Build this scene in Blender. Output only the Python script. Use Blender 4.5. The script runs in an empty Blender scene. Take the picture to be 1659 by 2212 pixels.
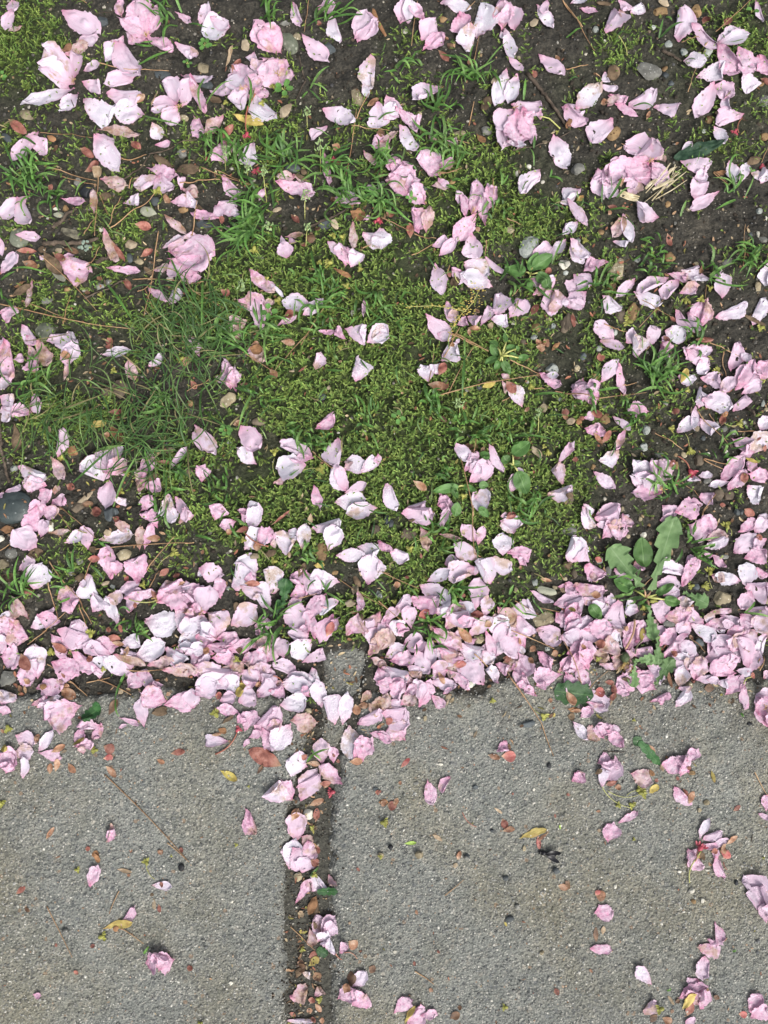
# Cherry-blossom petals fallen over mossy soil and two concrete paving slabs, seen from above.
import bpy, math, random
import numpy as np
C = bpy.context.scene.collection
rnd = random.Random(7)
rng = np.random.default_rng(11)

# ---------------------------------------------------------------- camera
TILT = math.radians(6.0)
CAM_H = 0.620
CAM_Y = -CAM_H * math.tan(TILT)
cam = bpy.data.cameras.new('camera')
cam.sensor_fit = 'VERTICAL'; cam.sensor_height = 36.0; cam.lens = 28.0
cam.clip_start = 0.01; cam.clip_end = 200.0
camo = bpy.data.objects.new('camera', cam); C.objects.link(camo)
camo.location = (0, CAM_Y, CAM_H); camo.rotation_euler = (TILT, 0, 0)
bpy.context.scene.camera = camo
# ---------------------------------------------------------------- sky and sun (bright overcast, soft light from lower right)
SUN_EL, SUN_AZ = math.radians(48), math.radians(145)     # azimuth clockwise from +Y
w = bpy.data.worlds.new('World'); bpy.context.scene.world = w; w.use_nodes = True
nt = w.node_tree; nt.nodes.clear()
sky = nt.nodes.new('ShaderNodeTexSky'); sky.sky_type = 'NISHITA'; sky.sun_disc = False
sky.sun_elevation = SUN_EL; sky.sun_rotation = SUN_AZ; sky.air_density = 1.0; sky.dust_density = 6.0; sky.ozone_density = 0.6
hs = nt.nodes.new('ShaderNodeHueSaturation'); hs.inputs['Saturation'].default_value = 0.42
bg = nt.nodes.new('ShaderNodeBackground'); bg.inputs['Strength'].default_value = 0.15
wo = nt.nodes.new('ShaderNodeOutputWorld')
nt.links.new(sky.outputs[0], hs.inputs['Color']); nt.links.new(hs.outputs[0], bg.inputs['Color']); nt.links.new(bg.outputs[0], wo.inputs['Surface'])
sl = bpy.data.lights.new('sun', 'SUN'); sl.energy = 1.6; sl.angle = math.radians(24); sl.color = (1.0, 0.97, 0.93)
so = bpy.data.objects.new('sun', sl); C.objects.link(so)
so.rotation_euler = (math.pi/2 - SUN_EL, 0, math.pi - SUN_AZ)
vs = bpy.context.scene.view_settings
vs.view_transform = 'Standard'; vs.look = 'None'; vs.gamma = 1.0; vs.exposure = 0.38

DATA = """
@ 0 0
P 110 20 150 145 110 n
P 130 130 80 280 110 n
P 210 260 120 310 50 c
P 640 360 800 330 110 f
P 525 105 800 275 200 n
P 560 480 720 400 100 c
F 1195 285 pink
P 1010 160 970 30 90 p
P 1200 270 1120 40 210 p
P 1190 330 990 310 110 p
P 1200 300 1000 180 130 p
P 1215 290 1290 95 110 p
P 1210 300 1395 410 120 p
E
P 1000 290 880 500 130 w
P 950 340 1150 620 180 n
P 1080 300 1090 380 60 p
P 690 590 825 550 90 n
F 620 690 pale
P 560 740 370 600 170 n
P 610 740 230 890 140 w
P 650 780 510 920 130 w
P 690 690 865 755 100 n
P 620 640 660 430 120 n
P 610 700 395 470 230 n
E
P 1110 640 880 700 120 n
P 880 770 1140 790 150 n
P 1180 950 935 890 190 w
P 685 810 940 1020 200 w
P 820 1060 1095 1090 85 c
F 1480 900 redcentre
P 1490 870 1550 670 140 n
P 1455 900 1370 1020 150 n
P 1450 850 1370 660 140 n
P 1450 870 1260 860 120 n
P 1470 900 1255 930 70 n
E
P 1250 1020 1300 1130 110 w
P 320 1090 120 1300 130 n
P 230 1130 430 1260 120 n
P 790 1100 930 1180 90 n
P 775 1120 970 1390 180 w
P 1435 110 1560 190 60 p
P 1430 350 1610 470 90 n
P 1480 610 1730 640 90 f
P 1280 1190 1390 1160 50 p
B 90 1000 230 1110 80 r
B 660 1220 770 1290 60 r
B 690 1400 820 1340 80 r
B 1080 1170 1150 1230 70 r
B 440 1250 490 1210 50 b
B 770 1450 830 1380 90 t
B 1120 850 1180 770 50 o
B 540 490 600 390 60 o
B 1240 880 1290 740 30 t
K 1260 1290 1420 1390 80 b
K 390 1120 465 1160 60 o
S 215 940 130 100 20 t
S 60 1130 130 75 35 d
S 840 180 110 95 0 d
S 1320 610 150 95 10 d
S 1500 960 90 60 20 t
S 1490 1250 100 80 0 g
N 380 1375 790 1480
N 345 1110 765 1140
N 820 540 1380 580
N 590 0 720 45
N 1000 1320 1200 1270
T 1010 1480 1230 1265 14
T 1230 1265 1659 1140 12
T 590 830 690 1130 7
T 740 130 930 90 9
J 1150 570 1420 420 40
J 1190 965 1540 1070 25
J 1110 370 1270 390 30
J 1250 350 1150 350 20
G 1370 150 300 12
G 260 1360 300 16
L 60 680 80 5
@ 0 734
P 110 200 180 55 100 n
P 350 220 130 250 240 w
P 200 150 340 230 120 n
P 40 390 85 470 60 n
P 40 640 150 910 90 p
P 60 960 130 1120 110 p
P 300 970 180 1090 120 c
P 870 20 930 190 80 n
P 1080 60 1210 30 130 p
P 1170 110 1240 330 100 w
P 1400 340 1470 90 170 n
P 1370 310 1550 180 120 n
P 940 285 1140 480 150 n
F 750 640 frilled
P 740 440 580 250 190 p
P 760 420 640 260 200 p
P 560 440 510 530 90 n
P 640 640 580 480 150 n
P 700 640 770 480 190 p
P 730 730 840 590 130 p
P 750 730 640 560 180 p
E
F 480 780 frilled
P 480 750 215 740 120 n
P 560 780 660 780 130 p
P 490 740 530 535 130 n
P 500 780 400 570 170 p
P 560 800 560 640 140 p
P 480 780 340 680 160 w
P 490 740 450 930 140 n
E
P 520 810 720 990 170 w
B 370 600 440 480 60 r
P 1120 890 1360 1000 150 w
P 1150 1020 1020 1140 70 n
P 1510 455 1490 730 130 w
P 1440 690 1480 790 60 w
P 310 1160 320 1330 130 p
P 560 1190 470 1390 130 w
P 330 1160 430 1280 100 c
P 1130 1260 1170 1480 70 p
P 1660 1120 1520 1190 100 p
P 1450 1240 1540 1350 60 c
P 1560 1180 1659 1210 70 c
V 630 895 60
V 325 860 50
V 710 710 60
V 800 1090 45
D 380 960 640 1050 90 y
B 290 1160 390 1040 60 r
B 1060 180 1100 160 40 r
B 1180 1280 1250 1350 80 r
B 1190 1190 1255 1230 60 o
B 1475 870 1570 800 60 o
B 1550 1090 1620 1090 70 b
K 445 400 520 380 120 t
K 160 790 290 830 70 b
K 760 980 860 870 100 t
K 1510 40 1560 150 50 o
K 1560 150 1635 290 35 o
B 320 540 380 380 25 t
C 500 1140 70
C 575 1390 60
C 175 1310 45
C 1205 1310 50
O 575 810 500 1110 14 r
S 830 340 230 150 60 m
S 1160 370 150 110 50 d
S 1395 780 170 110 70 t
S 900 290 80 60 30 t
S 140 540 120 100 20 t
S 160 680 130 90 10 d
S 870 1370 150 100 0 d
S 800 190 90 60 0 g
S 1600 1500 60 50 0 g
N 1350 1045 1659 1065
N 1290 1480 1390 900
N 1000 0 960 250
N 250 1400 470 1480
N 1390 980 1520 720
T 970 640 860 850 12
T 860 850 640 1010 10
T 920 440 970 640 9
J 150 650 140 950 30
J 20 205 180 240 10
J 160 870 400 700 20
J 520 920 500 650 -40
J 1010 710 1170 560 10
J 1150 740 1010 690 8
J 1100 820 1000 730 8
J 940 780 990 740 5
J 1440 120 1150 180 20
J 860 0 890 150 10
J 1240 110 1400 0 10
G 800 1270 330 22
G 180 1150 260 14
G 640 120 220 8
G 1150 130 280 12
G 1150 1350 320 22
G 1560 1330 260 18
G 400 1340 280 16
I 990 930 60 1040
I 1100 1200 90 1400
I 510 1400 90 1480
I 340 1280 80 1400
L 160 380 100 6
L 10 520 70 4
L 800 740 130 5
@ 0 1490
P 180 180 240 0 160 n
P 370 170 280 40 110 p
P 240 190 260 20 110 w
P 510 20 740 60 120 w
P 350 330 460 170 150 n
P 370 400 530 290 130 p
F 780 200 wide
P 650 120 700 250 170 p
P 800 300 870 40 190 w
P 760 200 720 390 150 w
E
F 1040 100 layered
P 1110 250 1060 60 150 n
P 1010 220 1020 10 170 p
P 960 160 1080 140 120 p
E
P 1000 250 1030 330 60 w
P 1030 240 1100 470 100 w
P 1060 470 1170 590 70 n
P 1050 560 960 850 130 w
P 1130 610 1060 830 120 w
P 1300 40 1420 220 110 w
P 1380 0 1350 120 70 n
P 1310 440 1490 620 120 n
P 510 680 290 830 130 n
P 70 800 160 960 130 n
P 0 850 0 1040 170 n
P 50 990 140 880 140 w
P 150 900 360 1070 150 p
P 180 1030 310 1230 110 w
P 60 1270 240 1400 150 p
P 100 1480 240 1380 180 p
P 490 1440 340 1270 170 p
P 500 1370 605 1330 80 p
P 20 1160 150 1090 60 c
P 410 1070 470 1190 50 c
P 560 1180 660 1200 100 c
F 1110 900 stemmed
P 1090 860 1310 890 130 n
P 1120 910 1010 1230 200 n
P 1110 900 960 1080 150 n
P 1180 900 1240 1150 150 p
P 1130 910 1130 1220 200 p
P 1190 940 1270 1000 90 p
P 1040 1190 1180 1220 80 w
E
P 1320 980 1300 910 60 p
P 1430 1100 1530 1350 170 w
P 1220 1440 1310 1480 110 n
P 1500 870 1640 900 100 n
P 1600 900 1659 1000 100 n
O 1490 1035 1310 970 12 y
V 1465 1060 35
B 490 400 580 480 60 r
B 1260 640 1290 570 50 r
B 560 350 610 390 50 b
B 1550 1050 1580 970 50 r
K 840 900 930 780 90 b
K 1240 200 1310 140 70 t
K 920 700 970 650 50 t
D 800 1100 870 1180 60 o
B 735 480 750 530 40 o
B 1450 440 1480 490 35 o
B 540 290 570 320 40 o
S 220 245 50 50 0 w
S 530 140 90 70 0 o
S 660 1080 130 60 -20 t
S 880 1070 110 90 0 g
S 160 1020 90 60 0 g
S 1225 1365 50 35 60 w
S 1130 1420 60 25 90 w
S 1620 1380 110 80 -30 g
S 330 920 60 50 0 t
S 330 1160 70 40 0 d
S 1150 460 40 40 0 t
S 1360 1150 50 35 0 t
N 320 0 270 400
N 780 500 820 300
N 720 90 790 0
N 1500 0 1659 240
N 740 1020 780 830
N 490 1440 680 1390
N 360 1070 740 1180
T 1210 600 1560 1050 34
T 1090 1250 1570 1070 10
T 910 1010 930 930 20
J 0 985 150 930 10
J 1270 1210 1280 1100 5
J 1190 800 1200 650 4
J 1400 1440 1510 1480 5
G 760 610 330 20
G 500 1180 330 18
G 480 860 290 10
G 230 560 200 6
G 640 1290 260 8
@ 0 2224
P 45 30 170 5 80 w
P 120 80 250 100 60 p
P 330 300 400 110 150 n
P 440 100 500 200 60 c
P 430 10 540 130 90 n
P 530 120 630 60 90 w
P 1550 20 1600 190 60 n
P 920 340 960 80 160 n
P 1040 200 1230 410 130 n
P 1230 400 1390 270 140 w
P 1240 380 1460 340 130 w
P 1230 400 1390 610 160 p
P 1380 430 1500 620 160 p
P 970 500 1130 520 150 w
P 1560 500 1659 620 110 p
P 1420 610 1560 770 130 w
P 1075 630 1320 600 140 w
F 1230 690 drooping
P 1220 700 1370 780 170 n
P 1210 700 1090 930 150 n
P 1300 800 1320 920 80 w
E
P 1300 820 1350 760 60 n
P 290 700 430 715 60 w
P 320 590 360 680 60 w
P 100 900 280 690 160 w
P 0 870 170 1010 120 n
P 370 780 520 840 90 p
P 420 850 600 940 70 p
P 530 870 740 740 130 n
P 740 860 935 850 120 n
P 350 860 420 790 70 c
P 390 970 230 1150 170 n
P 1465 920 1240 1020 130 n
P 1210 1050 1290 1180 90 w
F 680 1330 tumbled
P 700 1320 500 1180 180 n
P 710 1310 810 1270 90 c
P 600 1320 720 1180 150 n
P 690 1330 330 1480 190 p
P 680 1340 560 1480 190 p
P 700 1340 820 1450 150 n
E
P 250 1400 320 1480 90 n
P 960 1230 1030 1170 60 w
P 940 1300 1210 1400 150 n
P 1050 1480 1160 1420 100 n
P 1350 1310 1390 1480 110 w
P 1430 1480 1500 1330 90 w
P 1530 1400 1610 1440 80 w
P 1610 1480 1640 1370 90 w
X 890 1290 1290 1170 120 h
B 1280 240 1340 180 60 r
B 1590 650 1659 700 50 r
B 1140 170 1180 120 60 r
B 670 970 710 880 30 o
C 1375 1095 60
C 1630 1340 60
O 1420 1080 1460 950 8 r
O 500 470 420 310 8 y
B 300 830 350 820 60 o
D 340 640 450 560 100 b
K 1480 1330 1600 1290 80 b
K 1230 1400 1320 1410 40 o
K 760 0 860 40 70 t
K 10 1050 50 960 50 o
K 250 30 400 50 40 b
W 820 1480 940 1340 70
T 790 420 960 490 28
S 680 570 250 180 10 g
S 400 1070 150 120 -50 o
S 970 420 80 70 0 q
S 1160 440 80 110 20 q
S 850 360 80 70 0 q
S 870 670 60 50 0 d
S 820 610 70 60 0 d
S 780 100 140 90 0 o
S 1085 70 110 120 0 o
S 1195 960 90 80 0 o
S 1640 810 110 110 0 g
S 1650 1090 80 90 0 o
S 1590 700 60 50 0 o
S 250 240 60 60 0 q
S 725 220 60 50 0 q
S 320 350 30 30 0 w
S 1140 1065 40 40 0 q
S 820 555 60 50 0 o
S 110 1390 110 80 -30 g
N 0 20 230 440
N 1220 280 1520 0
N 1120 410 1150 370
N 1000 760 1060 580
N 950 350 1120 320
N 0 590 190 530
N 1220 1395 1330 1480
N 1620 1310 1659 1200
J 780 310 960 210 10
J 770 310 790 180 5
J 10 310 130 250 5
J 820 150 870 180 5
J 560 870 730 870 10
L 1500 140 90 2
L 1520 1400 50 3
@ 650 0
P 230 270 0 430 150 n
P 150 280 260 500 120 n
P 1210 30 1440 110 110 p
P 1300 100 1420 210 150 n
P 1480 210 1500 100 60 n
P 1310 110 1110 230 120 n
P 1020 330 1180 270 100 w
P 1400 300 1610 300 120 n
P 840 120 1040 180 110 c
P 500 280 700 320 70 p
P 780 400 770 220 60 c
P 0 590 0 720 60 n
P 0 880 120 710 110 n
P 145 580 330 600 80 n
P 870 560 950 790 90 c
P 340 760 380 790 40 n
P 480 800 600 740 60 p
P 500 800 730 870 200 p
P 900 850 1130 870 70 p
P 0 1200 150 1220 110 p
P 60 1300 90 1200 90 p
P 270 970 240 1170 60 c
P 1220 1010 1370 1120 70 p
P 1400 1150 1450 1010 90 w
P 1420 600 1480 620 60 c
P 1360 430 1500 550 80 c
P 1260 850 1380 840 80 c
P 0 1480 40 1460 60 n
P 190 1320 310 1480 90 n
P 1330 680 1500 600 70 w
F 1390 740 full
P 1390 720 1590 590 150 n
P 1400 790 1620 900 200 p
P 1400 800 1450 930 120 n
P 1390 730 1730 770 290 p
E
P 1640 430 1580 420 60 p
P 400 1440 660 1400 150 w
P 1490 200 1620 240 90 c
B 120 690 295 700 40 r
B 175 780 310 840 70 o
B 440 720 550 800 60 r
B 1120 510 1250 530 70 r
B 1020 920 1060 1015 50 r
B 1140 740 1250 690 50 r
B 1350 310 1380 270 60 o
B 400 170 430 200 50 r
B 520 680 640 710 50 b
B 800 920 840 950 40 o
B 780 90 820 40 90 t
B 930 640 1030 800 40 r
B 690 1040 740 1050 30 b
B 900 1400 890 1470 60 r
B 1500 1060 1540 1060 30 r
D 110 1080 270 990 70 b
D 100 990 220 960 50 o
D 380 730 520 920 110 b
K 500 520 690 590 90 w
K 430 880 560 960 60 g
K 450 700 510 690 60 t
K 1030 670 1130 650 90 t
K 1450 60 1650 40 100 b
K 820 240 920 270 80 b
K 1170 830 1250 900 50 b
K 330 660 350 720 60 b
S 710 215 130 130 0 k
S 1220 385 150 100 10 l
S 155 590 200 170 10 m
S 370 1360 170 160 0 m
S 480 400 100 55 5 l
S 445 480 55 45 0 t
S 830 530 55 50 0 w
S 630 140 70 90 0 g
S 1490 370 110 60 0 o
S 1260 290 90 100 0 d
S 1120 130 100 110 0 b
S 810 985 80 60 0 g
S 880 955 80 60 -30 g
S 1050 750 60 90 -20 d
S 1125 780 90 60 10 t
S 395 1120 110 60 -20 g
S 345 1440 90 60 0 t
S 540 1010 60 70 0 o
S 690 1020 50 40 0 w
S 530 350 60 60 0 o
S 455 355 50 30 0 w
S 1390 935 60 50 0 w
S 335 865 40 40 0 t
S 1640 480 80 80 0 d
N 380 25 790 135
N 500 90 800 165
N 805 30 790 600
N 910 545 1330 205
N 900 530 1000 270
N 1060 200 1080 100
N 700 580 790 440
N 340 750 800 1200
N 530 1310 590 1080
N 1300 550 1190 1250
N 0 1140 1080 1350
N 200 1120 520 1250
N 1480 165 1659 145
N 820 250 900 430
N 1080 930 1659 990
N 1120 1030 1260 960
N 1540 1060 1640 1220
N 1560 580 1620 320
N 1180 1010 1260 1180
N 740 820 830 680
T 350 640 820 620 44
T 440 520 630 360 34
T 800 810 940 730 36
T 690 1090 1010 950 14
J 880 980 1100 1290 10
J 1370 700 1640 1220 10
J 100 840 410 905 6
J 340 310 430 450 50
J 400 260 430 440 20
J 0 930 140 880 8
J 0 1000 30 1110 8
J 0 1060 200 1310 30
G 200 100 330 20
G 440 240 220 12
H 1560 1300 480 45
V 650 960 50
V 1310 250 80
V 830 1070 50
M 690 660 80
@ 650 734
P 30 230 100 270 80 c
P 0 330 95 290 130 w
P 300 100 470 270 90 p
P 240 340 400 330 130 n
P 230 330 290 430 90 n
P 270 440 60 410 90 p
P 350 380 430 400 70 w
P 350 500 330 560 50 p
P 640 200 600 300 40 p
P 880 110 760 110 100 c
P 980 160 990 300 120 p
P 760 150 1030 240 120 p
P 880 90 980 150 50 r
P 1220 310 1380 160 160 n
P 1430 210 1550 200 60 p
P 1330 290 1410 330 50 p
P 1440 590 1650 620 140 w
P 1450 470 1490 430 30 p
P 830 790 800 660 130 n
P 780 600 800 680 40 n
P 850 660 890 620 70 p
P 820 600 960 570 60 c
P 1360 500 1360 680 70 c
P 1160 650 1270 760 80 n
P 1300 840 1330 660 180 p
P 1340 840 1420 720 120 w
P 540 900 710 1060 110 p
P 680 980 800 1100 30 w
P 1020 1170 800 1130 140 w
P 960 1250 1110 1130 90 n
P 760 1320 910 1250 50 p
P 430 1130 660 1180 150 p
P 550 1080 620 1320 110 p
P 640 1180 720 1130 60 c
P 660 1220 700 1240 60 p
P 360 1420 440 1260 120 c
P 420 1290 500 1330 70 c
P 1070 1370 1200 1360 40 p
P 1300 1430 1190 1370 70 p
P 1300 1350 1530 1440 150 n
P 1480 1470 1640 1350 140 w
P 30 1400 90 1470 50 n
P 1450 1110 1450 1250 30 p
B 290 1040 370 1090 60 r
B 800 1250 890 1230 70 r
B 1140 1290 1210 1260 50 r
B 850 390 920 470 50 r
B 970 620 1060 620 80 b
B 1050 510 1090 550 50 b
B 930 680 1000 690 40 r
B 780 1450 890 1460 50 o
B 530 1470 600 1470 60 o
B 1640 410 1659 440 40 r
B 270 440 310 460 50 r
B 1180 240 1210 300 40 o
D 1340 380 1460 450 110 o
D 1200 870 1350 940 50 o
D 890 90 990 140 40 b
K 1190 450 1230 540 60 t
K 1560 20 1600 100 60 b
K 930 60 990 60 60 b
K 60 340 150 370 60 b
K 700 370 780 340 50 t
C 1565 480 75
C 580 50 80
S 150 490 160 80 5 d
S 1150 480 160 100 -20 d
S 1360 1210 40 60 0 w
S 160 640 60 50 0 b
S 610 760 60 40 0 g
N 50 580 100 310
N 0 160 280 130
N 130 40 560 190
N 0 1010 320 1190
N 0 980 160 985
N 210 1300 350 1330
N 940 1480 1250 1010
N 0 1050 90 1190
N 1180 1090 1230 1010
N 1440 700 1510 680
T 1010 500 1330 360 24
V 560 720 75
V 1160 820 80
V 1090 820 50
V 1420 880 50
V 1310 1010 60
V 755 1125 70
V 1205 600 60
V 1280 620 60
V 345 1240 50
V 670 960 40
O 560 690 570 650 6 y
O 700 1130 650 1120 6 y
J 0 940 130 1240 10
J 150 960 140 1440 10
J 190 1300 200 1420 10
J 620 1130 625 1320 5
J 840 880 890 950 20
J 1030 740 1090 970 10
J 480 1170 370 1340 10
G 520 560 380 34
G 560 330 300 26
G 300 1400 300 16
G 1100 960 180 10
G 1130 1100 260 16
G 1500 1130 220 12
G 1320 240 300 20
G 1560 280 260 14
G 640 1350 240 14
G 1100 1260 180 10
I 980 270 70 430
I 1000 530 50 700
I 680 560 70 540
I 480 1060 70 870
I 640 80 70 300
L 690 1230 120 4
@ 650 1490
P 90 30 240 60 110 p
P 250 240 90 60 220 p
P 220 200 330 110 100 n
P 430 190 550 200 60 c
P 490 140 560 210 60 p
P 380 330 270 220 130 p
P 320 550 290 370 110 p
P 390 540 410 360 90 c
F 770 400 torn
P 740 380 640 240 90 n
P 700 430 680 270 70 p
P 760 400 790 180 120 p
P 830 430 920 190 110 p
P 790 420 640 600 130 p
P 870 500 850 300 80 p
E
P 440 670 600 610 90 n
P 500 750 630 620 90 n
P 20 540 30 690 160 w
P 700 800 900 880 190 w
P 770 570 760 800 150 n
P 690 870 580 880 60 p
P 930 980 680 900 160 w
P 600 870 730 1000 80 n
P 870 750 1050 880 50 n
P 460 810 510 1060 130 n
P 1310 60 1160 260 120 w
P 1640 190 1510 290 90 w
P 1470 320 1560 310 50 w
P 1550 270 1659 490 90 n
P 1610 480 1500 580 80 w
P 1520 620 1430 730 90 w
P 1240 780 1410 700 150 n
P 1560 640 1660 800 110 w
P 390 1240 570 1440 140 n
P 550 1130 620 1290 80 n
P 640 1320 740 1280 80 p
P 730 1240 830 1320 100 n
P 560 1270 640 1210 70 n
P 830 1330 940 1150 80 n
P 960 1250 990 1060 140 n
P 1060 1260 1190 1090 130 n
P 910 1280 1070 1300 110 w
P 1270 1060 1420 960 110 p
P 1240 930 1360 1000 100 p
P 1400 1010 1400 1230 150 n
P 1400 1230 1470 1040 110 n
P 1440 970 1390 920 50 w
P 1660 930 1560 1040 150 n
P 1540 1160 1659 1090 150 n
P 20 1310 20 1470 130 w
P 630 1480 650 1440 30 n
B 260 610 255 480 60 r
B 0 450 20 500 50 r
B 60 410 130 430 60 r
B 1240 1240 1300 1140 55 r
B 1580 1210 1590 1330 50 r
B 1360 900 1410 840 50 r
B 720 1350 830 1360 40 o
B 740 1420 730 1360 30 o
B 790 1170 820 1220 40 o
B 880 1330 930 1340 50 t
B 1340 1480 1390 1420 50 o
B 1280 1430 1320 1480 50 o
B 800 500 820 540 40 o
B 560 890 590 920 30 r
D 580 980 660 950 80 b
D 1620 290 1659 260 50 y
S 1230 660 150 230 30 q
S 1510 815 90 90 0 w
S 1530 880 50 40 0 q
S 1075 530 80 70 0 t
S 1370 625 50 40 0 t
S 1225 20 45 40 0 w
S 1130 75 30 60 0 w
S 1340 140 40 35 0 w
S 1630 50 100 100 0 g
S 1520 1310 110 130 0 b
S 1290 1330 90 80 0 o
S 1390 1260 60 60 0 t
S 1225 1150 40 40 0 q
S 1100 1290 40 40 0 w
S 1270 1410 60 50 0 q
S 1430 1310 40 60 0 q
S 1630 610 50 50 0 q
S 1250 540 30 30 0 t
S 1380 1340 60 30 0 d
S 370 200 60 50 0 d
S 600 140 60 50 0 o
N 20 450 290 570
N 290 580 470 610
N 270 750 440 660
N 1040 460 1150 515
N 570 1390 800 1485
N 590 1450 660 1340
N 880 650 870 740
N 1080 1080 1170 990
N 930 130 930 280
N 560 890 580 830
N 480 80 640 60
T 1380 650 1520 580 6
O 620 900 650 980 10 y
J 110 320 290 500 -40
J 1000 190 990 60 5
J 1010 180 1050 110 5
J 1410 100 1510 120 5
J 1400 100 1410 40 4
J 600 160 680 130 4
J 1410 820 1500 620 6
J 0 1210 140 1160 6
J 550 200 640 220 4
G 30 290 260 16
G 100 1250 160 8
G 960 340 150 8
G 1100 960 260 12
L 265 295 80 4
Z 1240 890 oval
U 1200 880 1050 840 110
U 1230 870 1290 730 80
U 1250 850 1410 760 110
U 1290 900 1400 1025 100
U 1230 940 1230 1060 50
Y 230 1190 820 1010 560 1470 100
@ 650 2224
P 260 50 310 250 110 n
P 400 140 360 260 130 n
P 520 240 600 130 130 n
P 520 120 560 200 90 n
P 710 60 330 130 190 p
P 700 50 820 160 140 n
P 1000 260 960 0 0 n
P 1060 280 1130 70 150 n
P 1265 210 1040 350 100 n
P 130 190 0 290 110 w
P 20 280 160 500 100 n
P 90 490 0 570 90 w
P 760 430 530 370 180 n
P 470 410 540 620 100 w
P 480 420 400 610 90 c
P 400 620 540 640 60 w
P 40 620 180 760 110 w
P 340 800 110 820 100 p
P 70 900 200 990 150 n
P 170 1040 30 1160 140 n
P 575 925 420 1080 80 n
P 300 1080 430 1200 110 w
P 560 1040 770 1120 130 w
P 840 920 590 1040 100 n
P 930 930 790 1090 100 n
P 940 880 1090 840 110 w
P 1120 880 1110 960 110 w
P 850 880 1060 950 80 p
P 940 1050 1080 990 110 p
P 1230 880 1270 920 70 n
P 1290 1080 1290 900 130 n
P 1659 800 1620 980 90 w
P 1550 1290 1640 1090 100 w
P 1250 1240 1480 1130 110 w
P 1160 1110 1060 1260 150 p
P 1000 1210 1090 1350 90 n
P 1130 1300 1160 1130 100 p
P 900 1190 1030 1360 80 n
P 820 1350 970 1420 130 w
P 790 1480 850 1430 100 p
P 690 1480 750 1290 110 n
P 500 1460 600 1360 130 n
P 400 1450 250 1300 130 n
P 280 1450 420 1480 60 w
P 0 1080 0 1160 60 n
B 840 550 880 650 45 r
B 60 1210 70 1330 50 r
B 1140 800 1110 880 35 o
B 1060 1430 1220 1420 60 r
B 840 1250 890 1290 40 r
B 460 180 440 120 50 o
B 800 1400 850 1450 40 r
B 350 330 430 340 40 r
B 470 330 500 330 40 o
B 360 400 380 360 40 o
D 100 300 160 240 40 y
D 1240 50 1320 60 40 o
K 1200 890 1220 840 70 b
K 1480 1210 1659 1300 40 b
W 640 280 960 20 150
A 440 230 610 290 60
S 430 860 160 250 10 t
S 870 740 100 100 0 o
S 390 1000 90 80 0 o
S 850 310 60 60 0 o
S 600 760 70 50 -30 q
S 560 1200 130 170 0 o
S 460 1230 110 140 0 b
S 440 1150 80 60 0 q
S 940 840 90 60 0 b
S 1330 790 100 60 -20 g
S 1590 370 60 60 0 q
S 1620 610 80 60 0 g
S 1580 990 60 90 0 t
S 1580 560 30 70 0 w
S 1020 350 50 40 0 t
S 20 1290 80 170 0 b
S 10 820 60 60 0 w
S 1080 800 50 40 0 t
S 300 540 60 50 0 o
S 910 460 30 40 0 g
S 715 690 40 30 0 d
S 1650 430 30 40 0 w
S 400 1370 60 60 0 q
S 700 1220 60 60 0 d
S 1520 560 40 50 0 d
S 640 650 40 30 0 o
N 570 1070 850 1260
N 590 1340 800 1100
N 310 1310 490 1370
N 1070 1380 1270 1485
N 1140 1110 1170 970
N 1450 830 1475 480
N 1220 50 1350 160
T 900 860 1230 890 8
V 160 620 60
V 500 1290 90
V 1110 1100 70
V 1200 990 60
V 980 1110 60
V 1610 1320 70
V 290 360 40
J 290 1030 570 1070 30
J 270 980 380 790 20
J 400 960 440 880 10
J 360 280 460 100 10
J 310 290 300 170 5
J 420 270 530 190 8
J 340 360 530 370 8
J 950 410 990 290 8
J 620 590 710 640 4
J 1180 920 1390 810 10
J 1170 930 1480 990 -60
J 1180 910 1300 950 10
G 270 1000 170 10
G 760 720 170 10
G 1200 920 200 8
G 1370 210 260 8
G 1540 760 260 16
G 660 900 160 8
G 1050 1400 180 10
@ 1322 0
P 20 340 50 440 120 w
P 0 200 30 40 150 n
P 60 60 110 370 110 p
P 250 80 320 280 100 c
P 240 10 310 90 80 p
P 340 60 430 260 120 c
P 130 210 240 200 60 p
P 300 180 330 290 100 p
P 540 40 600 60 0 n
P 540 240 640 70 130 n
P 510 210 600 190 120 n
P 580 190 540 350 40 r
P 820 150 1050 120 80 w
P 1220 250 1310 150 70 w
P 1050 200 1090 360 90 c
P 1630 170 1560 10 60 n
P 0 500 170 590 140 n
P 20 580 90 700 130 w
P 270 640 120 650 110 p
P 270 600 370 510 110 p
P 280 620 360 600 80 n
P 480 990 540 780 90 n
P 430 1000 530 1170 80 c
P 1600 730 1659 940 90 n
P 1395 1090 1530 920 60 n
F 880 1100 droopy
P 900 1150 665 1060 150 w
P 880 1130 890 930 200 n
P 910 1130 1030 1030 130 p
P 1000 1010 960 910 100 n
P 890 1180 870 1400 140 n
P 930 1330 1060 1360 60 w
E
P 1140 1270 1160 1100 110 c
P 1160 1190 1240 970 100 p
P 1180 1220 1350 1240 110 p
P 1160 1430 1250 1320 100 p
P 1230 1480 1240 1420 80 p
P 1370 1290 1430 1480 120 w
P 1440 1320 1550 1480 80 n
P 1610 1140 1659 1100 90 p
P 160 1070 390 1160 100 w
P 50 1280 200 1220 50 n
P 0 1330 50 1290 50 p
P 370 1230 220 1200 130 p
P 340 1260 420 1350 120 p
P 420 1380 520 1310 90 p
P 240 1480 360 1380 120 p
P 390 1450 480 1420 100 c
P 450 1290 490 1210 50 c
B 510 170 600 180 60 o
B 1560 160 1490 250 50 o
B 900 60 890 110 70 r
B 740 1450 830 1430 80 r
B 850 800 900 820 50 o
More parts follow.
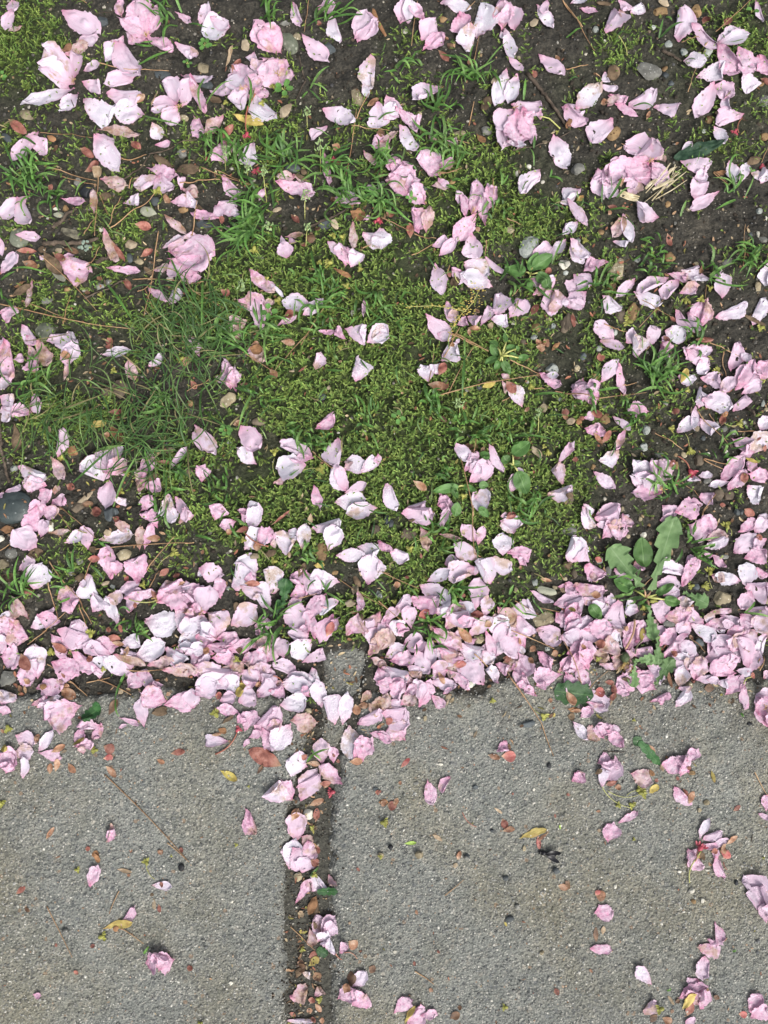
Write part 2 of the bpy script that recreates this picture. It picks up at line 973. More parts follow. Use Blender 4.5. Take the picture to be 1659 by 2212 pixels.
B 890 630 1010 620 40 r
B 1290 1030 1400 1040 30 r
B 540 1210 600 1250 60 r
B 1560 370 1600 430 50 r
B 660 1060 690 980 30 o
B 400 740 430 800 40 t
B 660 1380 760 1370 50 b
D 145 730 150 960 80 b
D 880 720 1010 870 70 o
D 740 750 880 700 60 y
D 620 900 580 980 70 o
K 1210 1180 1290 1120 90 b
K 600 1410 770 1260 50 t
S 110 1400 320 280 -10 D
S 110 1085 70 70 0 q
S 980 430 130 180 0 b
S 900 1440 130 90 0 d
S 630 1400 110 100 0 b
S 1380 930 90 60 0 b
S 1520 1100 120 70 0 b
S 860 450 100 90 0 b
S 730 295 30 25 0 o
T 10 640 80 1200 30
N 500 1400 600 1485
N 1030 960 1150 910
N 700 370 760 340
V 1480 200 70
V 510 1000 60
V 1040 1120 60
V 920 280 60
V 980 1270 60
H 620 560 470 70
H 1200 660 480 80
H 1420 60 420 60
H 1230 820 420 46
G 300 370 270 14
G 1400 1200 200 8
G 1340 590 200 14
J 600 1200 1000 870 14
J 1240 1100 1200 910 6
J 930 1400 1200 900 14
J 770 940 1050 910 6
J 550 1070 530 1000 4
J 1460 1040 1540 930 20
J 1530 900 1530 620 30
@ 1322 734
P 30 10 130 170 70 n
P 400 0 430 40 60 c
P 510 100 630 200 110 c
F 340 330 crumpled
P 400 440 320 230 110 p
P 350 420 390 270 90 p
P 360 380 250 330 80 p
E
P 1060 290 1100 160 90 n
P 1390 385 1450 150 150 w
P 75 730 240 960 110 n
P 440 740 590 920 170 n
P 570 1050 430 930 110 w
P 980 1080 750 1090 200 w
P 1030 1010 780 890 110 n
P 1030 1010 880 1020 80 p
P 720 1210 800 1170 40 p
P 1080 760 1200 660 110 p
P 130 1190 150 1070 100 p
P 1240 850 1210 1080 140 n
P 1290 1090 1450 1040 150 w
P 1430 1130 1580 990 90 w
P 1290 1120 1360 1010 60 t
P 1310 1280 1200 1110 140 w
P 1300 1270 1240 1090 90 n
P 1300 1290 1470 1220 70 n
P 1050 1240 1090 1410 75 p
P 1220 1370 1450 1350 150 w
P 1550 1410 1320 1450 130 w
P 230 1480 300 1390 110 p
P 530 1480 600 1380 130 w
P 430 1430 510 1440 40 p
P 1620 1230 1659 1380 60 n
P 0 1440 30 1470 40 n
B 690 290 750 370 60 o
B 780 60 890 80 50 o
B 440 400 510 410 35 o
B 60 390 70 430 35 o
B 990 260 920 310 18 r
B 10 230 50 160 50 o
B 380 730 450 700 50 o
D 520 110 630 140 100 o
K 840 300 890 300 15 t
K 540 1010 600 1010 0 t
K 1150 430 1180 440 40 t
S 340 515 200 120 -25 t
S 590 705 120 80 0 b
S 1100 500 90 70 0 d
S 345 870 50 40 0 q
S 20 1110 80 60 0 b
S 30 550 60 60 0 o
S 1240 795 30 20 0 w
N 990 0 730 305
N 460 140 740 330
N 1200 1100 1030 950
N 780 1480 850 1430
N 190 350 0 450
V 720 950 70
V 1100 1100 80
V 1120 820 60
V 1260 110 50
O 725 1140 718 1000 5 y
O 960 1115 1070 1100 5 y
J 400 430 540 470 5
J 540 480 430 780 0
J 150 610 430 780 30
J 130 410 180 790 30
J 180 1070 240 1060 0
J 650 0 670 260 10
J 660 250 760 160 10
J 760 200 900 260 8
J 1380 500 1450 700 40
J 1520 530 1520 700 30
J 1510 810 1570 950 5
J 1160 50 1170 160 5
J 1150 290 1280 300 5
H 60 300 360 40
H 300 0 400 50
G 560 470 170 8
G 970 820 200 14
G 1140 870 100 8
G 260 1250 200 10
G 1460 690 160 8
G 1180 60 120 6
L 330 780 90 6
@ 1322 1490
P 10 0 30 80 120 w
P 480 0 580 40 80 n
P 515 220 680 110 150 w
P 400 390 380 230 130 w
P 490 330 440 240 90 w
P 1000 330 1060 350 60 c
P 1000 370 1060 490 50 c
P 1170 580 1090 420 120 w
P 1310 310 1470 400 80 p
P 1360 330 1460 330 60 w
P 1659 370 1600 520 130 p
P 620 890 730 1030 110 w
P 700 1110 800 990 100 p
P 740 1200 940 1030 140 n
P 730 1120 820 1080 110 n
P 900 900 1010 1110 70 n
P 1190 1130 1120 1110 60 n
P 1060 1280 1130 1140 100 n
P 1460 1050 1580 880 60 n
P 1500 1210 1400 1050 100 n
P 1380 1310 1560 1250 110 w
P 60 1220 140 1420 100 w
P 200 1460 430 1390 130 n
P 500 1300 590 1440 90 p
P 480 1380 560 1340 90 p
P 500 1460 590 1460 60 p
P 770 1270 860 1430 130 w
P 780 1330 900 1310 120 w
P 990 1480 1050 1470 50 n
P 0 980 0 1060 50 p
B 1040 380 1110 480 80 r
B 400 410 570 440 70 o
B 490 340 540 240 70 r
B 280 1190 390 1270 60 o
B 840 440 950 390 55 y
B 1500 600 1530 700 45 o
B 1530 710 1600 700 50 t
B 1280 100 1360 110 60 o
B 1350 30 1390 90 50 o
B 1030 1480 1110 1450 50 r
B 490 670 550 720 40 b
B 700 900 770 920 45 b
B 740 950 800 960 40 b
B 1570 1020 1620 1020 35 r
B 860 920 830 960 30 b
B 1190 620 1230 590 30 o
B 1090 1010 1140 1000 40 b
K 1240 900 1330 1000 60 t
K 1610 710 1659 700 60 o
K 1410 120 1480 50 40 o
K 420 680 420 710 20 o
K 560 90 620 90 40 o
S 1420 270 110 110 0 q
S 1345 585 90 90 0 t
S 725 440 50 50 0 g
S 545 375 45 60 0 b
S 820 430 50 50 0 d
S 1615 270 50 60 0 t
S 1175 55 60 60 0 b
S 1280 1240 60 50 0 k
S 130 790 15 50 0 w
S 1125 615 30 25 0 q
S 1550 1340 110 80 0 b
S 1270 20 60 40 0 q
S 960 680 30 30 30 w
S 45 750 30 25 0 k
S 1485 520 40 40 0 q
S 1215 380 30 30 0 w
N 590 0 890 145
N 620 0 890 150
N 1060 215 1310 320
N 500 505 1310 330
N 410 390 450 150
N 560 500 770 110
N 530 190 620 20
N 1000 550 1080 500
N 770 1480 660 1010
N 1440 455 1580 490
N 1260 440 1360 430
N 770 960 790 820
T 850 1220 940 1180 6
Z 990 190 starry
U 970 180 900 100 70
U 960 200 860 245 60
U 1000 180 1080 150 60
U 1000 230 1070 330 60
U 980 230 940 300 50
U 1050 190 1130 190 60
U 1130 200 1215 195 50
U 960 120 900 60 60
U 1030 130 1110 100 50
U 1030 80 1020 0 40
U 1110 130 1140 120 40
Z 1090 1070 broad
U 1080 990 1225 880 110
U 1050 1050 1010 990 80
U 1060 1070 1150 1050 60
U 1120 1120 1200 1300 130
U 830 1020 890 970 80
U 810 1230 890 1230 60
Z 640 1240 toothed
U 650 1240 440 1280 70
U 690 1230 790 1280 50
U 600 1250 640 1340 50
U 620 1480 640 1370 80
U 810 1410 890 1485 60
V 1380 960 60
V 1240 430 60
V 1350 910 40
V 700 490 40
V 690 1320 60
J 700 190 680 540 10
J 700 30 700 190 6
J 690 640 720 740 5
J 740 730 780 660 5
J 1060 790 1090 900 5
J 1270 490 1500 490 5
J 1110 830 1400 860 10
J 530 1070 580 1170 8
J 490 1120 580 1200 12
J 800 590 750 720 5
J 1200 1390 1300 1270 6
J 470 490 480 640 5
J 1230 810 1270 660 5
G 430 560 220 14
G 850 790 200 14
G 560 740 140 8
G 1210 1420 160 8
G 570 1130 140 8
G 1130 820 120 8
I 640 570 60 660
I 1285 640 60 800
L 160 690 100 4
@ 1322 2224
P 250 10 400 20 0 n
P 280 50 460 110 90 n
P 340 0 310 0 0 n
P 580 180 560 20 130 w
P 790 60 880 130 90 p
P 780 90 830 180 80 p
P 980 60 900 20 0 n
P 1370 270 1430 60 110 n
P 1450 200 1510 150 80 n
P 280 390 410 220 110 n
P 430 240 480 490 70 p
P 220 560 90 430 150 p
P 240 560 130 370 80 n
P 250 540 200 380 90 p
P 60 470 180 490 120 p
P 1170 200 980 120 130 p
P 1100 80 1150 170 130 n
P 980 130 1180 230 110 n
P 1100 200 1140 310 110 w
P 930 330 1070 350 100 w
P 1120 340 1310 370 130 n
P 1270 470 1370 350 100 n
P 1090 590 1140 410 120 w
P 1120 520 1350 570 170 w
P 1400 440 1500 240 140 n
P 1400 420 1620 200 160 p
P 1600 360 1659 200 150 p
P 1450 470 1590 380 100 n
P 1370 610 1530 470 80 n
P 680 620 510 600 110 p
P 1060 580 1060 770 70 n
P 910 790 1060 680 110 w
P 1110 680 1260 820 110 w
P 390 660 520 770 60 n
P 480 770 410 940 60 p
P 435 950 290 1080 120 w
P 240 1110 400 1240 90 n
P 0 990 60 880 70 p
F 790 1260 opened
P 790 1270 560 1040 150 w
P 800 1240 700 1030 130 n
P 810 1230 780 1020 120 n
P 790 1270 550 1150 120 n
P 780 1280 560 1290 120 p
P 800 1250 640 1180 110 n
E
F 1060 1120 bud
P 1060 1140 1060 1200 80 w
P 1100 1140 1200 1130 60 w
E
C 1050 1120 90
O 1030 1080 925 980 12 r
P 1110 1310 1240 1310 100 n
P 810 1380 900 1470 130 n
P 920 1440 1110 1380 160 p
P 140 1380 200 1470 90 w
P 250 1470 440 1380 90 n
P 460 1470 530 1470 40 n
P 1120 1480 1200 1480 60 n
P 1580 1480 1659 1460 50 w
P 1370 840 1520 930 110 p
P 1500 950 1659 800 150 w
P 1600 770 1659 660 110 w
P 1540 950 1440 980 60 p
P 1280 1180 1450 990 120 p
P 1340 1250 1460 1100 90 p
P 1340 1190 1190 1220 60 w
P 1580 1100 1480 1050 100 p
P 1490 1130 1659 1160 110 p
P 1490 1230 1640 1340 150 w
P 150 680 220 660 60 p
P 160 770 300 780 110 p
P 240 810 320 770 80 p
P 0 1260 40 1290 50 w
B 270 150 290 220 70 r
B 200 640 300 650 75 r
B 300 880 370 780 55 r
B 220 800 300 890 40 o
B 870 630 930 610 50 r
B 0 600 0 660 50 r
B 50 1020 90 1020 45 r
B 1470 1210 1450 1120 60 r
B 1550 1470 1460 1430 50 r
B 1300 1400 1300 1360 50 r
B 1560 860 1600 830 20 r
B 110 670 150 690 40 r
B 840 1080 890 1020 50 r
B 550 900 565 910 25 r
B 1610 920 1650 920 50 r
B 1270 740 1300 640 50 r
B 930 1170 920 1220 40 r
D 950 390 1000 270 60 y
B 1465 1000 1570 1040 30 y
D 1270 650 1330 640 40 o
K 10 730 60 690 60 t
K 1060 740 1090 780 50 t
K 40 1290 0 1340 60 b
S 150 165 60 70 0 d
S 95 270 50 50 0 t
S 335 680 100 110 0 o
S 660 765 80 90 0 q
S 650 905 70 80 0 q
S 825 545 50 60 0 g
S 1100 1010 90 100 0 b
S 980 965 60 60 0 t
S 830 1015 60 50 0 g
S 910 1055 60 70 0 o
S 1265 1290 110 110 0 b
S 1350 1300 90 80 0 b
S 1170 1180 80 60 -20 g
S 325 580 50 50 0 g
S 1300 760 80 60 0 g
S 1380 780 60 60 0 g
S 1480 700 50 40 0 g
S 1140 830 50 50 0 d
S 1180 960 30 30 0 w
S 1440 1440 50 50 0 d
S 1625 550 40 70 20 q
S 280 110 50 60 0 q
S 470 1420 30 30 0 t
S 890 340 50 60 0 t
S 1330 940 30 40 0 w
S 780 970 90 50 0 g
S 250 340 50 60 0 o
S 240 1065 40 50 20 o
S 1650 600 40 40 0 t
N 0 480 260 530
N 260 530 670 460
N 1070 0 1450 160
N 1290 130 1320 330
N 730 790 970 930
N 920 1160 1110 1310
N 1110 1470 1230 1290
N 1070 610 1350 890
N 1420 775 1600 780
N 1140 1000 1350 1050
N 1130 1010 1300 1085
N 1190 630 1250 730
N 470 400 590 380
T 500 1140 640 1040 8
T 640 1040 700 960 6
T 1490 560 1540 660 30
O 1010 950 980 800 6 y
O 1420 720 1285 715 6 y
V 1025 945 75
V 1440 715 70
V 1000 450 50
V 1250 280 70
V 870 760 60
V 1190 180 50
V 1600 380 40
J 250 470 450 430 6
J 1060 100 1130 0 5
J 860 1100 880 1060 5
G 760 320 330 34
G 540 650 150 10
G 850 1220 260 16
G 1320 960 160 8
G 150 550 150 6
@ 1994 0
P 300 0 300 170 130 p
P 380 0 450 80 110 p
P 350 170 420 130 60 w
P 340 250 370 120 100 n
P 300 350 140 190 180 n
P 410 220 560 210 50 c
P 730 350 700 170 110 n
P 540 300 690 220 90 w
P 820 270 1080 230 110 w
P 960 110 1040 200 90 c
P 1150 20 1200 0 0 p
P 1280 160 1200 20 110 p
P 1140 350 1150 170 80 c
P 1190 330 1240 140 70 p
P 1370 10 1440 120 120 w
P 1490 140 1530 20 80 p
P 900 570 870 360 140 p
P 940 550 960 450 100 p
P 1120 610 1100 370 180 p
P 150 520 290 430 100 n
P 280 670 350 480 190 w
P 90 560 60 640 60 o
P 720 560 770 730 150 w
P 650 650 720 620 60 n
P 500 720 650 850 150 p
P 480 760 590 670 110 p
P 960 960 880 750 90 w
P 750 850 870 720 160 w
P 890 740 1000 750 110 n
P 1040 610 1070 690 150 n
P 1060 860 1040 640 130 n
P 1040 740 1230 700 80 p
P 120 930 100 790 80 c
P 230 920 110 760 60 c
P 250 990 410 900 100 w
P 320 900 480 940 110 p
P 430 870 410 820 50 n
P 60 940 20 880 120 w
P 30 1080 40 900 140 p
P 100 940 200 1140 140 p
P 0 1120 20 1050 60 w
P 0 1240 140 1230 170 p
P 160 1280 230 1440 130 p
P 300 1400 280 1150 150 w
P 560 1150 640 940 140 n
P 480 1010 740 1100 130 n
P 900 1200 690 1130 110 n
P 610 1200 790 1340 110 p
P 430 1290 620 1370 170 p
P 1070 1380 860 1240 130 w
P 950 1210 1160 1290 70 c
P 980 1130 1170 1080 110 w
P 1110 1240 1330 1120 150 w
P 1180 940 1430 980 190 w
P 1650 1130 1470 1110 140 w
P 1350 1170 1530 1240 120 w
P 1220 1290 1390 1270 90 c
P 1120 1370 1200 1340 70 p
P 1350 1330 1590 1340 110 c
P 1200 1470 1320 1460 70 p
P 1620 520 1659 560 70 w
P 1600 1290 1659 1330 120 p
P 1620 1440 1659 1470 80 w
F 1290 750 rosy
P 1300 740 1430 570 170 p
P 1300 740 1550 680 150 p
P 1310 760 1540 640 180 p
P 1400 800 1530 830 80 p
E
O 1290 765 1060 755 10 y
B 1230 680 1290 770 40 r
P 1430 850 1580 1040 140 w
P 1600 660 1659 700 80 w
P 1550 830 1659 780 110 p
P 1500 870 1659 860 100 c
P 1580 920 1659 1040 130 w
B 930 90 990 120 50 r
B 740 20 830 50 50 r
B 720 430 830 430 55 R
B 1190 260 1310 260 55 o
B 1010 570 1040 600 40 R
B 190 720 270 680 55 r
B 170 1200 240 1340 90 r
B 880 1060 980 1090 60 r
B 420 1110 550 1190 60 r
B 1020 1240 1050 1140 40 o
B 920 1110 1010 1130 40 o
B 1300 570 1380 510 50 r
B 1430 540 1450 580 50 r
B 730 1210 740 1270 45 r
B 970 960 990 1030 30 r
B 890 980 890 1030 30 r
B 500 1360 530 1400 20 r
B 290 1130 300 1330 0 r
B 1460 650 1520 620 40 o
B 1100 780 1110 830 30 r
B 510 1480 560 1470 50 o
D 0 190 130 190 60 o
D 0 560 120 600 80 b
D 240 410 350 360 80 b
D 740 330 790 370 60 b
K 850 200 910 230 60 t
K 820 640 890 620 40 t
K 610 610 700 560 70 b
K 1200 440 1270 470 60 b
S 20 470 100 100 0 t
S 10 265 60 60 0 w
S 100 380 110 90 0 g
S 410 160 90 100 0 w
S 910 655 50 45 0 q
S 1010 400 130 110 0 t
S 800 1090 60 60 0 t
S 570 540 50 50 0 g
S 90 100 10 10 0 g
S 650 450 60 60 0 g
S 900 60 90 130 0 d
S 40 1410 150 140 0 g
N 480 0 790 260
N 490 60 600 200
N 780 350 1590 300
N 1200 520 1440 250
N 410 450 640 740
N 640 740 740 960
N 650 800 710 980
N 410 620 480 930
N 690 620 780 390
N 210 1130 540 860
N 700 1440 890 1400
N 560 1430 640 1485
N 380 1290 430 1320
N 1220 660 1300 520
N 0 360 100 300
N 1050 1340 1330 1330
T 520 970 540 870 8
O 1280 510 1420 390 6 y
V 1430 380 80
V 745 1035 80
V 1170 640 60
V 400 1190 70
V 1180 1030 50
V 840 1330 50
J 600 530 570 350 5
J 610 530 640 310 5
J 610 530 440 480 6
J 840 590 760 480 8
J 880 350 800 280 6
J 150 700 180 410 15
J 30 620 150 700 5
J 1230 840 1300 780 6
J 980 1440 1020 1360 5
G 130 680 260 14
G 1090 950 160 14
G 560 600 150 6
G 1290 40 180 6
@ 1994 734
P 10 10 20 130 50 n
P 240 110 300 0 130 p
P 410 130 300 170 100 p
P 530 190 590 0 130 w
P 500 30 430 50 40 p
P 460 70 510 130 40 p
P 480 350 640 210 170 w
P 600 250 720 240 130 p
P 590 340 620 200 70 p
P 700 320 740 300 60 c
P 720 220 920 310 150 w
P 840 200 900 230 80 w
P 950 350 980 160 110 w
P 1040 190 1250 130 110 w
P 1170 360 1230 170 150 w
P 1300 110 1540 50 0 w
P 1400 330 1600 390 120 w
P 1230 400 1450 400 100 w
P 1480 630 1530 410 190 w
P 1570 290 1659 350 60 p
P 110 510 290 560 140 n
P 270 740 260 580 90 p
P 560 590 430 440 150 w
P 410 680 460 470 150 w
P 480 600 560 580 70 p
P 700 710 670 510 140 w
P 680 830 560 650 130 w
P 450 650 640 760 90 n
P 90 1060 210 1090 100 p
P 80 680 60 660 100 p
F 130 860 heaped
P 160 860 0 700 110 p
P 130 880 180 660 170 n
P 60 820 130 820 80 p
P 0 880 80 890 110 p
P 150 890 100 990 150 w
P 250 1070 240 820 150 n
P 250 1080 90 1000 120 w
P 0 900 30 1040 130 w
E
P 270 1070 440 1060 110 p
P 370 970 560 830 170 n
P 180 1140 350 1120 80 p
P 0 1190 0 1100 80 w
P 0 1210 140 1140 100 w
P 100 1290 190 1210 70 n
P 340 1180 560 1100 80 p
P 600 1040 650 920 80 p
P 630 1120 730 1050 80 c
P 550 1150 680 1110 130 c
P 1000 680 870 580 130 p
P 860 720 980 680 120 p
P 960 540 1080 700 130 n
P 1240 620 1030 590 150 w
P 830 890 910 750 100 p
P 1240 760 1100 870 80 w
P 1050 1060 1000 860 90 p
P 980 950 1100 740 100 p
P 1000 1020 850 830 180 n
P 930 1030 990 980 60 p
P 210 1240 380 1230 110 p
P 360 1310 440 1240 100 c
P 1000 1040 850 1120 120 n
P 1020 1090 870 1220 160 w
P 790 1230 760 1080 130 n
P 640 1270 680 1150 150 p
P 540 1310 610 1200 120 p
P 950 1270 1170 1180 90 n
P 600 1430 600 1290 150 p
P 640 1480 710 1330 120 n
P 910 1360 720 1280 100 n
P 780 1440 1020 1400 130 w
P 1030 1320 1090 1480 90 w
P 1659 870 1610 960 60 p
P 1570 980 1500 1110 130 n
P 1500 1210 1620 1010 110 c
P 1510 1240 1620 1290 60 c
P 1390 810 1430 840 60 p
P 1400 690 1440 830 60 p
P 1659 1360 1560 1440 140 p
P 70 1330 400 1380 150 n
P 90 1290 270 1380 150 n
P 430 1370 100 1460 140 w
P 460 1340 560 1440 130 n
P 470 1250 540 1200 60 p
P 730 1430 790 1470 60 c
P 20 1360 80 1330 60 c
P 0 610 20 680 70 n
Z 780 800 fanlobed
U 790 830 820 590 130
U 730 940 760 760 60
U 620 1000 600 1040 0
J 740 880 610 710 14
J 760 880 970 770 10
B 410 210 520 180 45 r
B 590 280 590 370 60 o
B 480 630 610 630 50 r
B 1150 1060 1200 940 65 R
B 340 190 370 230 50 o
B 140 1160 190 1190 60 o
B 590 1430 570 1480 40 o
B 400 1170 460 1180 50 b
B 120 370 150 380 35 o
B 830 400 860 400 45 t
B 400 710 430 720 30 r
B 1330 870 1400 860 20 r
B 700 160 850 40 20 r
B 1020 60 1010 150 40 t
B 130 540 310 570 0 r
D 910 580 970 460 50 b
D 1360 720 1390 640 60 t
D 400 1480 490 1470 60 y
D 1040 480 1130 480 45 y
K 530 420 610 400 50 t
K 650 400 740 370 60 b
K 1370 560 1420 660 60 b
K 1290 810 1390 780 70 t
K 1430 870 1460 980 25 b
K 400 780 430 850 70 b
S 1110 370 110 180 10 o
S 1540 190 100 90 0 b
S 1250 990 80 40 0 d
S 1570 720 60 70 0 q
S 360 365 30 30 0 w
S 1640 120 70 100 0 d
S 340 670 35 35 0 q
S 1640 740 30 30 0 t
S 1210 540 60 40 0 o
S 50 1290 120 120 0 d
N 0 305 70 295
N 1240 590 1659 840
N 1600 540 1659 550
N 920 750 1070 710
O 680 330 490 220 12 r
O 710 1380 790 1440 8 r
V 720 450 60
V 410 1250 60
V 480 280 50
J 80 240 250 290 8
J 370 160 450 270 8
J 400 90 520 170 5
J 1010 300 950 400 10
J 1130 700 1300 800 8
J 1130 700 1160 850 8
J 1130 700 1190 600 4
J 1130 690 1100 600 6
J 1010 600 960 500 8
J 560 1080 440 1210 5
J 710 1110 740 1300 10
J 1120 450 940 400 15
G 720 960 270 16
G 1010 430 140 8
@ 1994 1490
P 190 60 430 60 130 n
P 490 10 590 20 60 p
P 500 180 560 30 70 p
P 340 170 400 340 80 c
P 500 230 660 270 35 c
P 790 290 680 160 100 n
P 800 310 850 180 70 p
P 1100 220 1030 100 140 w
P 990 120 1150 140 100 w
P 1010 400 1010 230 150 w
P 880 430 1070 520 120 w
P 1060 380 1270 390 110 p
P 1150 480 1190 430 80 p
P 540 480 640 440 110 n
P 800 440 620 320 130 n
P 780 560 760 480 110 n
P 770 500 580 590 160 n
P 400 610 570 530 90 w
P 900 630 810 450 130 w
P 1550 460 1600 260 150 w
P 1520 380 1659 340 110 n
P 10 440 30 570 60 w
P 10 300 100 370 60 p
P 100 370 240 430 100 w
P 1240 690 1410 780 50 n
P 1230 820 1490 1000 0 n
P 1070 850 1310 830 150 n
P 1120 900 1270 1030 110 n
P 1300 1000 1480 1090 150 n
P 480 640 550 790 100 w
P 340 650 500 720 120 n
P 260 760 490 760 130 p
P 150 860 240 730 90 n
P 270 990 240 820 110 n
P 40 940 150 840 70 p
P 470 870 600 800 110 w
P 560 910 530 810 70 w
P 640 790 770 840 80 w
P 560 990 670 830 160 p
P 560 910 730 890 120 n
P 650 920 780 930 90 p
P 860 890 890 740 100 n
P 880 930 1060 1010 160 w
P 740 1050 900 910 110 n
P 200 1060 120 940 130 w
P 160 960 230 1040 90 p
P 0 950 40 1010 60 n
P 0 1180 90 1020 120 c
P 420 980 560 1070 80 c
P 450 1060 590 1130 90 p
P 600 1060 700 1080 140 p
P 460 1000 650 1140 120 p
P 960 1220 1010 1060 110 w
P 1140 1080 1020 1180 190 n
P 920 1130 1030 960 90 n
P 870 1030 960 1230 70 p
P 60 1230 200 1140 110 n
P 210 1120 370 1100 140 n
P 100 1260 270 1230 110 p
P 420 1080 430 1300 90 n
P 300 1180 400 1360 110 n
P 460 1180 640 1210 120 w
P 490 1150 660 1220 110 p
P 660 1150 850 1190 130 w
P 850 1180 930 1270 100 w
P 860 1450 710 1270 170 n
P 560 1340 440 1390 110 p
P 430 1310 560 1290 80 n
P 970 1440 870 1300 80 w
P 590 1340 720 1470 80 p
P 420 1430 620 1460 90 n
P 0 1290 60 1290 60 c
P 30 1320 240 1370 120 w
P 240 1300 330 1360 80 n
P 240 1460 300 1390 110 p
P 0 1330 60 1440 120 p
P 100 1470 220 1430 110 p
P 250 1350 380 1390 60 c
P 360 1440 430 1480 90 p
P 960 1290 1090 1330 80 p
P 1090 1330 1250 1290 140 p
P 1140 1200 1260 1330 80 n
P 1310 1190 1460 1300 90 p
P 1490 1370 1280 1390 110 p
P 1100 1340 1140 1430 50 p
P 1170 1360 1230 1480 70 p
P 1280 1460 1350 1440 60 p
P 1440 800 1659 740 110 n
P 1480 650 1600 680 80 p
P 1610 660 1659 690 80 p
P 1460 880 1560 970 120 p
P 1560 950 1640 830 80 c
P 1659 900 1520 1000 130 n
P 1490 1060 1620 1100 120 n
P 1570 1170 1650 1290 130 p
P 1620 1100 1659 1060 60 n
B 1030 110 1110 60 55 R
B 320 930 410 840 65 R
B 610 1290 720 1285 60 R
B 640 980 760 1110 70 o
B 860 980 910 940 55 o
B 490 1350 540 1450 40 o
B 120 650 180 630 50 o
B 1240 1190 1280 1140 45 o
B 1220 1270 1260 1240 50 o
B 1410 1210 1470 1190 55 o
B 1020 1240 1080 1250 60 r
B 1320 590 1420 610 30 o
B 1150 1070 1160 1130 25 o
B 1540 830 1610 860 40 y
B 210 580 250 580 25 r
B 340 380 350 430 20 r
B 1140 500 1170 500 30 o
B 670 710 700 740 30 r
B 1480 670 1550 700 40 t
D 730 880 850 880 60 r
D 1500 480 1570 480 60 b
D 670 230 700 220 40 t
K 240 120 310 120 30 b
S 245 235 160 120 0 b
S 1370 690 180 80 5 l
S 1350 930 190 110 -25 t
S 1280 620 60 80 20 q
S 95 140 60 70 0 d
S 820 1080 100 80 0 t
S 760 1430 90 90 0 q
S 1600 550 60 80 0 b
S 1530 200 100 60 20 g
S 830 310 50 50 0 b
S 1385 1165 50 40 0 q
S 1400 400 30 30 0 o
S 1120 680 40 50 0 t
S 1450 660 50 40 0 t
S 10 730 50 50 0 q
S 1580 150 30 25 0 w
N 765 0 775 400
N 40 540 330 670
N 0 770 190 930
N 1310 825 1470 860
N 1080 1010 1430 1160
N 780 1200 930 1350
N 1510 1100 1650 1440
N 1050 1350 1150 1485
N 780 390 870 440
N 1110 770 1240 850
N 1480 550 1510 600
V 255 350 60
V 130 780 50
O 260 340 340 280 6 y
J 590 640 900 640 25
J 240 660 330 760 10
J 240 660 290 600 5
J 380 940 570 850 12
J 400 1000 440 1210 6
J 420 1020 550 1080 6
J 440 930 550 1030 6
J 600 690 590 840 5
J 620 700 700 780 6
J 1070 780 1210 890 10
J 1070 720 1100 640 5
J 960 790 1040 810 5
J 410 110 430 230 20
J 440 220 520 150 20
G 380 980 190 10
G 620 700 180 8
G 460 240 180 8
G 1240 40 260 12
@ 1994 2224
P 130 10 240 160 100 w
P 250 110 440 10 120 n
P 260 150 340 150 60 n
P 330 240 420 120 140 p
P 350 150 510 200 160 p
P 480 70 540 160 80 p
P 830 20 890 90 0 n
P 790 110 930 80 90 n
P 1100 10 950 80 0 p
P 1250 200 1130 80 120 n
P 1020 150 1180 220 180 p
P 1160 260 1320 230 120 c
P 1150 340 1320 260 80 w
P 770 220 800 320 60 c
P 1390 380 1560 240 160 n
P 1430 200 1560 120 100 p
P 1560 210 1659 90 110 n
P 1659 260 1540 330 90 n
P 1490 420 1659 380 120 p
P 1100 420 1200 400 60 p
P 1210 400 1310 500 60 p
P 30 460 100 260 150 w
P 60 440 220 380 100 n
P 180 480 320 560 130 p
P 200 600 260 570 60 c
P 410 510 550 600 80 n
P 580 450 620 540 80 p
P 1000 540 790 510 110 w
P 990 460 1080 430 90 p
P 970 630 1080 430 110 p
P 750 630 930 650 130 n
P 820 730 930 690 90 n
P 1430 610 1240 580 100 w
P 1210 560 1290 600 90 o
P 0 640 80 690 80 p
P 90 660 320 690 140 p
P 140 770 330 770 100 n
P 330 780 410 750 80 n
P 0 810 140 760 110 n
P 0 880 130 820 120 p
P 0 960 100 890 110 p
P 1500 660 1490 470 150 w
P 1480 670 1659 660 150 n
P 1570 510 1659 560 80 p
P 1530 700 1440 830 130 n
P 600 850 480 810 120 w
P 380 830 220 840 120 w
P 430 770 460 980 150 n
P 0 1000 200 920 120 n
P 70 1040 250 1040 110 n
P 170 1000 390 980 140 p
P 100 1140 0 1030 110 n
P 400 1000 440 1180 90 w
P 500 1160 590 960 150 p
P 590 1100 700 970 170 p
P 560 1200 710 1170 110 p
P 520 1260 540 1170 60 p
P 30 1200 200 1130 130 p
P 180 1310 80 1200 170 p
P 180 1310 140 1090 120 p
P 220 1180 330 1250 110 c
P 290 1180 410 1120 130 c
P 290 1290 410 1310 60 p
P 380 1240 470 1270 110 c
P 800 950 790 780 150 n
P 930 750 1060 820 100 w
P 1130 960 960 860 120 n
P 840 900 1050 890 140 p
P 700 960 760 960 60 c
P 1220 850 1170 960 90 n
P 1200 860 1390 850 50 p
P 1160 960 1330 960 110 p
P 1270 890 1450 960 60 n
P 1390 980 1280 950 70 n
P 1660 830 1560 1010 140 n
P 1480 850 1659 830 80 n
P 1430 880 1510 980 110 p
P 720 1040 820 1000 80 n
P 780 1130 910 1000 110 p
P 1040 960 930 1030 120 n
P 1040 960 1220 1080 110 w
P 820 1230 930 1110 100 p
P 920 1080 1050 1210 110 n
P 1000 1040 900 1100 60 p
P 1620 1030 1600 1200 80 w
P 1310 1060 1460 1020 110 p
P 1360 1200 1200 1070 160 n
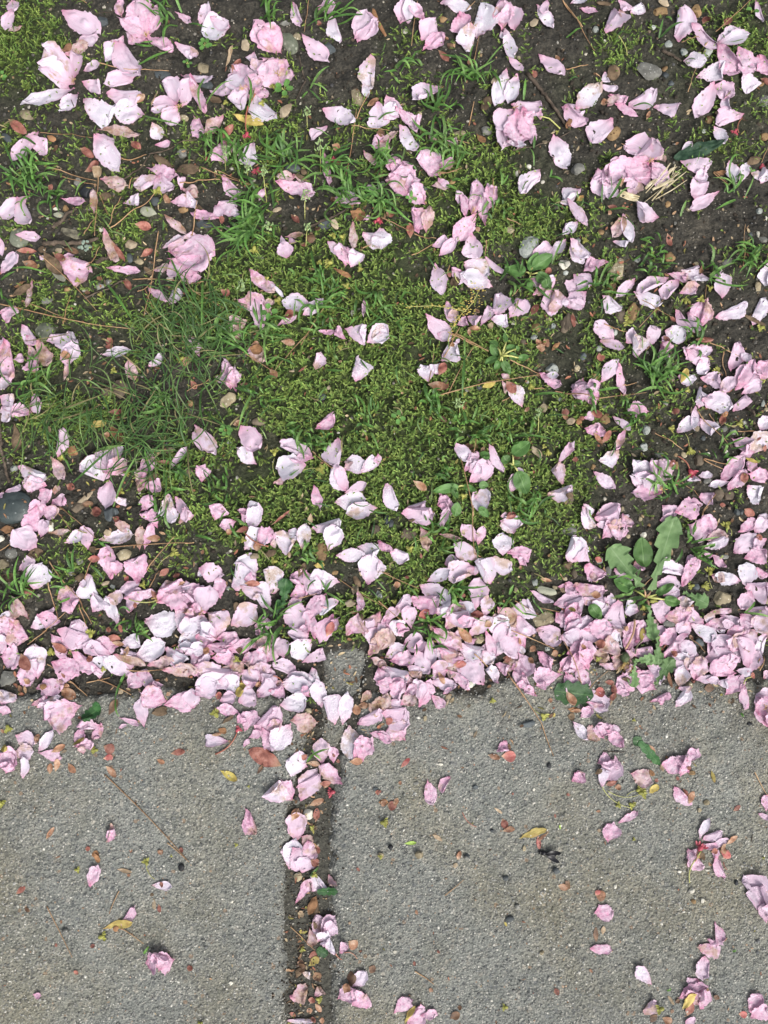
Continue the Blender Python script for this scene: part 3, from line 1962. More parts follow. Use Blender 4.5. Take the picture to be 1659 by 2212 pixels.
P 1350 1190 1390 1080 130 p
P 1150 1250 1330 1190 120 n
P 1190 1330 1400 1230 130 p
P 1430 1070 1550 1100 110 n
P 1490 1350 1580 1190 110 n
P 1500 1310 1420 1080 110 n
P 1400 1340 1520 1360 70 w
P 900 1380 980 1200 120 w
P 860 1300 950 1240 110 n
P 930 1470 960 1310 110 w
P 990 1330 1050 1260 120 n
P 1060 1400 1100 1230 130 p
P 1070 1410 1250 1390 70 n
P 1390 1360 1200 1350 110 p
P 1240 1440 1350 1410 70 w
P 1150 1410 1250 1420 60 n
P 1420 1480 1460 1460 50 p
P 1620 1400 1659 1350 60 p
Z 660 740 dandelion
U 635 660 370 330 230 L
U 655 500 630 250 150 o
U 560 680 400 600 105 o
U 700 690 900 85 215 L
U 750 720 890 630 60 o
U 810 760 940 790 80 o
U 970 700 1170 800 140 L
U 200 800 290 920 90 o
U 680 810 720 1090 110 L
U 740 1060 760 1310 120 L
U 540 1260 720 1240 100 L
U 560 1260 540 1470 100 L
U 720 1450 880 1240 120 L
U 440 770 640 740 30 L
O 560 920 480 1160 18 o
d 480 1230 490 1340
O 560 1200 630 1090 12 g
P 580 1350 700 1440 130 p
P 670 1300 750 1350 80 n
P 400 1480 520 1430 130 p
P 470 1400 530 1410 60 p
B 270 460 290 410 60 R
B 210 710 290 730 60 o
B 240 1110 320 1130 70 r
B 120 1120 160 1160 30 o
B 620 1110 640 990 40 y
B 470 980 510 1010 40 o
B 1560 230 1620 270 50 r
B 870 330 890 400 40 t
B 1460 20 1560 70 60 r
B 1020 1080 1050 1060 40 o
B 870 1180 910 1220 50 r
B 1030 1420 1060 1430 40 r
B 1140 1470 1200 1470 50 b
B 1510 1390 1550 1370 50 r
B 840 1330 870 1480 30 o
B 320 1430 400 1440 40 r
B 20 830 80 850 30 y
B 100 1190 140 1230 10 o
D 170 0 230 0 0 b
D 0 480 60 480 60 b
S 1295 750 150 130 0 t
S 655 230 60 50 0 w
S 530 240 45 40 0 t
S 625 100 40 45 0 t
S 710 300 40 40 0 o
S 700 150 30 30 0 o
S 360 530 70 100 20 g
S 80 550 60 80 0 b
S 290 440 70 60 0 q
S 1410 45 60 60 0 d
S 65 150 30 25 0 w
S 1640 780 100 60 -10 t
S 1590 1280 60 70 0 d
S 1100 1110 80 70 0 d
S 1310 410 80 40 0 g
S 1010 1460 60 60 0 t
S 470 20 40 50 0 t
S 10 590 40 40 0 t
S 1090 660 60 60 0 d
S 50 200 110 90 0 g
S 850 960 120 80 0 g
N 0 1100 130 1440
N 190 1480 350 1340
N 1110 70 1180 0
N 1040 1090 1150 1190
N 1590 1340 1620 1220
N 650 640 740 560
O 1360 240 1340 150 5 y
O 1210 670 1190 530 5 y
O 1440 1440 1510 1390 10 y
V 1335 150 75
V 1195 525 75
V 1155 650 75
V 730 775 80
V 650 830 60
V 270 1245 50
V 1040 650 60
J 1040 340 1240 510 25
J 1040 300 1260 250 6
J 1060 340 1230 300 6
J 1470 870 1659 905 8
J 1550 780 1450 870 6
J 900 460 960 340 6
J 360 580 450 560 3
G 1080 330 160 10
G 520 720 180 8
@ 2666 0
P 30 220 60 90 180 w
P 40 310 60 230 90 p
P 280 220 410 140 60 p
P 320 240 490 160 80 w
P 660 230 410 330 230 p
F 720 480 ring
P 620 560 700 430 80 p
P 830 400 680 400 80 p
P 830 380 790 540 70 p
P 640 560 780 530 80 p
P 690 620 680 560 60 c
E
P 1180 400 1150 170 110 n
P 1190 170 1260 40 100 p
P 1360 200 1180 130 170 p
P 1370 220 1620 170 150 p
P 980 330 1140 380 40 p
P 980 410 1040 380 30 p
P 1620 80 1659 60 0 p
P 140 470 300 530 120 n
P 330 600 440 440 80 w
P 120 620 280 600 120 n
P 20 690 150 620 150 p
P 0 620 110 700 130 p
P 60 780 110 690 90 p
P 200 820 210 650 70 w
P 320 610 500 650 70 p
P 960 1280 880 1250 110 c
P 900 1330 940 1230 70 p
B 480 90 620 170 75 o
B 200 60 230 20 60 o
B 130 110 170 90 60 b
B 890 310 960 180 60 b
B 430 610 540 550 50 o
B 460 770 480 660 50 o
B 410 790 420 700 45 o
B 560 700 620 780 50 o
B 850 560 940 600 80 r
B 850 660 930 650 50 R
B 310 540 320 460 40 o
B 870 720 960 810 50 o
B 1400 620 1520 600 50 r
B 1280 670 1350 700 35 o
B 380 1320 450 1220 35 o
B 20 590 90 560 50 y
B 700 1400 745 1390 35 r
B 1470 1410 1500 1400 40 r
B 1570 200 1600 180 30 r
B 1370 120 1390 150 40 o
B 20 450 40 430 40 o
B 1300 1440 1330 1410 40 o
B 600 550 720 480 25 y
K 1240 290 1390 260 80 b
K 320 80 390 80 50 o
K 960 110 1000 130 50 t
D 780 1480 790 1410 60 o
Z 790 270 fallen
U 680 340 830 250 100 x
U 770 260 820 220 90 x
N 860 790 1530 1485
N 570 30 710 155
N 790 20 1070 145
J 1000 20 950 170 5
J 950 170 990 320 6
V 80 420 70
V 20 1030 80
V 780 590 60
@ 2666 734
P 60 250 50 100 130 n
P 80 130 240 50 150 n
P 270 30 450 60 130 w
P 280 190 400 150 90 n
P 430 200 560 140 150 n
P 590 160 690 20 110 n
P 500 100 540 20 80 p
P 680 120 790 80 90 p
P 440 290 270 240 80 p
P 480 430 540 280 110 p
P 420 370 490 310 80 p
P 570 430 740 250 150 n
P 640 450 770 370 100 p
P 780 60 1010 60 130 w
P 770 230 980 190 140 w
P 1110 240 1060 30 120 w
P 1000 150 950 70 60 p
P 1220 380 1160 160 140 w
P 1280 380 1320 140 110 w
P 1640 270 1500 220 130 c
P 1400 380 1590 270 90 n
P 870 350 1060 370 140 c
P 620 410 700 580 90 p
P 850 380 720 570 160 w
P 510 500 610 440 60 p
P 470 560 520 500 40 p
P 340 520 130 510 90 n
P 980 740 830 680 170 w
P 920 610 1000 690 70 w
P 1100 710 1100 510 140 n
P 1200 700 1200 580 80 p
P 1260 870 1090 740 120 p
P 860 1000 790 850 100 p
P 860 1000 640 880 160 w
P 930 1010 1050 780 160 n
P 900 910 1090 800 60 n
P 1330 400 1370 660 180 w
P 1370 640 1500 500 160 p
P 1440 670 1430 480 110 p
P 1500 450 1659 500 70 p
P 890 1340 900 1110 150 n
P 870 1400 830 1480 150 w
P 940 1310 1020 1380 90 c
P 490 1070 560 1260 90 p
P 1430 200 1500 110 60 c
B 240 150 290 150 55 R
O 290 155 410 120 10 o
B 780 720 510 590 130 r
B 280 760 420 840 60 y
B 1000 1060 1120 1010 50 o
B 1050 1200 1065 1080 50 r
B 860 1180 910 1080 65 o
B 1330 690 1440 680 60 o
B 980 710 1090 720 40 o
B 1380 220 1400 310 65 o
B 1400 230 1490 230 50 o
B 1540 940 1580 935 40 r
B 580 790 630 710 30 b
B 580 80 600 40 40 o
B 940 640 980 670 50 r
B 1190 650 1210 640 30 r
B 1120 920 1160 860 40 o
B 1080 880 1180 870 40 r
B 1220 700 1250 690 30 r
B 1060 1440 1080 1430 20 o
B 1640 370 1659 350 50 r
D 470 110 400 130 80 y
D 260 420 330 450 50 o
D 290 380 390 310 30 b
D 1650 1020 1570 1020 50 o
D 1600 1190 1650 1180 60 b
B 210 470 290 460 25 o
B 350 510 370 540 20 o
C 430 420 60

O 240 625 420 440 12 r
C 1175 950 75
O 1220 945 1325 795 9 o
S 1000 270 60 50 0 t
S 1415 160 30 35 0 t
S 990 1130 80 90 0 w
S 900 1020 70 70 0 g
S 1545 910 50 30 0 d
S 965 465 20 25 0 o
V 240 290 80
V 1020 1240 40
V 510 890 25
J 1040 630 1170 580 8
J 1040 630 1100 680 5
J 1040 630 980 700 5
J 1040 620 1020 590 3
@ 2666 1490
P 190 60 150 180 80 n
P 0 20 90 90 110 p
P 100 50 180 100 120 p
P 100 190 180 240 90 n
P 0 200 100 200 120 c
P 190 220 290 150 100 c
P 340 220 420 60 130 p
P 350 180 310 20 100 n
P 220 130 300 80 80 p
P 440 150 530 240 70 p
P 530 130 590 90 40 p
P 210 510 110 380 180 p
P 30 270 240 370 170 n
P 30 290 220 270 90 n
P 0 460 100 520 60 p
P 400 840 440 1020 100 p
P 570 810 510 930 70 p
P 1030 520 1000 620 90 p
P 1580 840 1659 790 80 p
P 1280 140 1160 100 60 p
P 1130 80 1200 30 60 p
P 1080 620 1040 650 0 n
B 1000 640 1120 640 85 R
B 180 740 255 660 35 R
B 890 630 990 660 45 o
B 20 1010 60 1040 50 o
B 70 1040 150 1050 70 r
B 160 980 130 1040 40 o
B 1010 1150 1040 1230 55 r
B 1010 1250 1110 1230 45 o
B 1300 1290 1310 1400 35 R
B 1380 1270 1300 1330 25 o
B 440 1280 520 1330 30 t
B 650 1480 665 1410 35 o
B 160 860 190 860 30 o
B 1530 960 1555 950 20 r
B 1085 950 1105 950 20 r
B 1430 1130 1450 1130 30 r
B 60 330 110 370 60 R
B 1380 190 1420 185 35 o
B 210 1355 310 1345 28 G
B 1430 330 1430 290 25 y
B 0 950 20 920 20 r
B 1480 1240 1480 1200 15 G
B 940 1060 1010 1110 20 t
D 1140 1310 1370 1230 60 y
D 550 230 580 130 40 t
D 1540 260 1650 270 40 o
D 1540 310 1600 330 60 b
B 1070 590 1060 540 25 b
Z 1560 140 fallen
U 1430 110 1750 150 210 x
B 1530 110 1600 230 60 o
B 1570 270 1650 270 30 o
V 1350 320 70
V 50 1180 70
V 930 190 50
S 750 60 60 60 0 w
S 380 335 30 50 0 t
S 1390 715 35 45 0 k
S 100 1380 40 35 0 k
S 505 710 40 20 0 w
S 1190 1395 30 50 0 t
S 335 1440 60 50 0 t
S 20 1450 50 50 0 t
S 1220 380 110 60 -10 d
S 790 895 50 40 0 d
S 925 1250 40 30 0 d
S 310 865 50 30 0 g
S 1265 915 25 25 0 w
S 1340 1450 25 25 0 w
S 725 1455 50 40 0 d
N 1070 0 1330 380
N 1330 380 1425 640
N 1620 0 1650 50
O 1350 310 1260 250 4 y
O 685 1100 800 1220 5 r
i 1400 1440 110
@ 2666 2224
P 900 240 1000 90 80 w
P 920 90 1010 80 50 n
P 1450 60 1460 240 70 p
P 600 20 700 60 0 n
P 410 110 520 90 100 p
P 700 200 830 130 50 p
P 770 220 790 160 50 p
P 180 210 320 230 60 p
P 120 320 210 250 80 p
F 1620 240 torn
P 1640 380 1560 160 140 p
P 1659 160 1560 130 80 n
P 1560 290 1659 200 160 p
P 1620 380 1659 280 80 p
E
F 300 440 raised
P 60 360 170 490 80 w
P 170 500 260 440 120 c
P 300 490 250 390 80 p
P 330 440 440 430 80 n
P 290 480 330 370 100 p
P 330 430 490 560 80 p
E
F 350 760 upright
P 260 700 360 660 90 p
P 290 800 430 710 150 n
P 400 640 420 730 60 p
P 290 890 320 720 80 w
E
P 60 840 150 790 90 p
P 530 780 680 840 120 c
P 440 1180 580 1090 50 p
P 340 1330 390 1190 130 p
P 790 720 940 700 120 p
P 1000 760 900 640 80 p
P 930 790 980 650 80 p
P 980 680 1060 590 80 p
P 900 900 1010 1020 90 p
P 1640 1090 1640 960 70 p
P 1570 1110 1659 1150 40 n
P 990 1410 1060 1480 110 p
P 1210 1480 1230 1390 50 p
F 1120 1390 calyx
P 1090 1310 1160 1150 60 w
P 1120 1320 1270 1260 70 n
P 1170 1380 1320 1320 50 n
P 1080 1380 1230 1370 50 p
E
C 1095 1370 90
O 1100 1380 1040 1480 12 R
B 230 130 320 110 75 R
B 330 880 420 840 50 r
B 400 900 455 890 45 o
B 680 550 730 630 45 o
B 690 700 760 640 25 t
B 770 700 800 770 25 t
B 1130 90 1210 90 60 b
B 1370 1090 1430 1045 35 r
B 900 830 930 820 30 r
B 980 730 1020 740 30 r
B 1000 1030 1050 930 50 o
B 960 910 1000 960 30 r
B 1310 1360 1400 1290 40 o
B 1260 1430 1300 1350 40 o
B 1290 1480 1330 1410 60 R
B 1180 1420 1230 1400 50 r
B 1130 1480 1100 1440 30 o
B 20 940 30 970 20 r
B 120 160 120 180 0 r
B 250 1095 290 1090 20 o
B 1170 210 1190 240 20 o
B 1650 420 1659 410 30 o
B 730 830 760 850 30 r
B 1190 760 1220 860 30 y
B 260 1250 290 1250 25 t
B 600 400 620 400 20 o
D 670 750 730 800 45 o
D 680 940 760 880 60 y
D 240 790 290 740 40 b
D 1070 1480 1130 1430 40 o
B 390 50 400 150 40 r
B 350 200 400 130 40 r
K 1350 190 1380 200 50 b
K 450 10 530 20 40 b
B 360 230 370 180 20 t
Z 640 610 fallen
U 550 520 630 520 90 x
U 600 520 770 710 80 x

B 20 120 80 220 55 o
V 540 1040 60
V 630 940 80
V 600 910 60
V 430 1040 50
V 560 1320 30
V 560 350 30
O 290 880 530 1060 5 y
O 340 920 590 960 5 y
O 500 960 590 920 5 y
S 1150 1020 50 45 0 t
S 1030 780 60 40 0 o
S 410 600 60 10 0 k
S 825 650 20 20 0 o
S 1500 380 50 30 0 k
S 1090 1080 40 40 0 t
N 1540 770 1640 960
N 0 950 0 950
J 1430 290 1450 320 3
T 310 600 490 610 6
T 1515 1340 1530 1280 6
@ 3316 0
P 740 340 800 180 95 p
P 1000 690 1100 530 70 p
P 1250 340 1410 350 60 w
P 1200 970 1320 880 0 p
F 1310 950 shrivelled
P 1430 940 1310 960 150 p
P 1310 1030 1340 870 150 p
P 1200 970 1300 950 130 p
E
P 285 1230 350 1240 40 p
B 135 420 210 360 40 r
B 700 50 745 45 35 r
B 1465 55 1500 50 35 r
B 205 530 250 560 30 b
B 495 645 515 645 30 o
B 740 850 780 830 30 r
B 615 1070 640 1040 40 r
B 1545 1050 1570 1000 35 r
B 960 215 1085 240 30 t
B 1300 500 1310 570 30 r
B 450 840 475 830 25 r
B 1040 270 1070 260 25 o
B 1310 340 1340 330 40 r
B 1290 60 1330 90 30 o
B 450 130 500 110 8 g
D 780 80 820 160 50 o
D 850 690 1100 640 65 y
K 1260 450 1260 550 35 t
K 1240 430 1250 420 30 b
K 930 710 980 690 50 o
S 545 725 60 55 20 g
S 1485 200 50 60 0 k
V 1200 150 60
V 640 220 50
V 850 760 70
V 1640 1470 40
V 1400 110 25
O 1200 180 1270 295 5 y
N 1370 0 1550 155
N 390 515 600 930
N 1000 690 1180 820
N 980 390 900 575
J 1180 900 1225 830 3
@ 3316 734 1.19
P 480 130 510 0 90 w
P 500 30 560 130 100 n
P 540 150 560 80 80 n
P 570 0 600 70 60 p
P 510 290 580 190 45 p
P 590 240 650 170 90 w
P 670 160 690 220 40 c
P 600 350 640 450 70 w
F 660 410 pleated
P 640 430 610 350 60 n
P 630 430 690 350 60 n
P 640 420 700 390 70 n
P 620 470 660 420 60 w
P 640 500 650 460 30 w
E
P 650 510 700 480 70 w
P 720 510 750 470 40 p
P 580 410 590 490 40 c
P 540 620 590 640 30 w
P 780 670 840 600 60 w
P 710 730 790 680 70 p
P 780 760 840 710 90 p
P 490 730 580 720 80 c
P 600 730 650 680 40 c
P 470 845 590 845 20 w
B 580 90 620 110 35 r
B 540 560 530 590 30 o
B 520 350 550 340 30 t
B 570 550 610 530 28 r
B 570 590 620 550 35 y
B 510 590 560 600 40 b
B 600 620 620 660 40 b
B 770 600 780 660 40 b
B 740 700 760 650 35 o
B 760 460 800 490 45 o
B 855 580 885 600 35 b
B 800 130 810 120 20 r
B 10 600 20 570 18 r
B 580 820 570 790 25 o
B 600 770 630 810 22 o
B 490 830 500 810 30 r
B 585 850 600 840 30 r
B 580 770 590 740 30 r
B 620 850 645 850 25 o
B 610 20 620 60 16 r
B 525 430 540 430 16 y
K 570 320 620 310 70 b
K 510 610 540 630 40 b
K 590 390 610 380 40 b
D 610 260 570 340 40 o
S 520 170 40 45 0 t
Z 640 240 fallen
U 610 240 710 230 40 x
Z 630 530 fallen
U 610 510 660 540 50 x
O 700 520 730 545 5 R
O 740 510 800 540 4 R
N 485 405 600 515
V 540 515 25
V 620 745 30
V 600 155 30
V 235 10 18
V 910 60 22
V 65 845 20
J 580 170 620 120 3
S 215 275 18 18 0 w
S 210 655 20 15 0 w
@ 3316 1490 1.19
P 70 790 150 730 55 p
P 140 845 210 770 70 p
P 200 800 265 800 40 p
B 370 80 380 40 20 o
B 840 200 890 215 28 o
B 890 210 890 175 12 t
B 820 700 845 690 28 r
B 335 820 380 795 35 b
B 370 770 390 775 18 b
B 240 700 250 680 20 o
B 160 565 175 565 18 r
B 275 515 285 505 15 r
B 170 330 185 325 20 o
B 545 840 555 840 20 b
B 720 700 726 704 8 r
B 590 370 600 390 10 y
K 350 100 370 110 25 t
D 120 850 170 750 18 y
S 770 55 10 10 0 w
S 615 355 40 30 -10 d
S 830 130 35 35 0 d
S 75 510 20 16 0 w
S 765 515 20 22 0 t
S 595 165 30 25 0 d
S 57 18 22 22 0 k
S 190 50 40 35 0 t
S 410 70 25 25 0 g
S 650 300 25 25 0 g
N 310 245 400 170
N 170 600 260 660
V 590 768 28
@ 3316 2224 1.19
P 570 30 630 110 55 p
P 700 60 740 165 40 p
P 140 330 220 320 70 p
P 125 490 210 500 45 p
P 400 660 330 580 55 w
P 370 800 420 740 50 n
P 560 830 600 850 60 n
P 700 370 730 460 40 p
P 620 490 710 480 60 p
P 650 530 640 630 60 n
P 660 450 700 460 20 p
P 620 640 590 680 80 p
P 540 720 650 660 60 p
P 560 750 620 700 80 p
P 630 770 650 680 50 p
F 920 260 large
P 940 300 840 160 90 n
P 930 310 860 210 80 n
P 935 370 920 280 50 n
P 952 300 910 190 60 n
P 960 260 950 330 80 p
E
P 860 780 900 710 70 p
P 870 810 950 760 70 p
B 140 240 190 250 45 o
B 140 245 160 220 20 R
B 130 430 155 430 60 b
B 175 430 180 390 20 t
B 0 200 20 190 35 b
B 720 30 770 70 30 R
B 810 800 850 800 28 R
B 570 810 590 740 35 r
B 400 840 425 800 28 b
B 455 820 500 840 35 o
B 495 800 505 780 15 b
B 515 750 535 730 18 b
B 940 350 952 310 30 b
B 115 605 125 595 18 o
B 700 735 710 710 25 b
B 670 90 680 110 12 o
B 740 460 755 440 14 o
B 730 10 740 50 20 o
B 650 680 660 670 20 o
D 545 780 600 690 35 y
D 620 30 650 80 25 b
K 480 715 510 760 14 t
O 625 30 580 185 6 y
O 740 90 755 125 3 r
S 590 222 28 28 0 w
S 232 205 18 20 0 w
S 640 270 22 20 0 w
S 675 630 24 24 0 q
S 535 135 20 14 0 w
S 600 275 25 20 0 o
S 665 129 24 10 0 w
S 305 665 18 24 0 g
S 800 185 20 25 0 k
V 435 770 40
V 925 70 14
J 780 505 795 495 3
J 475 690 490 675 3
"""
# ---------------------------------------------------------------- helpers
TV = 18.0 / 28.0
TH = TV * 0.75
ct, st_ = math.cos(TILT), math.sin(TILT)
def G(px, py, z=0.0):
    """point of the ground (height z) that the spot px,py of the 3024x4032 survey picture lies on"""
    X = (px / 3024.0 - .5) * 2 * TH; Y = (.5 - py / 4032.0) * 2 * TV
    dx, dy, dz = X, Y * ct + st_, Y * st_ - ct
    k = (z - CAM_H) / dz
    return (k * dx, CAM_Y + k * dy)
def toPx(x, y):
    """inverse of G at height 0 (arrays welcome)"""
    dx = x; dy = y - CAM_Y; dz = -CAM_H
    cy = dy * ct + dz * st_; cz = -dy * st_ + dz * ct
    X = dx / -cz; Y = cy / -cz
    return (X / (2 * TH) + .5) * 3024, (.5 - Y / (2 * TV)) * 4032
MPP = 0.60 / 3024 * (CAM_H * 2 * TH / 0.60)       # metres per survey pixel

def vnoise(x, y, f, seed):
    x = np.asarray(x) * f + seed * 17.31; y = np.asarray(y) * f + seed * 9.77
    xi = np.floor(x).astype(np.int64); yi = np.floor(y).astype(np.int64)
    fx = x - xi; fy = y - yi; fx = fx * fx * (3 - 2 * fx); fy = fy * fy * (3 - 2 * fy)
    def h(a, b):
        n = (a * 374761393 + b * 668265263 + seed * 1274126177) & 0xffffffff
        n = ((n ^ (n >> 13)) * 1274126177) & 0xffffffff
        return ((n ^ (n >> 16)) & 0xffff) / 65535.0
    a = h(xi, yi); b = h(xi + 1, yi); c = h(xi, yi + 1); d = h(xi + 1, yi + 1)
    return (a + (b - a) * fx) * (1 - fy) + (c + (d - c) * fx) * fy
def fbm(x, y, f, seed, o=3):
    s = 0; a = 1; t = 0
    for k in range(o):
        s = s + a * vnoise(x, y, f * 2.1 ** k, seed + k); t += a; a *= .5
    return s / t

# ---- materials
def S(v): return v / 12.92 if v <= .04045 else ((v + .055) / 1.055) ** 2.4
def mat(name):
    m = bpy.data.materials.new(name); m.use_nodes = True
    nt = m.node_tree; b = nt.nodes['Principled BSDF']; return m, nt, b
class NT:
    def __init__(s, nt): s.nt = nt
    def n(s, typ, **kw):
        d = s.nt.nodes.new(typ)
        for k, v in kw.items():
            if k.startswith('i_'):
                key = k[2:]; key = int(key) if key.isdigit() else key
                d.inputs[key].default_value = v
            else: setattr(d, k, v)
        return d
    def l(s, a, b): s.nt.links.new(a, b)
    def noise(s, vec, scale, detail=3, rough=.6, dim='3D'):
        d = s.n('ShaderNodeTexNoise'); d.inputs['Scale'].default_value = scale; d.inputs['Detail'].default_value = detail; d.inputs['Roughness'].default_value = rough
        if vec is not None: s.l(vec, d.inputs['Vector'])
        return d.outputs['Fac']
    def voro(s, vec, scale, feature='F1'):
        d = s.n('ShaderNodeTexVoronoi', feature=feature); d.inputs['Scale'].default_value = scale
        if vec is not None: s.l(vec, d.inputs['Vector'])
        return d
    def ramp(s, fac, stops, interp='LINEAR'):
        d = s.n('ShaderNodeValToRGB'); r = d.color_ramp; r.interpolation = interp
        while len(r.elements) < len(stops): r.elements.new(.5)
        for e, (p, c) in zip(r.elements, stops):
            e.position = p; e.color = (c[0], c[1], c[2], 1) if hasattr(c, '__len__') else (c, c, c, 1)
        s.l(fac, d.inputs['Fac']); return d.outputs['Color']
    def mix(s, fac, a, b, mode='MIX'):
        d = s.n('ShaderNodeMix', data_type='RGBA', blend_type=mode)
        for sock, v in ((d.inputs[0], fac), (d.inputs[6], a), (d.inputs[7], b)):
            if hasattr(v, 'is_output') or hasattr(v, 'links'): s.l(v, sock)
            elif hasattr(v, '__len__'): sock.default_value = (v[0], v[1], v[2], 1)
            else: sock.default_value = v
        return d.outputs[2]
    def math(s, op, a, b=0.0, c=None, clamp=False):
        d = s.n('ShaderNodeMath', operation=op); d.use_clamp = clamp
        for k, v in enumerate((a, b) if c is None else (a, b, c)):
            if hasattr(v, 'links'): s.l(v, d.inputs[k])
            else: d.inputs[k].default_value = v
        return d.outputs[0]
    def bump(s, h, strength, dist, bsdf):
        d = s.n('ShaderNodeBump'); d.inputs['Strength'].default_value = strength; d.inputs['Distance'].default_value = dist
        s.l(h, d.inputs['Height']); s.l(d.outputs[0], bsdf.inputs['Normal'])
    def pos(s, rand=True):
        tc = s.n('ShaderNodeTexCoord')
        if not rand: return tc.outputs['Object']
        oi = s.n('ShaderNodeObjectInfo'); v = s.n('ShaderNodeVectorMath', operation='ADD')
        m = s.math('MULTIPLY', oi.outputs['Random'], 13.7)
        s.l(tc.outputs['Object'], v.inputs[0]); s.l(m, v.inputs[1]); return v.outputs[0]
    def rand(s): return s.n('ShaderNodeObjectInfo').outputs['Random']
    def attr(s, name): return s.n('ShaderNodeAttribute', attribute_name=name)

def m_ground():
    m, nt, b = mat('dark garden soil'); T = NT(nt); v = T.pos(False)
    n1 = T.noise(v, 28, 5); n2 = T.noise(v, 420, 4, .7)
    base = T.ramp(n1, [(.3, (.027, .026, .023)), (.55, (.046, .044, .038)), (.75, (.078, .072, .060))])
    fine = T.ramp(n2, [(.3, (.30, .30, .30)), (.58, (1.15, 1.12, 1.05)), (.74, (2.7, 2.5, 2.15))])
    c = T.mix(1.0, base, fine, 'MULTIPLY')
    vo = T.voro(v, 520); sp = T.n('ShaderNodeSeparateColor'); T.l(vo.outputs['Color'], sp.inputs[0])
    fl = T.math('GREATER_THAN', sp.outputs[0], .93); near = T.math('LESS_THAN', vo.outputs['Distance'], .33)
    c = T.mix(T.math('MULTIPLY', fl, near), c, (.22, .20, .17))
    ms = T.attr('moss').outputs['Fac']
    mc = T.ramp(n2, [(.3, (.012, .020, .005)), (.6, (.034, .052, .012)), (.8, (.08, .105, .025))])
    c = T.mix(ms, c, mc)
    jn = T.attr('joint').outputs['Fac']; c = T.mix(jn, c, T.mix(1.0, T.ramp(n2, [(.3, (.4, .4, .4)), (.7, (1.5, 1.5, 1.4))]), (.066, .065, .056), 'MULTIPLY'))
    T.l(c, b.inputs['Base Color']); b.inputs['Roughness'].default_value = .85; b.inputs['Specular IOR Level'].default_value = .3
    T.bump(T.math('ADD', n2, T.math('MULTIPLY', T.noise(v, 160, 3), 1.6)), .9, .002, b); return m
def m_concrete(name='weathered exposed-aggregate concrete', dark=1.0):
    m, nt, b = mat(name); T = NT(nt); v = T.pos(False)
    dn = T.n('ShaderNodeTexNoise'); dn.inputs['Scale'].default_value = 350; T.l(v, dn.inputs['Vector'])
    vm = T.n('ShaderNodeVectorMath', operation='MULTIPLY_ADD'); T.l(dn.outputs['Color'], vm.inputs[0]); vm.inputs[1].default_value = (.0016, .0016, .0016); T.l(v, vm.inputs[2])
    vv = vm.outputs[0]
    n1 = T.noise(v, 9, 4); n2 = T.noise(v, 55, 4, .65); n3 = T.noise(v, 600, 3, .7)
    paste = T.ramp(n2, [(.25, (.154, .166, .150)), (.5, (.204, .215, .196)), (.75, (.260, .267, .242))])
    c = T.mix(1.0, paste, T.ramp(n3, [(.30, (.64, .64, .64)), (.5, (1, 1, 1)), (.70, (1.34, 1.33, 1.29))]), 'MULTIPLY')
    for sc, cut, rad, stops in ((560, .35, .42, [(0, (.04, .042, .043)), (.2, (.10, .105, .11)), (.42, (.17, .18, .175)), (.62, (.27, .265, .235)), (.8, (.36, .35, .31)), (.92, (.55, .54, .48)), (.985, (.30, .17, .09))]),
                                (250, .66, .40, [(0, (.06, .066, .07)), (.35, (.13, .14, .145)), (.6, (.22, .21, .18)), (.82, (.40, .38, .33)), (.95, (.28, .19, .12))])):
        vo = T.voro(vv, sc); sp = T.n('ShaderNodeSeparateColor'); T.l(vo.outputs['Color'], sp.inputs[0])
        col = T.ramp(sp.outputs[1], stops, 'CONSTANT')
        f = T.math('MULTIPLY', T.math('GREATER_THAN', sp.outputs[0], cut), T.math('LESS_THAN', vo.outputs['Distance'], rad))
        c = T.mix(T.math('MULTIPLY', f, .62), c, col)
        if sc == 560: h1 = vo.outputs['Distance']
    c = T.mix(1.0, c, T.ramp(T.noise(v, 4.5, 5, .6), [(.3, .74), (.7, 1.16)]), 'MULTIPLY')
    stain = T.ramp(n1, [(.44, (0, 0, 0)), (.66, (.95, .95, .95))])
    c = T.mix(stain, c, T.mix(1.0, c, (.86, .79, .66), 'MULTIPLY'))
    e = T.attr('dirt').outputs['Fac']
    c = T.mix(e, c, T.mix(.65, c, (.075, .065, .048)))
    if dark != 1.0: c = T.mix(1.0, c, (dark, dark, dark), 'MULTIPLY')
    T.l(c, b.inputs['Base Color']); b.inputs['Roughness'].default_value = .82
    T.bump(T.math('ADD', T.math('MULTIPLY', h1, -1.0), T.math('MULTIPLY', n3, 1.4)), 1.0, .0012, b); return m

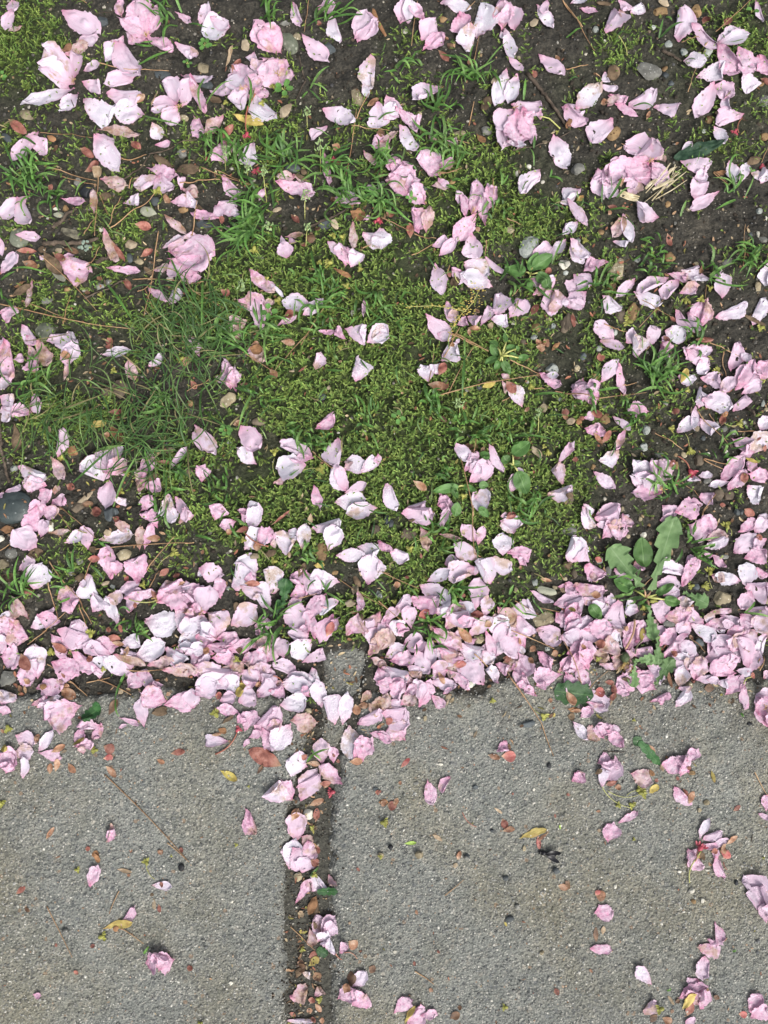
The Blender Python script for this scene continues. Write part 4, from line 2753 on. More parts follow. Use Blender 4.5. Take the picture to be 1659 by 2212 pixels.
def m_petal(kind):
    names = {'n': 'pale pink petal', 'w': 'dewy white-pink petal', 'p': 'rose-pink crinkled petal', 'c': 'wilted petal'}
    m, nt, b = mat(names[kind]); T = NT(nt); v = T.pos(True)
    at = T.attr('puv'); sx = T.n('ShaderNodeSeparateXYZ'); T.l(at.outputs['Vector'], sx.inputs[0]); s, t, sd = sx.outputs
    r = T.rand()
    A = {'n': ((.66, .60, .69), (.70, .535, .65)), 'w': ((.645, .635, .70), (.67, .60, .69)), 'p': ((.70, .52, .63), (.665, .41, .545)), 'c': ((.62, .53, .53), (.66, .52, .57))}[kind]
    c = T.mix(T.math('FRACT', T.math('MULTIPLY', T.math('ADD', r, sd), 7.3)), A[0], A[1])
    n1 = T.noise(v, 130, 3)
    c = T.mix(T.ramp(n1, [(.4, 0.0), (.7, .75 if kind != 'w' else .4)]), c, {'n': (.68, .52, .63), 'w': (.70, .64, .74), 'p': (.72, .62, .70), 'c': (.52, .36, .30)}[kind])
    # veins fan out from the base
    cb = T.n('ShaderNodeCombineXYZ'); T.l(T.math('MULTIPLY', t, 15), cb.inputs[0]); T.l(T.math('MULTIPLY', s, 1.2), cb.inputs[1]); T.l(T.math('MULTIPLY', T.math('ADD', r, sd), 40), cb.inputs[2])
    vn = T.noise(cb.outputs[0], 1.6, 4, .65)
    c = T.mix(T.ramp(vn, [(.46, 0.0), (.72, .6)]), c, T.mix(1.0, c, (.86, .66, .82), 'MULTIPLY'))
    # blush at the claw and along the rim
    bl = T.ramp(s, [(0.0, .85), (.08, .5), (.26, .16), (.50, 0.0)])
    c = T.mix(bl, c, (.60, .20, .33))
    rim = T.math('MULTIPLY', T.ramp(T.math('ABSOLUTE', t), [(.74, 0.0), (1.0, .50)]), T.math('GREATER_THAN', T.noise(v, 60, 1), .48))
    c = T.mix(rim, c, (.62, .33, .47) if kind != 'c' else (.34, .19, .10))
    # small brown bruises
    vo = T.voro(v, 230); sp = T.n('ShaderNodeSeparateColor'); T.l(vo.outputs['Color'], sp.inputs[0])
    d = T.math('MULTIPLY', T.math('GREATER_THAN', sp.outputs[0], {'n': .982, 'w': .95, 'p': .94, 'c': .70}[kind]), T.math('LESS_THAN', vo.outputs['Distance'], .24))
    c = T.mix(T.math('MULTIPLY', d, .65), c, (.20, .11, .07))
    if kind in 'nwp':     # some petals are going brown
        c = T.mix(T.math('MULTIPLY', T.math('GREATER_THAN', T.math('FRACT', T.math('MULTIPLY', T.math('ADD', r, sd), 3.1)), .80), T.ramp(T.noise(v, 95, 4), [(.50, 0.0), (.62, .75)])), c, (.42, .29, .20))
    if kind == 'c':
        c = T.mix(T.ramp(T.noise(v, 75, 4), [(.45, 0.0), (.66, .95)]), c, (.30, .20, .11))
    if kind in 'pc':
        n4 = T.noise(v, 420, 4, .75); c = T.mix(T.ramp(n4, [(.58, 0.0), (.72, .55)]), c, (.74, .68, .75) if kind == 'p' else (.60, .50, .44)); c = T.mix(T.ramp(n4, [(.34, .85), (.50, 0.0)]), c, T.mix(1.0, c, (.88, .58, .74), 'MULTIPLY'))
    T.l(c, b.inputs['Base Color']); b.inputs['Roughness'].default_value = .42 if kind == 'w' else .55
    b.inputs['Specular IOR Level'].default_value = .35
    if kind == 'w':
        dv = T.voro(v, 640); hgt = T.math('ADD', T.math('MULTIPLY', T.math('GREATER_THAN', T.noise(v, 70, 2), .5), T.math('SUBTRACT', .5, dv.outputs['Distance'], clamp=True)), T.math('MULTIPLY', vn, .5))
        T.bump(hgt, .9, .0007, b)
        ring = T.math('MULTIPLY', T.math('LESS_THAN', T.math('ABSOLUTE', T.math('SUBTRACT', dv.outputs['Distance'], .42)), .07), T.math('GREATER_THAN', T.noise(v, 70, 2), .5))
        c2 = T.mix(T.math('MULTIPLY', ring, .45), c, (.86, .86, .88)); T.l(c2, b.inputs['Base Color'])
    else:
        T.bump(T.math('ADD', vn, T.math('MULTIPLY', T.noise(v, 420 if kind == 'n' else 260, 3), .4 if kind == 'n' else 1.2)), .7, .0008, b)
    # thin: light shines through
    tr = T.n('ShaderNodeBsdfTranslucent'); T.l(c, tr.inputs['Color'])
    mx = T.n('ShaderNodeMixShader'); mx.inputs[0].default_value = .17
    T.l(b.outputs[0], mx.inputs[1]); T.l(tr.outputs[0], mx.inputs[2]); T.l(mx.outputs[0], nt.nodes['Material Output'].inputs['Surface'])
    return m
def m_plain(name, c0, c1, scale=120, rough=.55, bump=.0005, spots=None, base=None, transl=0.0, spec=.35, c2=None):
    m, nt, b = mat(name); T = NT(nt); v = T.pos(True)
    n1 = T.noise(v, scale, 4); stops = [(.34, c0), (.66, c1)] if c2 is None else [(.30, c0), (.5, c1), (.7, c2)]
    c = T.ramp(n1, stops)
    r = T.rand(); c = T.mix(1.0, c, T.ramp(r, [(0, .72), (1, 1.25)]), 'MULTIPLY')
    if base:   # colour towards the thin end of a scale or leaf
        sx = T.n('ShaderNodeSeparateXYZ'); T.l(T.attr('puv').outputs['Vector'], sx.inputs[0])
        c = T.mix(T.ramp(sx.outputs[0], base[1]), c, base[0])
        # midrib
        if len(base) > 2:
            c = T.mix(T.ramp(T.math('ABSOLUTE', sx.outputs[1]), [(0.0, .8), (.07, .0)]), c, base[2])
    if spots:
        vo = T.voro(v, spots[1]); sp = T.n('ShaderNodeSeparateColor'); T.l(vo.outputs['Color'], sp.inputs[0])
        c = T.mix(T.math('MULTIPLY', T.math('GREATER_THAN', sp.outputs[0], spots[2]), T.math('LESS_THAN', vo.outputs['Distance'], .38)), c, spots[0])
    T.l(c, b.inputs['Base Color']); b.inputs['Roughness'].default_value = rough; b.inputs['Specular IOR Level'].default_value = spec
    T.bump(T.noise(v, scale * 4, 4, .65), .8, bump, b)
    if transl:
        tr = T.n('ShaderNodeBsdfTranslucent'); T.l(c, tr.inputs['Color']); mx = T.n('ShaderNodeMixShader'); mx.inputs[0].default_value = transl
        T.l(b.outputs[0], mx.inputs[1]); T.l(tr.outputs[0], mx.inputs[2]); T.l(mx.outputs[0], nt.nodes['Material Output'].inputs['Surface'])
    return m
def m_col(name, rough=.6, transl=0.0, gain=1.0):      # colour from the mesh's own per-leaf colour
    m, nt, b = mat(name); T = NT(nt); c = T.attr('Col').outputs['Color']
    v = T.pos(False); c = T.mix(1.0, c, T.ramp(T.noise(v, 500, 2), [(.3, .7 * gain), (.7, 1.25 * gain)]), 'MULTIPLY')
    T.l(c, b.inputs['Base Color']); b.inputs['Roughness'].default_value = rough; b.inputs['Specular IOR Level'].default_value = .35
    if transl:
        tr = T.n('ShaderNodeBsdfTranslucent'); T.l(c, tr.inputs['Color']); mx = T.n('ShaderNodeMixShader'); mx.inputs[0].default_value = transl
        T.l(b.outputs[0], mx.inputs[1]); T.l(tr.outputs[0], mx.inputs[2]); T.l(mx.outputs[0], nt.nodes['Material Output'].inputs['Surface'])
    return m
P_M = {k: m_petal(k) for k in 'nwpc'}
tipb = [(0, .75), (.12, .35), (.3, 0.0)]
SC_M = {'r': m_plain('red-brown bud scale', (.085, .022, .018), (.26, .10, .075), 160, base=((.42, .32, .20), tipb), transl=.12, c2=(.40, .20, .16)),
        'R': m_plain('coral bud scale', (.33, .07, .07), (.52, .24, .20), 160, base=((.58, .46, .28), tipb), transl=.12),
        'o': m_plain('orange-brown bud scale', (.13, .055, .03), (.32, .17, .10), 160, base=((.50, .40, .26), tipb), transl=.12, c2=(.48, .34, .25)),
        'b': m_plain('dark brown dry scale', (.06, .032, .02), (.20, .115, .065), 160, transl=.05),
        't': m_plain('tan dry scale', (.24, .17, .10), (.46, .36, .25), 160, transl=.12),
        'y': m_plain('yellow-green dry scale', (.26, .21, .045), (.44, .37, .11), 160, transl=.15, base=((.30, .17, .06), [(0, .0), (.7, .0), (1, .6)])),
        'G': m_plain('lime green bud scale', (.22, .36, .06), (.36, .50, .12), 160, transl=.15)}
ST_M = {'g': m_plain('grey pebble', (.10, .10, .09), (.19, .19, .17), 150, .7, .0006, ((.36, .36, .34), 900, .9)),
        'G': m_plain('big grey granite pebble', (.12, .13, .13), (.26, .27, .27), 260, .55, .0006, ((.55, .56, .55), 700, .8)),
        'd': m_plain('blue-grey stone', (.035, .042, .046), (.085, .10, .105), 120, .6, .0004),
        'D': m_plain('dark slate', (.024, .033, .035), (.060, .078, .078), 90, .45, .0004, ((.13, .15, .15), 500, .93)),
        'k': m_plain('black pebble', (.006, .007, .009), (.022, .025, .030), 120, .6, .0003),
        't': m_plain('tan stone', (.17, .145, .09), (.34, .29, .19), 140, .75, .0007, ((.48, .44, .34), 600, .85)),
        'q': m_plain('pale quartz stone', (.15, .17, .16), (.34, .36, .33), 170, .5, .0006, ((.07, .09, .09), 420, .82)),
        'w': m_plain('white quartz chip', (.36, .35, .29), (.60, .58, .50), 150, .5, .0005),
        'o': m_plain('ochre stone', (.14, .085, .04), (.30, .20, .095), 130, .7, .0006, ((.09, .045, .02), 420, .82)),
        'b': m_plain('brown stone', (.065, .050, .036), (.15, .12, .085), 130, .75, .0006),
        'l': m_plain('pale olive stone', (.19, .20, .15), (.33, .34, .26), 130, .6, .0004),
        'm': m_plain('mottled mossy stone', (.055, .068, .045), (.16, .17, .13), 110, .75, .0007, ((.24, .25, .20), 330, .8))}
LEAF_M = {'o': m_plain('weed leaf', (.075, .165, .045), (.115, .235, .065), 90, .5, base=((.2, .32, .12), [(0, 0.0), (1, 0.0)], (.20, .33, .13)), transl=.2),
          'L': m_plain('lobed weed leaf', (.095, .175, .065), (.155, .255, .105), 90, .55, base=((.2, .3, .12), [(0, .5), (.2, 0.0)], (.22, .32, .16)), transl=.15),
          'x': m_plain('dark green leaf', (.020, .075, .022), (.045, .13, .035), 140, .5, base=((.1, .2, .06), [(0, 0.0), (1, 0.0)], (.10, .20, .07)), transl=.1),
          'h': m_plain('dark green wrinkled leaf', (.008, .028, .014), (.026, .062, .032), 260, .6),
          'c': m_plain('clover leaf', (.085, .20, .045), (.14, .30, .075), 120, .5, transl=.2)}
BARK_M = {'b': m_plain('brown bark', (.055, .037, .022), (.17, .12, .075), 110, .85, .001),
          'o': m_plain('orange bark', (.15, .075, .035), (.33, .18, .09), 110, .8, .0008),
          't': m_plain('tan bark', (.20, .155, .10), (.42, .35, .25), 110, .8, .0008),
          'g': m_plain('grey bark', (.13, .13, .10), (.27, .27, .22), 110, .85, .0008),
          'w': m_plain('weathered wood', (.07, .065, .048), (.30, .28, .20), 200, .85, .001),
          'y': m_plain('yellow dry leaf', (.25, .19, .04), (.47, .38, .12), 90, .6, .0006, transl=.12, c2=(.34, .19, .07)),
          'r': m_plain('red dry leaf', (.08, .02, .02), (.20, .06, .05), 110, .6, .0006)}
M_NEEDLE = m_plain('dead pine needle', (.22, .12, .06), (.44, .29, .16), 60, .6, .0002)
M_TWIG = m_plain('dark twig bark', (.040, .030, .022), (.13, .10, .075), 160, .85, .0012)
M_STRAW = m_plain('splintered straw-coloured wood', (.40, .33, .19), (.66, .59, .42), 260, .75, .0008)
M_CRIM = m_plain('crimson calyx', (.26, .03, .05), (.42, .08, .11), 200, .4, .0003)
M_STALK = {'y': m_plain('yellow-green stalk', (.30, .32, .09), (.46, .46, .18), 80, .5, .0002), 'r': m_plain('red stalk', (.28, .09, .06), (.42, .18, .12), 80, .5, .0002),
           'R': m_plain('coral stalk', (.36, .15, .11), (.48, .25, .17), 80, .5, .0002), 'o': m_plain('tan-pink stalk', (.28, .17, .10), (.42, .27, .17), 80, .5, .0003),
           'g': m_plain('grey-green stalk', (.09, .11, .05), (.17, .18, .09), 80, .6, .0003)}
M_HUSK = m_plain('yellow-green bud husk', (.20, .21, .04), (.38, .38, .10), 240, .5, .0003, transl=.15)
M_GRASS = m_col('grass blade', .45, .22)
M_MOSS = m_col('moss leaf', .65, .25)
M_MIX = m_col('grit and crumbs', .85)
M_SEED = m_col('grass seed head', .6, .15)
M_YSPRAY = m_plain('withered yellow flowers', (.32, .24, .05), (.50, .42, .12), 300, .7, .0004)
M_LICH = m_plain('grey-green lichen', (.16, .22, .18), (.32, .40, .33), 260, .85, .0006)
M_INSECT = m_plain('black insect shell', (.004, .004, .006), (.014, .014, .018), 300, .35, .0002)
M_WING = m_plain('dark insect wing', (.012, .012, .016), (.03, .03, .035), 300, .3, .0001, transl=.3)
M_STAMEN = m_plain('yellow stamens', (.42, .28, .10), (.60, .44, .22), 200, .6, .0002)
M_PINV = m_plain('dandelion bracts', (.035, .055, .022), (.09, .12, .05), 160, .6, .0004)
M_FLOSS = m_plain('withered dandelion floss', (.26, .16, .06), (.50, .38, .15), 240, .7, .0004)

# ---- mesh builders
def mesh_obj(name, V, F, m, parent=None, uv=None, col=None, smooth=True, centre=None):
    """V (n,3) world coordinates; the object's origin sits at centre (default: the mesh's middle at its lowest point)"""
    V = np.asarray(V, dtype=np.float64)
    if centre is None:
        mn = V.min(0); mx = V.max(0); centre = np.array([(mn[0] + mx[0]) / 2, (mn[1] + mx[1]) / 2, mn[2]])
    centre = np.asarray(centre, dtype=np.float64)
    me = bpy.data.meshes.new(name)
    L = V - centre
    if isinstance(F, np.ndarray):
        k = F.shape[1]; me.vertices.add(len(L)); me.vertices.foreach_set('co', L.astype(np.float32).ravel())
        me.loops.add(F.size); me.loops.foreach_set('vertex_index', F.astype(np.int32).ravel())
        me.polygons.add(len(F)); me.polygons.foreach_set('loop_start', np.arange(0, F.size, k, dtype=np.int32))
        try: me.polygons.foreach_set('loop_total', np.full(len(F), k, dtype=np.int32))
        except Exception: pass
        me.update(calc_edges=True)
    else:
        me.from_pydata([tuple(p) for p in L], [], [tuple(f) for f in F]); me.update()
    if smooth: me.polygons.foreach_set('use_smooth', np.ones(len(me.polygons), dtype=bool))
    if uv is not None:
        a = me.attributes.new('puv', 'FLOAT_VECTOR', 'POINT'); a.data.foreach_set('vector', np.asarray(uv, dtype=np.float32).ravel())
    if col is not None:
        a = me.attributes.new('Col', 'FLOAT_COLOR', 'POINT'); c4 = np.ones((len(V), 4), dtype=np.float32); c4[:, :3] = col; a.data.foreach_set('color', c4.ravel())
    me.materials.append(m)
    o = bpy.data.objects.new(name, me); C.objects.link(o)
    if parent is None: o.location = centre
    else:
        o.parent = parent; p = parent; off = np.array(p.location)
        while p.parent: p = p.parent; off = off + np.array(p.location)
        o.location = centre - off
    return o
def empty(name, x, y, z):
    o = bpy.data.objects.new(name, None); C.objects.link(o); o.location = (x, y, z); o.empty_display_size = .01; return o

# ---- ground relief and the height field everything settles on
SLAB_Z = .003
def poly_w(pts, z=0): return np.array([G(a, b, z) for a, b in pts])
FAR = 1.6
LS = [(-9000, 2730), (0, 2722), (200, 2716), (420, 2726), (640, 2700), (820, 2716), (1010, 2712), (1150, 2730), (1232, 2790), (1215, 2900), (1178, 3040), (1150, 3200), (1138, 3400), (1134, 3700), (1138, 4032), (1150, 9000), (-9000, 9000)]
RS = [(1405, 2780), (1440, 2730), (1520, 2705), (1700, 2700), (1900, 2712), (2080, 2600), (2300, 2590), (2600, 2660), (2800, 2668), (3024, 2668), (9000, 2660), (9000, 9000), (1290, 9000), (1284, 4032), (1280, 3600), (1284, 3300), (1300, 3120), (1330, 2990), (1350, 2960)]
STUB_ = [(1286, 2556), (1340, 2544), (1400, 2548), (1440, 2562), (1446, 2610), (1446, 2680), (1428, 2728), (1392, 2775), (1378, 2830), (1362, 2900), (1335, 2945), (1290, 2950), (1262, 2880), (1256, 2790), (1268, 2700), (1272, 2620)]
def clampfar(P):
    P = P.copy(); P[:, 0] = np.clip(P[:, 0], -30, 30); P[:, 1] = np.clip(P[:, 1], -30, 30); return P
def Gl(pts):
    out = []
    for a, b in pts:
        ca, cb = min(max(a, -1500), 4500), min(max(b, -1500), 5500)
        x, y = G(ca, cb, SLAB_Z)
        if a <= -9000: x = -6
        if a >= 9000: x = 6
        if b >= 9000: y = -4
        out.append((x, y))
    return np.array(out)
STUB = [(1355 + (a - 1355) * 1.14, 2745 + (b - 2745) * 1.05) for a, b in STUB_]
LSW, RSW, STW = Gl(LS), Gl(RS), Gl(STUB)
def sdist(P, X, Y):
    """signed distance to polygon P, positive inside"""
    d = np.full(X.shape, 1e9); ins = np.zeros(X.shape, bool); n = len(P)
    for i in range(n):
        ax, ay = P[i]; bx, by = P[(i + 1) % n]; ex, ey = bx - ax, by - ay
        t = np.clip(((X - ax) * ex + (Y - ay) * ey) / (ex * ex + ey * ey), 0, 1)
        d = np.minimum(d, np.hypot(X - ax - t * ex, Y - ay - t * ey))
        if ay != by: ins ^= ((ay > Y) != (by > Y)) & (X < (bx - ax) * (Y - ay) / (by - ay) + ax)
    return np.where(ins, d, -d)
def slab_h(P, X, Y, seed, top=SLAB_Z):
    d = sdist(P, X, Y) + (fbm(X, Y, 120, seed, 4) - .5) * .0095
    ew = .0065 + .008 * np.clip((toPx(X, Y)[1] - 2900) / 200, 0, 1)
    e = np.clip(d / ew, 0, 1); z = -.012 + (top + .012) * np.sqrt(np.clip(1 - (1 - e) ** 2.2, 0, 1))
    z = z + (fbm(X, Y, 30, seed + 5, 2) - .5) * .0016 + (vnoise(X, Y, 420, seed + 9) - .5) * .0006 * e
    pit = np.clip(vnoise(X, Y, 330, seed + 3) - .70, 0, 1) * .0030; z = z - pit * e
    return z, d
MOSS = [(560,620,480,330,.42),(1050,560,420,300,.5),(1500,600,380,380,.45),(250,1450,420,250,.5),(1000,1800,700,300,.6),(2500,1700,400,300,.42),(2750,300,350,300,.42),(2350,850,420,300,.4),(350,2150,350,200,.4),(2250,1250,300,400,.5),(2650,1250,300,200,.4),(80,180,190,240,1),(60,560,120,120,.5),(330,320,150,90,.35),(470,900,220,130,.65),(380,1060,330,130,.5),(300,1230,420,140,.55),(560,1290,200,120,.6),(1150,1150,360,260,1.1),(1500,1250,330,300,1.1),(1350,1500,420,360,1.1),(1750,1650,470,360,1.1),
        (1500,1820,440,270,1.05),(1200,2000,470,260,1),(1760,2140,430,220,.9),(2060,1960,260,250,.9),(2200,1680,200,260,.7),(900,1170,170,220,.9),(230,1640,320,170,.7),(700,1870,260,180,.6),(1850,760,380,240,.85),(2060,860,260,150,.9),
        (2000,500,360,320,.35),(1500,1000,300,150,.8),(2400,160,160,220,.45),(2930,200,150,220,.9),(2930,450,150,130,.5),(2360,1180,170,330,.55),(2450,1420,250,110,.5),(2270,1900,150,200,.6),(2960,1060,120,120,.5),(1900,2350,280,110,.7),
        (2740,1760,200,220,.3),(1500,2410,260,110,.8),(1000,2250,170,60,.4),(1100,260,120,60,.3),(1550,160,110,110,.5),(1290,440,120,80,.4),(2650,620,200,160,.35),(2830,560,140,160,.6),(60,780,90,200,.4),(760,2050,200,110,.6),(2330,1540,150,150,.6),
        (1650,1950,300,160,.9),(1900,1380,300,200,.9),(2350,700,200,130,.4),(1350,2480,160,60,.6),(620,2560,260,50,.3),(1000,700,200,120,.3),(2100,640,160,110,.5),(60,2280,120,90,.3),(430,430,120,60,.3),(2250,330,160,160,.4)]
def mossd(px, py):
    s = np.zeros(np.shape(px))
    for x, y, rx, ry, k in MOSS: s = np.maximum(s, k * np.exp(-(((px - x) / rx) ** 2 + ((py - y) / ry) ** 2) * .9))
    return s
def ground_h(X, Y):
    z = (fbm(X, Y, 18, 3, 3) - .5) * .008 + (fbm(X, Y, 120, 31, 3) - .5) * .0064 + (vnoise(X, Y, 500, 41) - .5) * .0011
    dl = np.maximum(sdist(LSW, X, Y), sdist(RSW, X, Y))
    px, py = toPx(X, Y)
    inslab = np.clip((py - 2560) / 260, 0, 1)                # the ground sinks under the paving and in the joint
    jt = np.clip(1 - np.abs(px - 1215 + (3600 - py) * -.045) / 230, 0, 1) * np.clip((py - 2860) / 120, 0, 1)
    z = z * (1 - .6 * inslab) + .0006 * inslab - np.clip((dl - .006) / .012, 0, 1) * .022 - np.clip(jt * 2, 0, 1) * .0024
    ds = sdist(STW, X, Y); z = z + np.clip((ds + .012) / .012, 0, 1) * .0012 - np.clip((ds - .005) / .006, 0, 1) * .012
    md = np.clip(mossd(px, py) * 1.5 - .35, 0, 1) * (1 - inslab)
    return z + md * (.0015 + .003 * fbm(X, Y, 60, 77, 2)), md
def axis(lo, hi, step, far):
    a = np.arange(lo, hi, step); g = []; d = step; x = hi
    while x < far: d *= 1.35; x += d; g.append(x)
    h = []; d = step; x = lo
    while x > -far: d *= 1.35; x -= d; h.append(x)
    return np.concatenate([h[::-1], a, g])
def grid_faces(nx, ny):
    i = np.arange(nx * ny).reshape(ny, nx); return np.stack([i[:-1, :-1].ravel(), i[:-1, 1:].ravel(), i[1:, 1:].ravel(), i[1:, :-1].ravel()], 1)
ax_, ay_ = axis(-.36, .36, .0014, 30), axis(-.47, .50, .0014, 30)
X, Y = np.meshgrid(ax_, ay_); Z, MD = ground_h(X, Y)
V = np.stack([X.ravel(), Y.ravel(), Z.ravel()], 1); F = grid_faces(len(ax_), len(ay_))
go = mesh_obj('ground', V, F, m_ground(), centre=(0, 0, 0)); go['kind'] = 'structure'
a = go.data.attributes.new('moss', 'FLOAT', 'POINT'); a.data.foreach_set('value', (MD.ravel() * .85).astype(np.float32))
jv = np.clip((toPx(X, Y)[1].ravel() - 2820) / 200, 0, 1); a = go.data.attributes.new('joint', 'FLOAT', 'POINT'); a.data.foreach_set('value', jv.astype(np.float32))
CONC = m_concrete()
def slab(name, P, seed, top, m, x0, x1, y0, y1, far):
    axx, ayy = axis(x0, x1, .0012, far) if far else np.arange(x0, x1, .0012), None
    ayy = np.arange(y0, y1, .0012)
    if far:
        g = []; d = .0012; x = y0
        while x > -3.9: d *= 1.35; x -= d; g.append(x)
        ayy = np.concatenate([g[::-1], ayy]); axx = axx[(axx > -5.9) & (axx < 5.9)]
    X, Y = np.meshgrid(axx, ayy); Z, d = slab_h(P, X, Y, seed, top)
    F = grid_faces(len(axx), len(ayy)); ok = (d.ravel()[F] > -.0012).any(1); F = F[ok]
    used = np.unique(F); mp = np.full(X.size, -1); mp[used] = np.arange(len(used)); F = mp[F]
    V = np.stack([X.ravel(), Y.ravel(), Z.ravel()], 1)[used]
    o = mesh_obj(name, V, F, m, centre=(0, 0, 0) if far else None)
    px, py = toPx(V[:, 0], V[:, 1]); dd = d.ravel()[used]
    nn = fbm(V[:, 0], V[:, 1], 45, 61, 3)
    dirt = np.clip(1.1 - dd / .008, 0, 1) * (.1 + nn) + np.clip(1 - (py - 2680) / 420, 0, 1) * np.clip(nn * 2.4 - .9, 0, 1) * .9
    a = o.data.attributes.new('dirt', 'FLOAT', 'POINT'); a.data.foreach_set('value', np.clip(dirt, 0, .95).astype(np.float32))
    return o
xl, yl = G(1260, 2600, 0)
o = slab('pavement', LSW, 21, SLAB_Z, CONC, -.36, G(1260, 2900)[0], -.47, G(0, 2640)[1], 30); o['kind'] = 'structure'
o = slab('pavement', RSW, 22, SLAB_Z, CONC, G(1250, 2900)[0], .36, -.47, G(0, 2560)[1], 30); o['kind'] = 'structure'
x0, y0 = G(1235, 2975); x1, y1 = G(1470, 2520)
stub = slab('concrete_stub', STW, 23, .0015, m_concrete('damp blue-grey concrete', .92), x0, x1, y0, y1, 0)
stub['label'] = 'wedge-shaped broken concrete stub between the two slabs at the top of the joint'; stub['category'] = 'concrete block'

HR = .001; HX0, HY0, HNX, HNY = -.40, -.52, 800, 1060
hx = HX0 + (np.arange(HNX) + .5) * HR; hy = HY0 + (np.arange(HNY) + .5) * HR
XX, YY = np.meshgrid(hx, hy); H, MDH = ground_h(XX, YY)
for P, sd, tp in ((LSW, 21, SLAB_Z), (RSW, 22, SLAB_Z), (STW, 23, .0015)):
    z, d = slab_h(P, XX, YY, sd, tp); H = np.where(d > 0, np.maximum(H, z), H)
ONSLAB = np.maximum(np.maximum(sdist(LSW, XX, YY), sdist(RSW, XX, YY)), sdist(STW, XX, YY))
H0 = H.copy(); H = H + MDH * .0012
def hidx(x, y):
    return np.clip(((np.asarray(y) - HY0) / HR).astype(int), 0, HNY - 1), np.clip(((np.asarray(x) - HX0) / HR).astype(int), 0, HNX - 1)
def hat(x, y, A=None): i, j = hidx(x, y); return (H if A is None else A)[i, j]
def hput(V):
    i, j = hidx(V[:, 0], V[:, 1]); np.maximum.at(H, (i, j), V[:, 2])
def W(px, py):        # survey spot -> ground point at the paving/soil height
    x, y = G(px, py, .002); return x, y

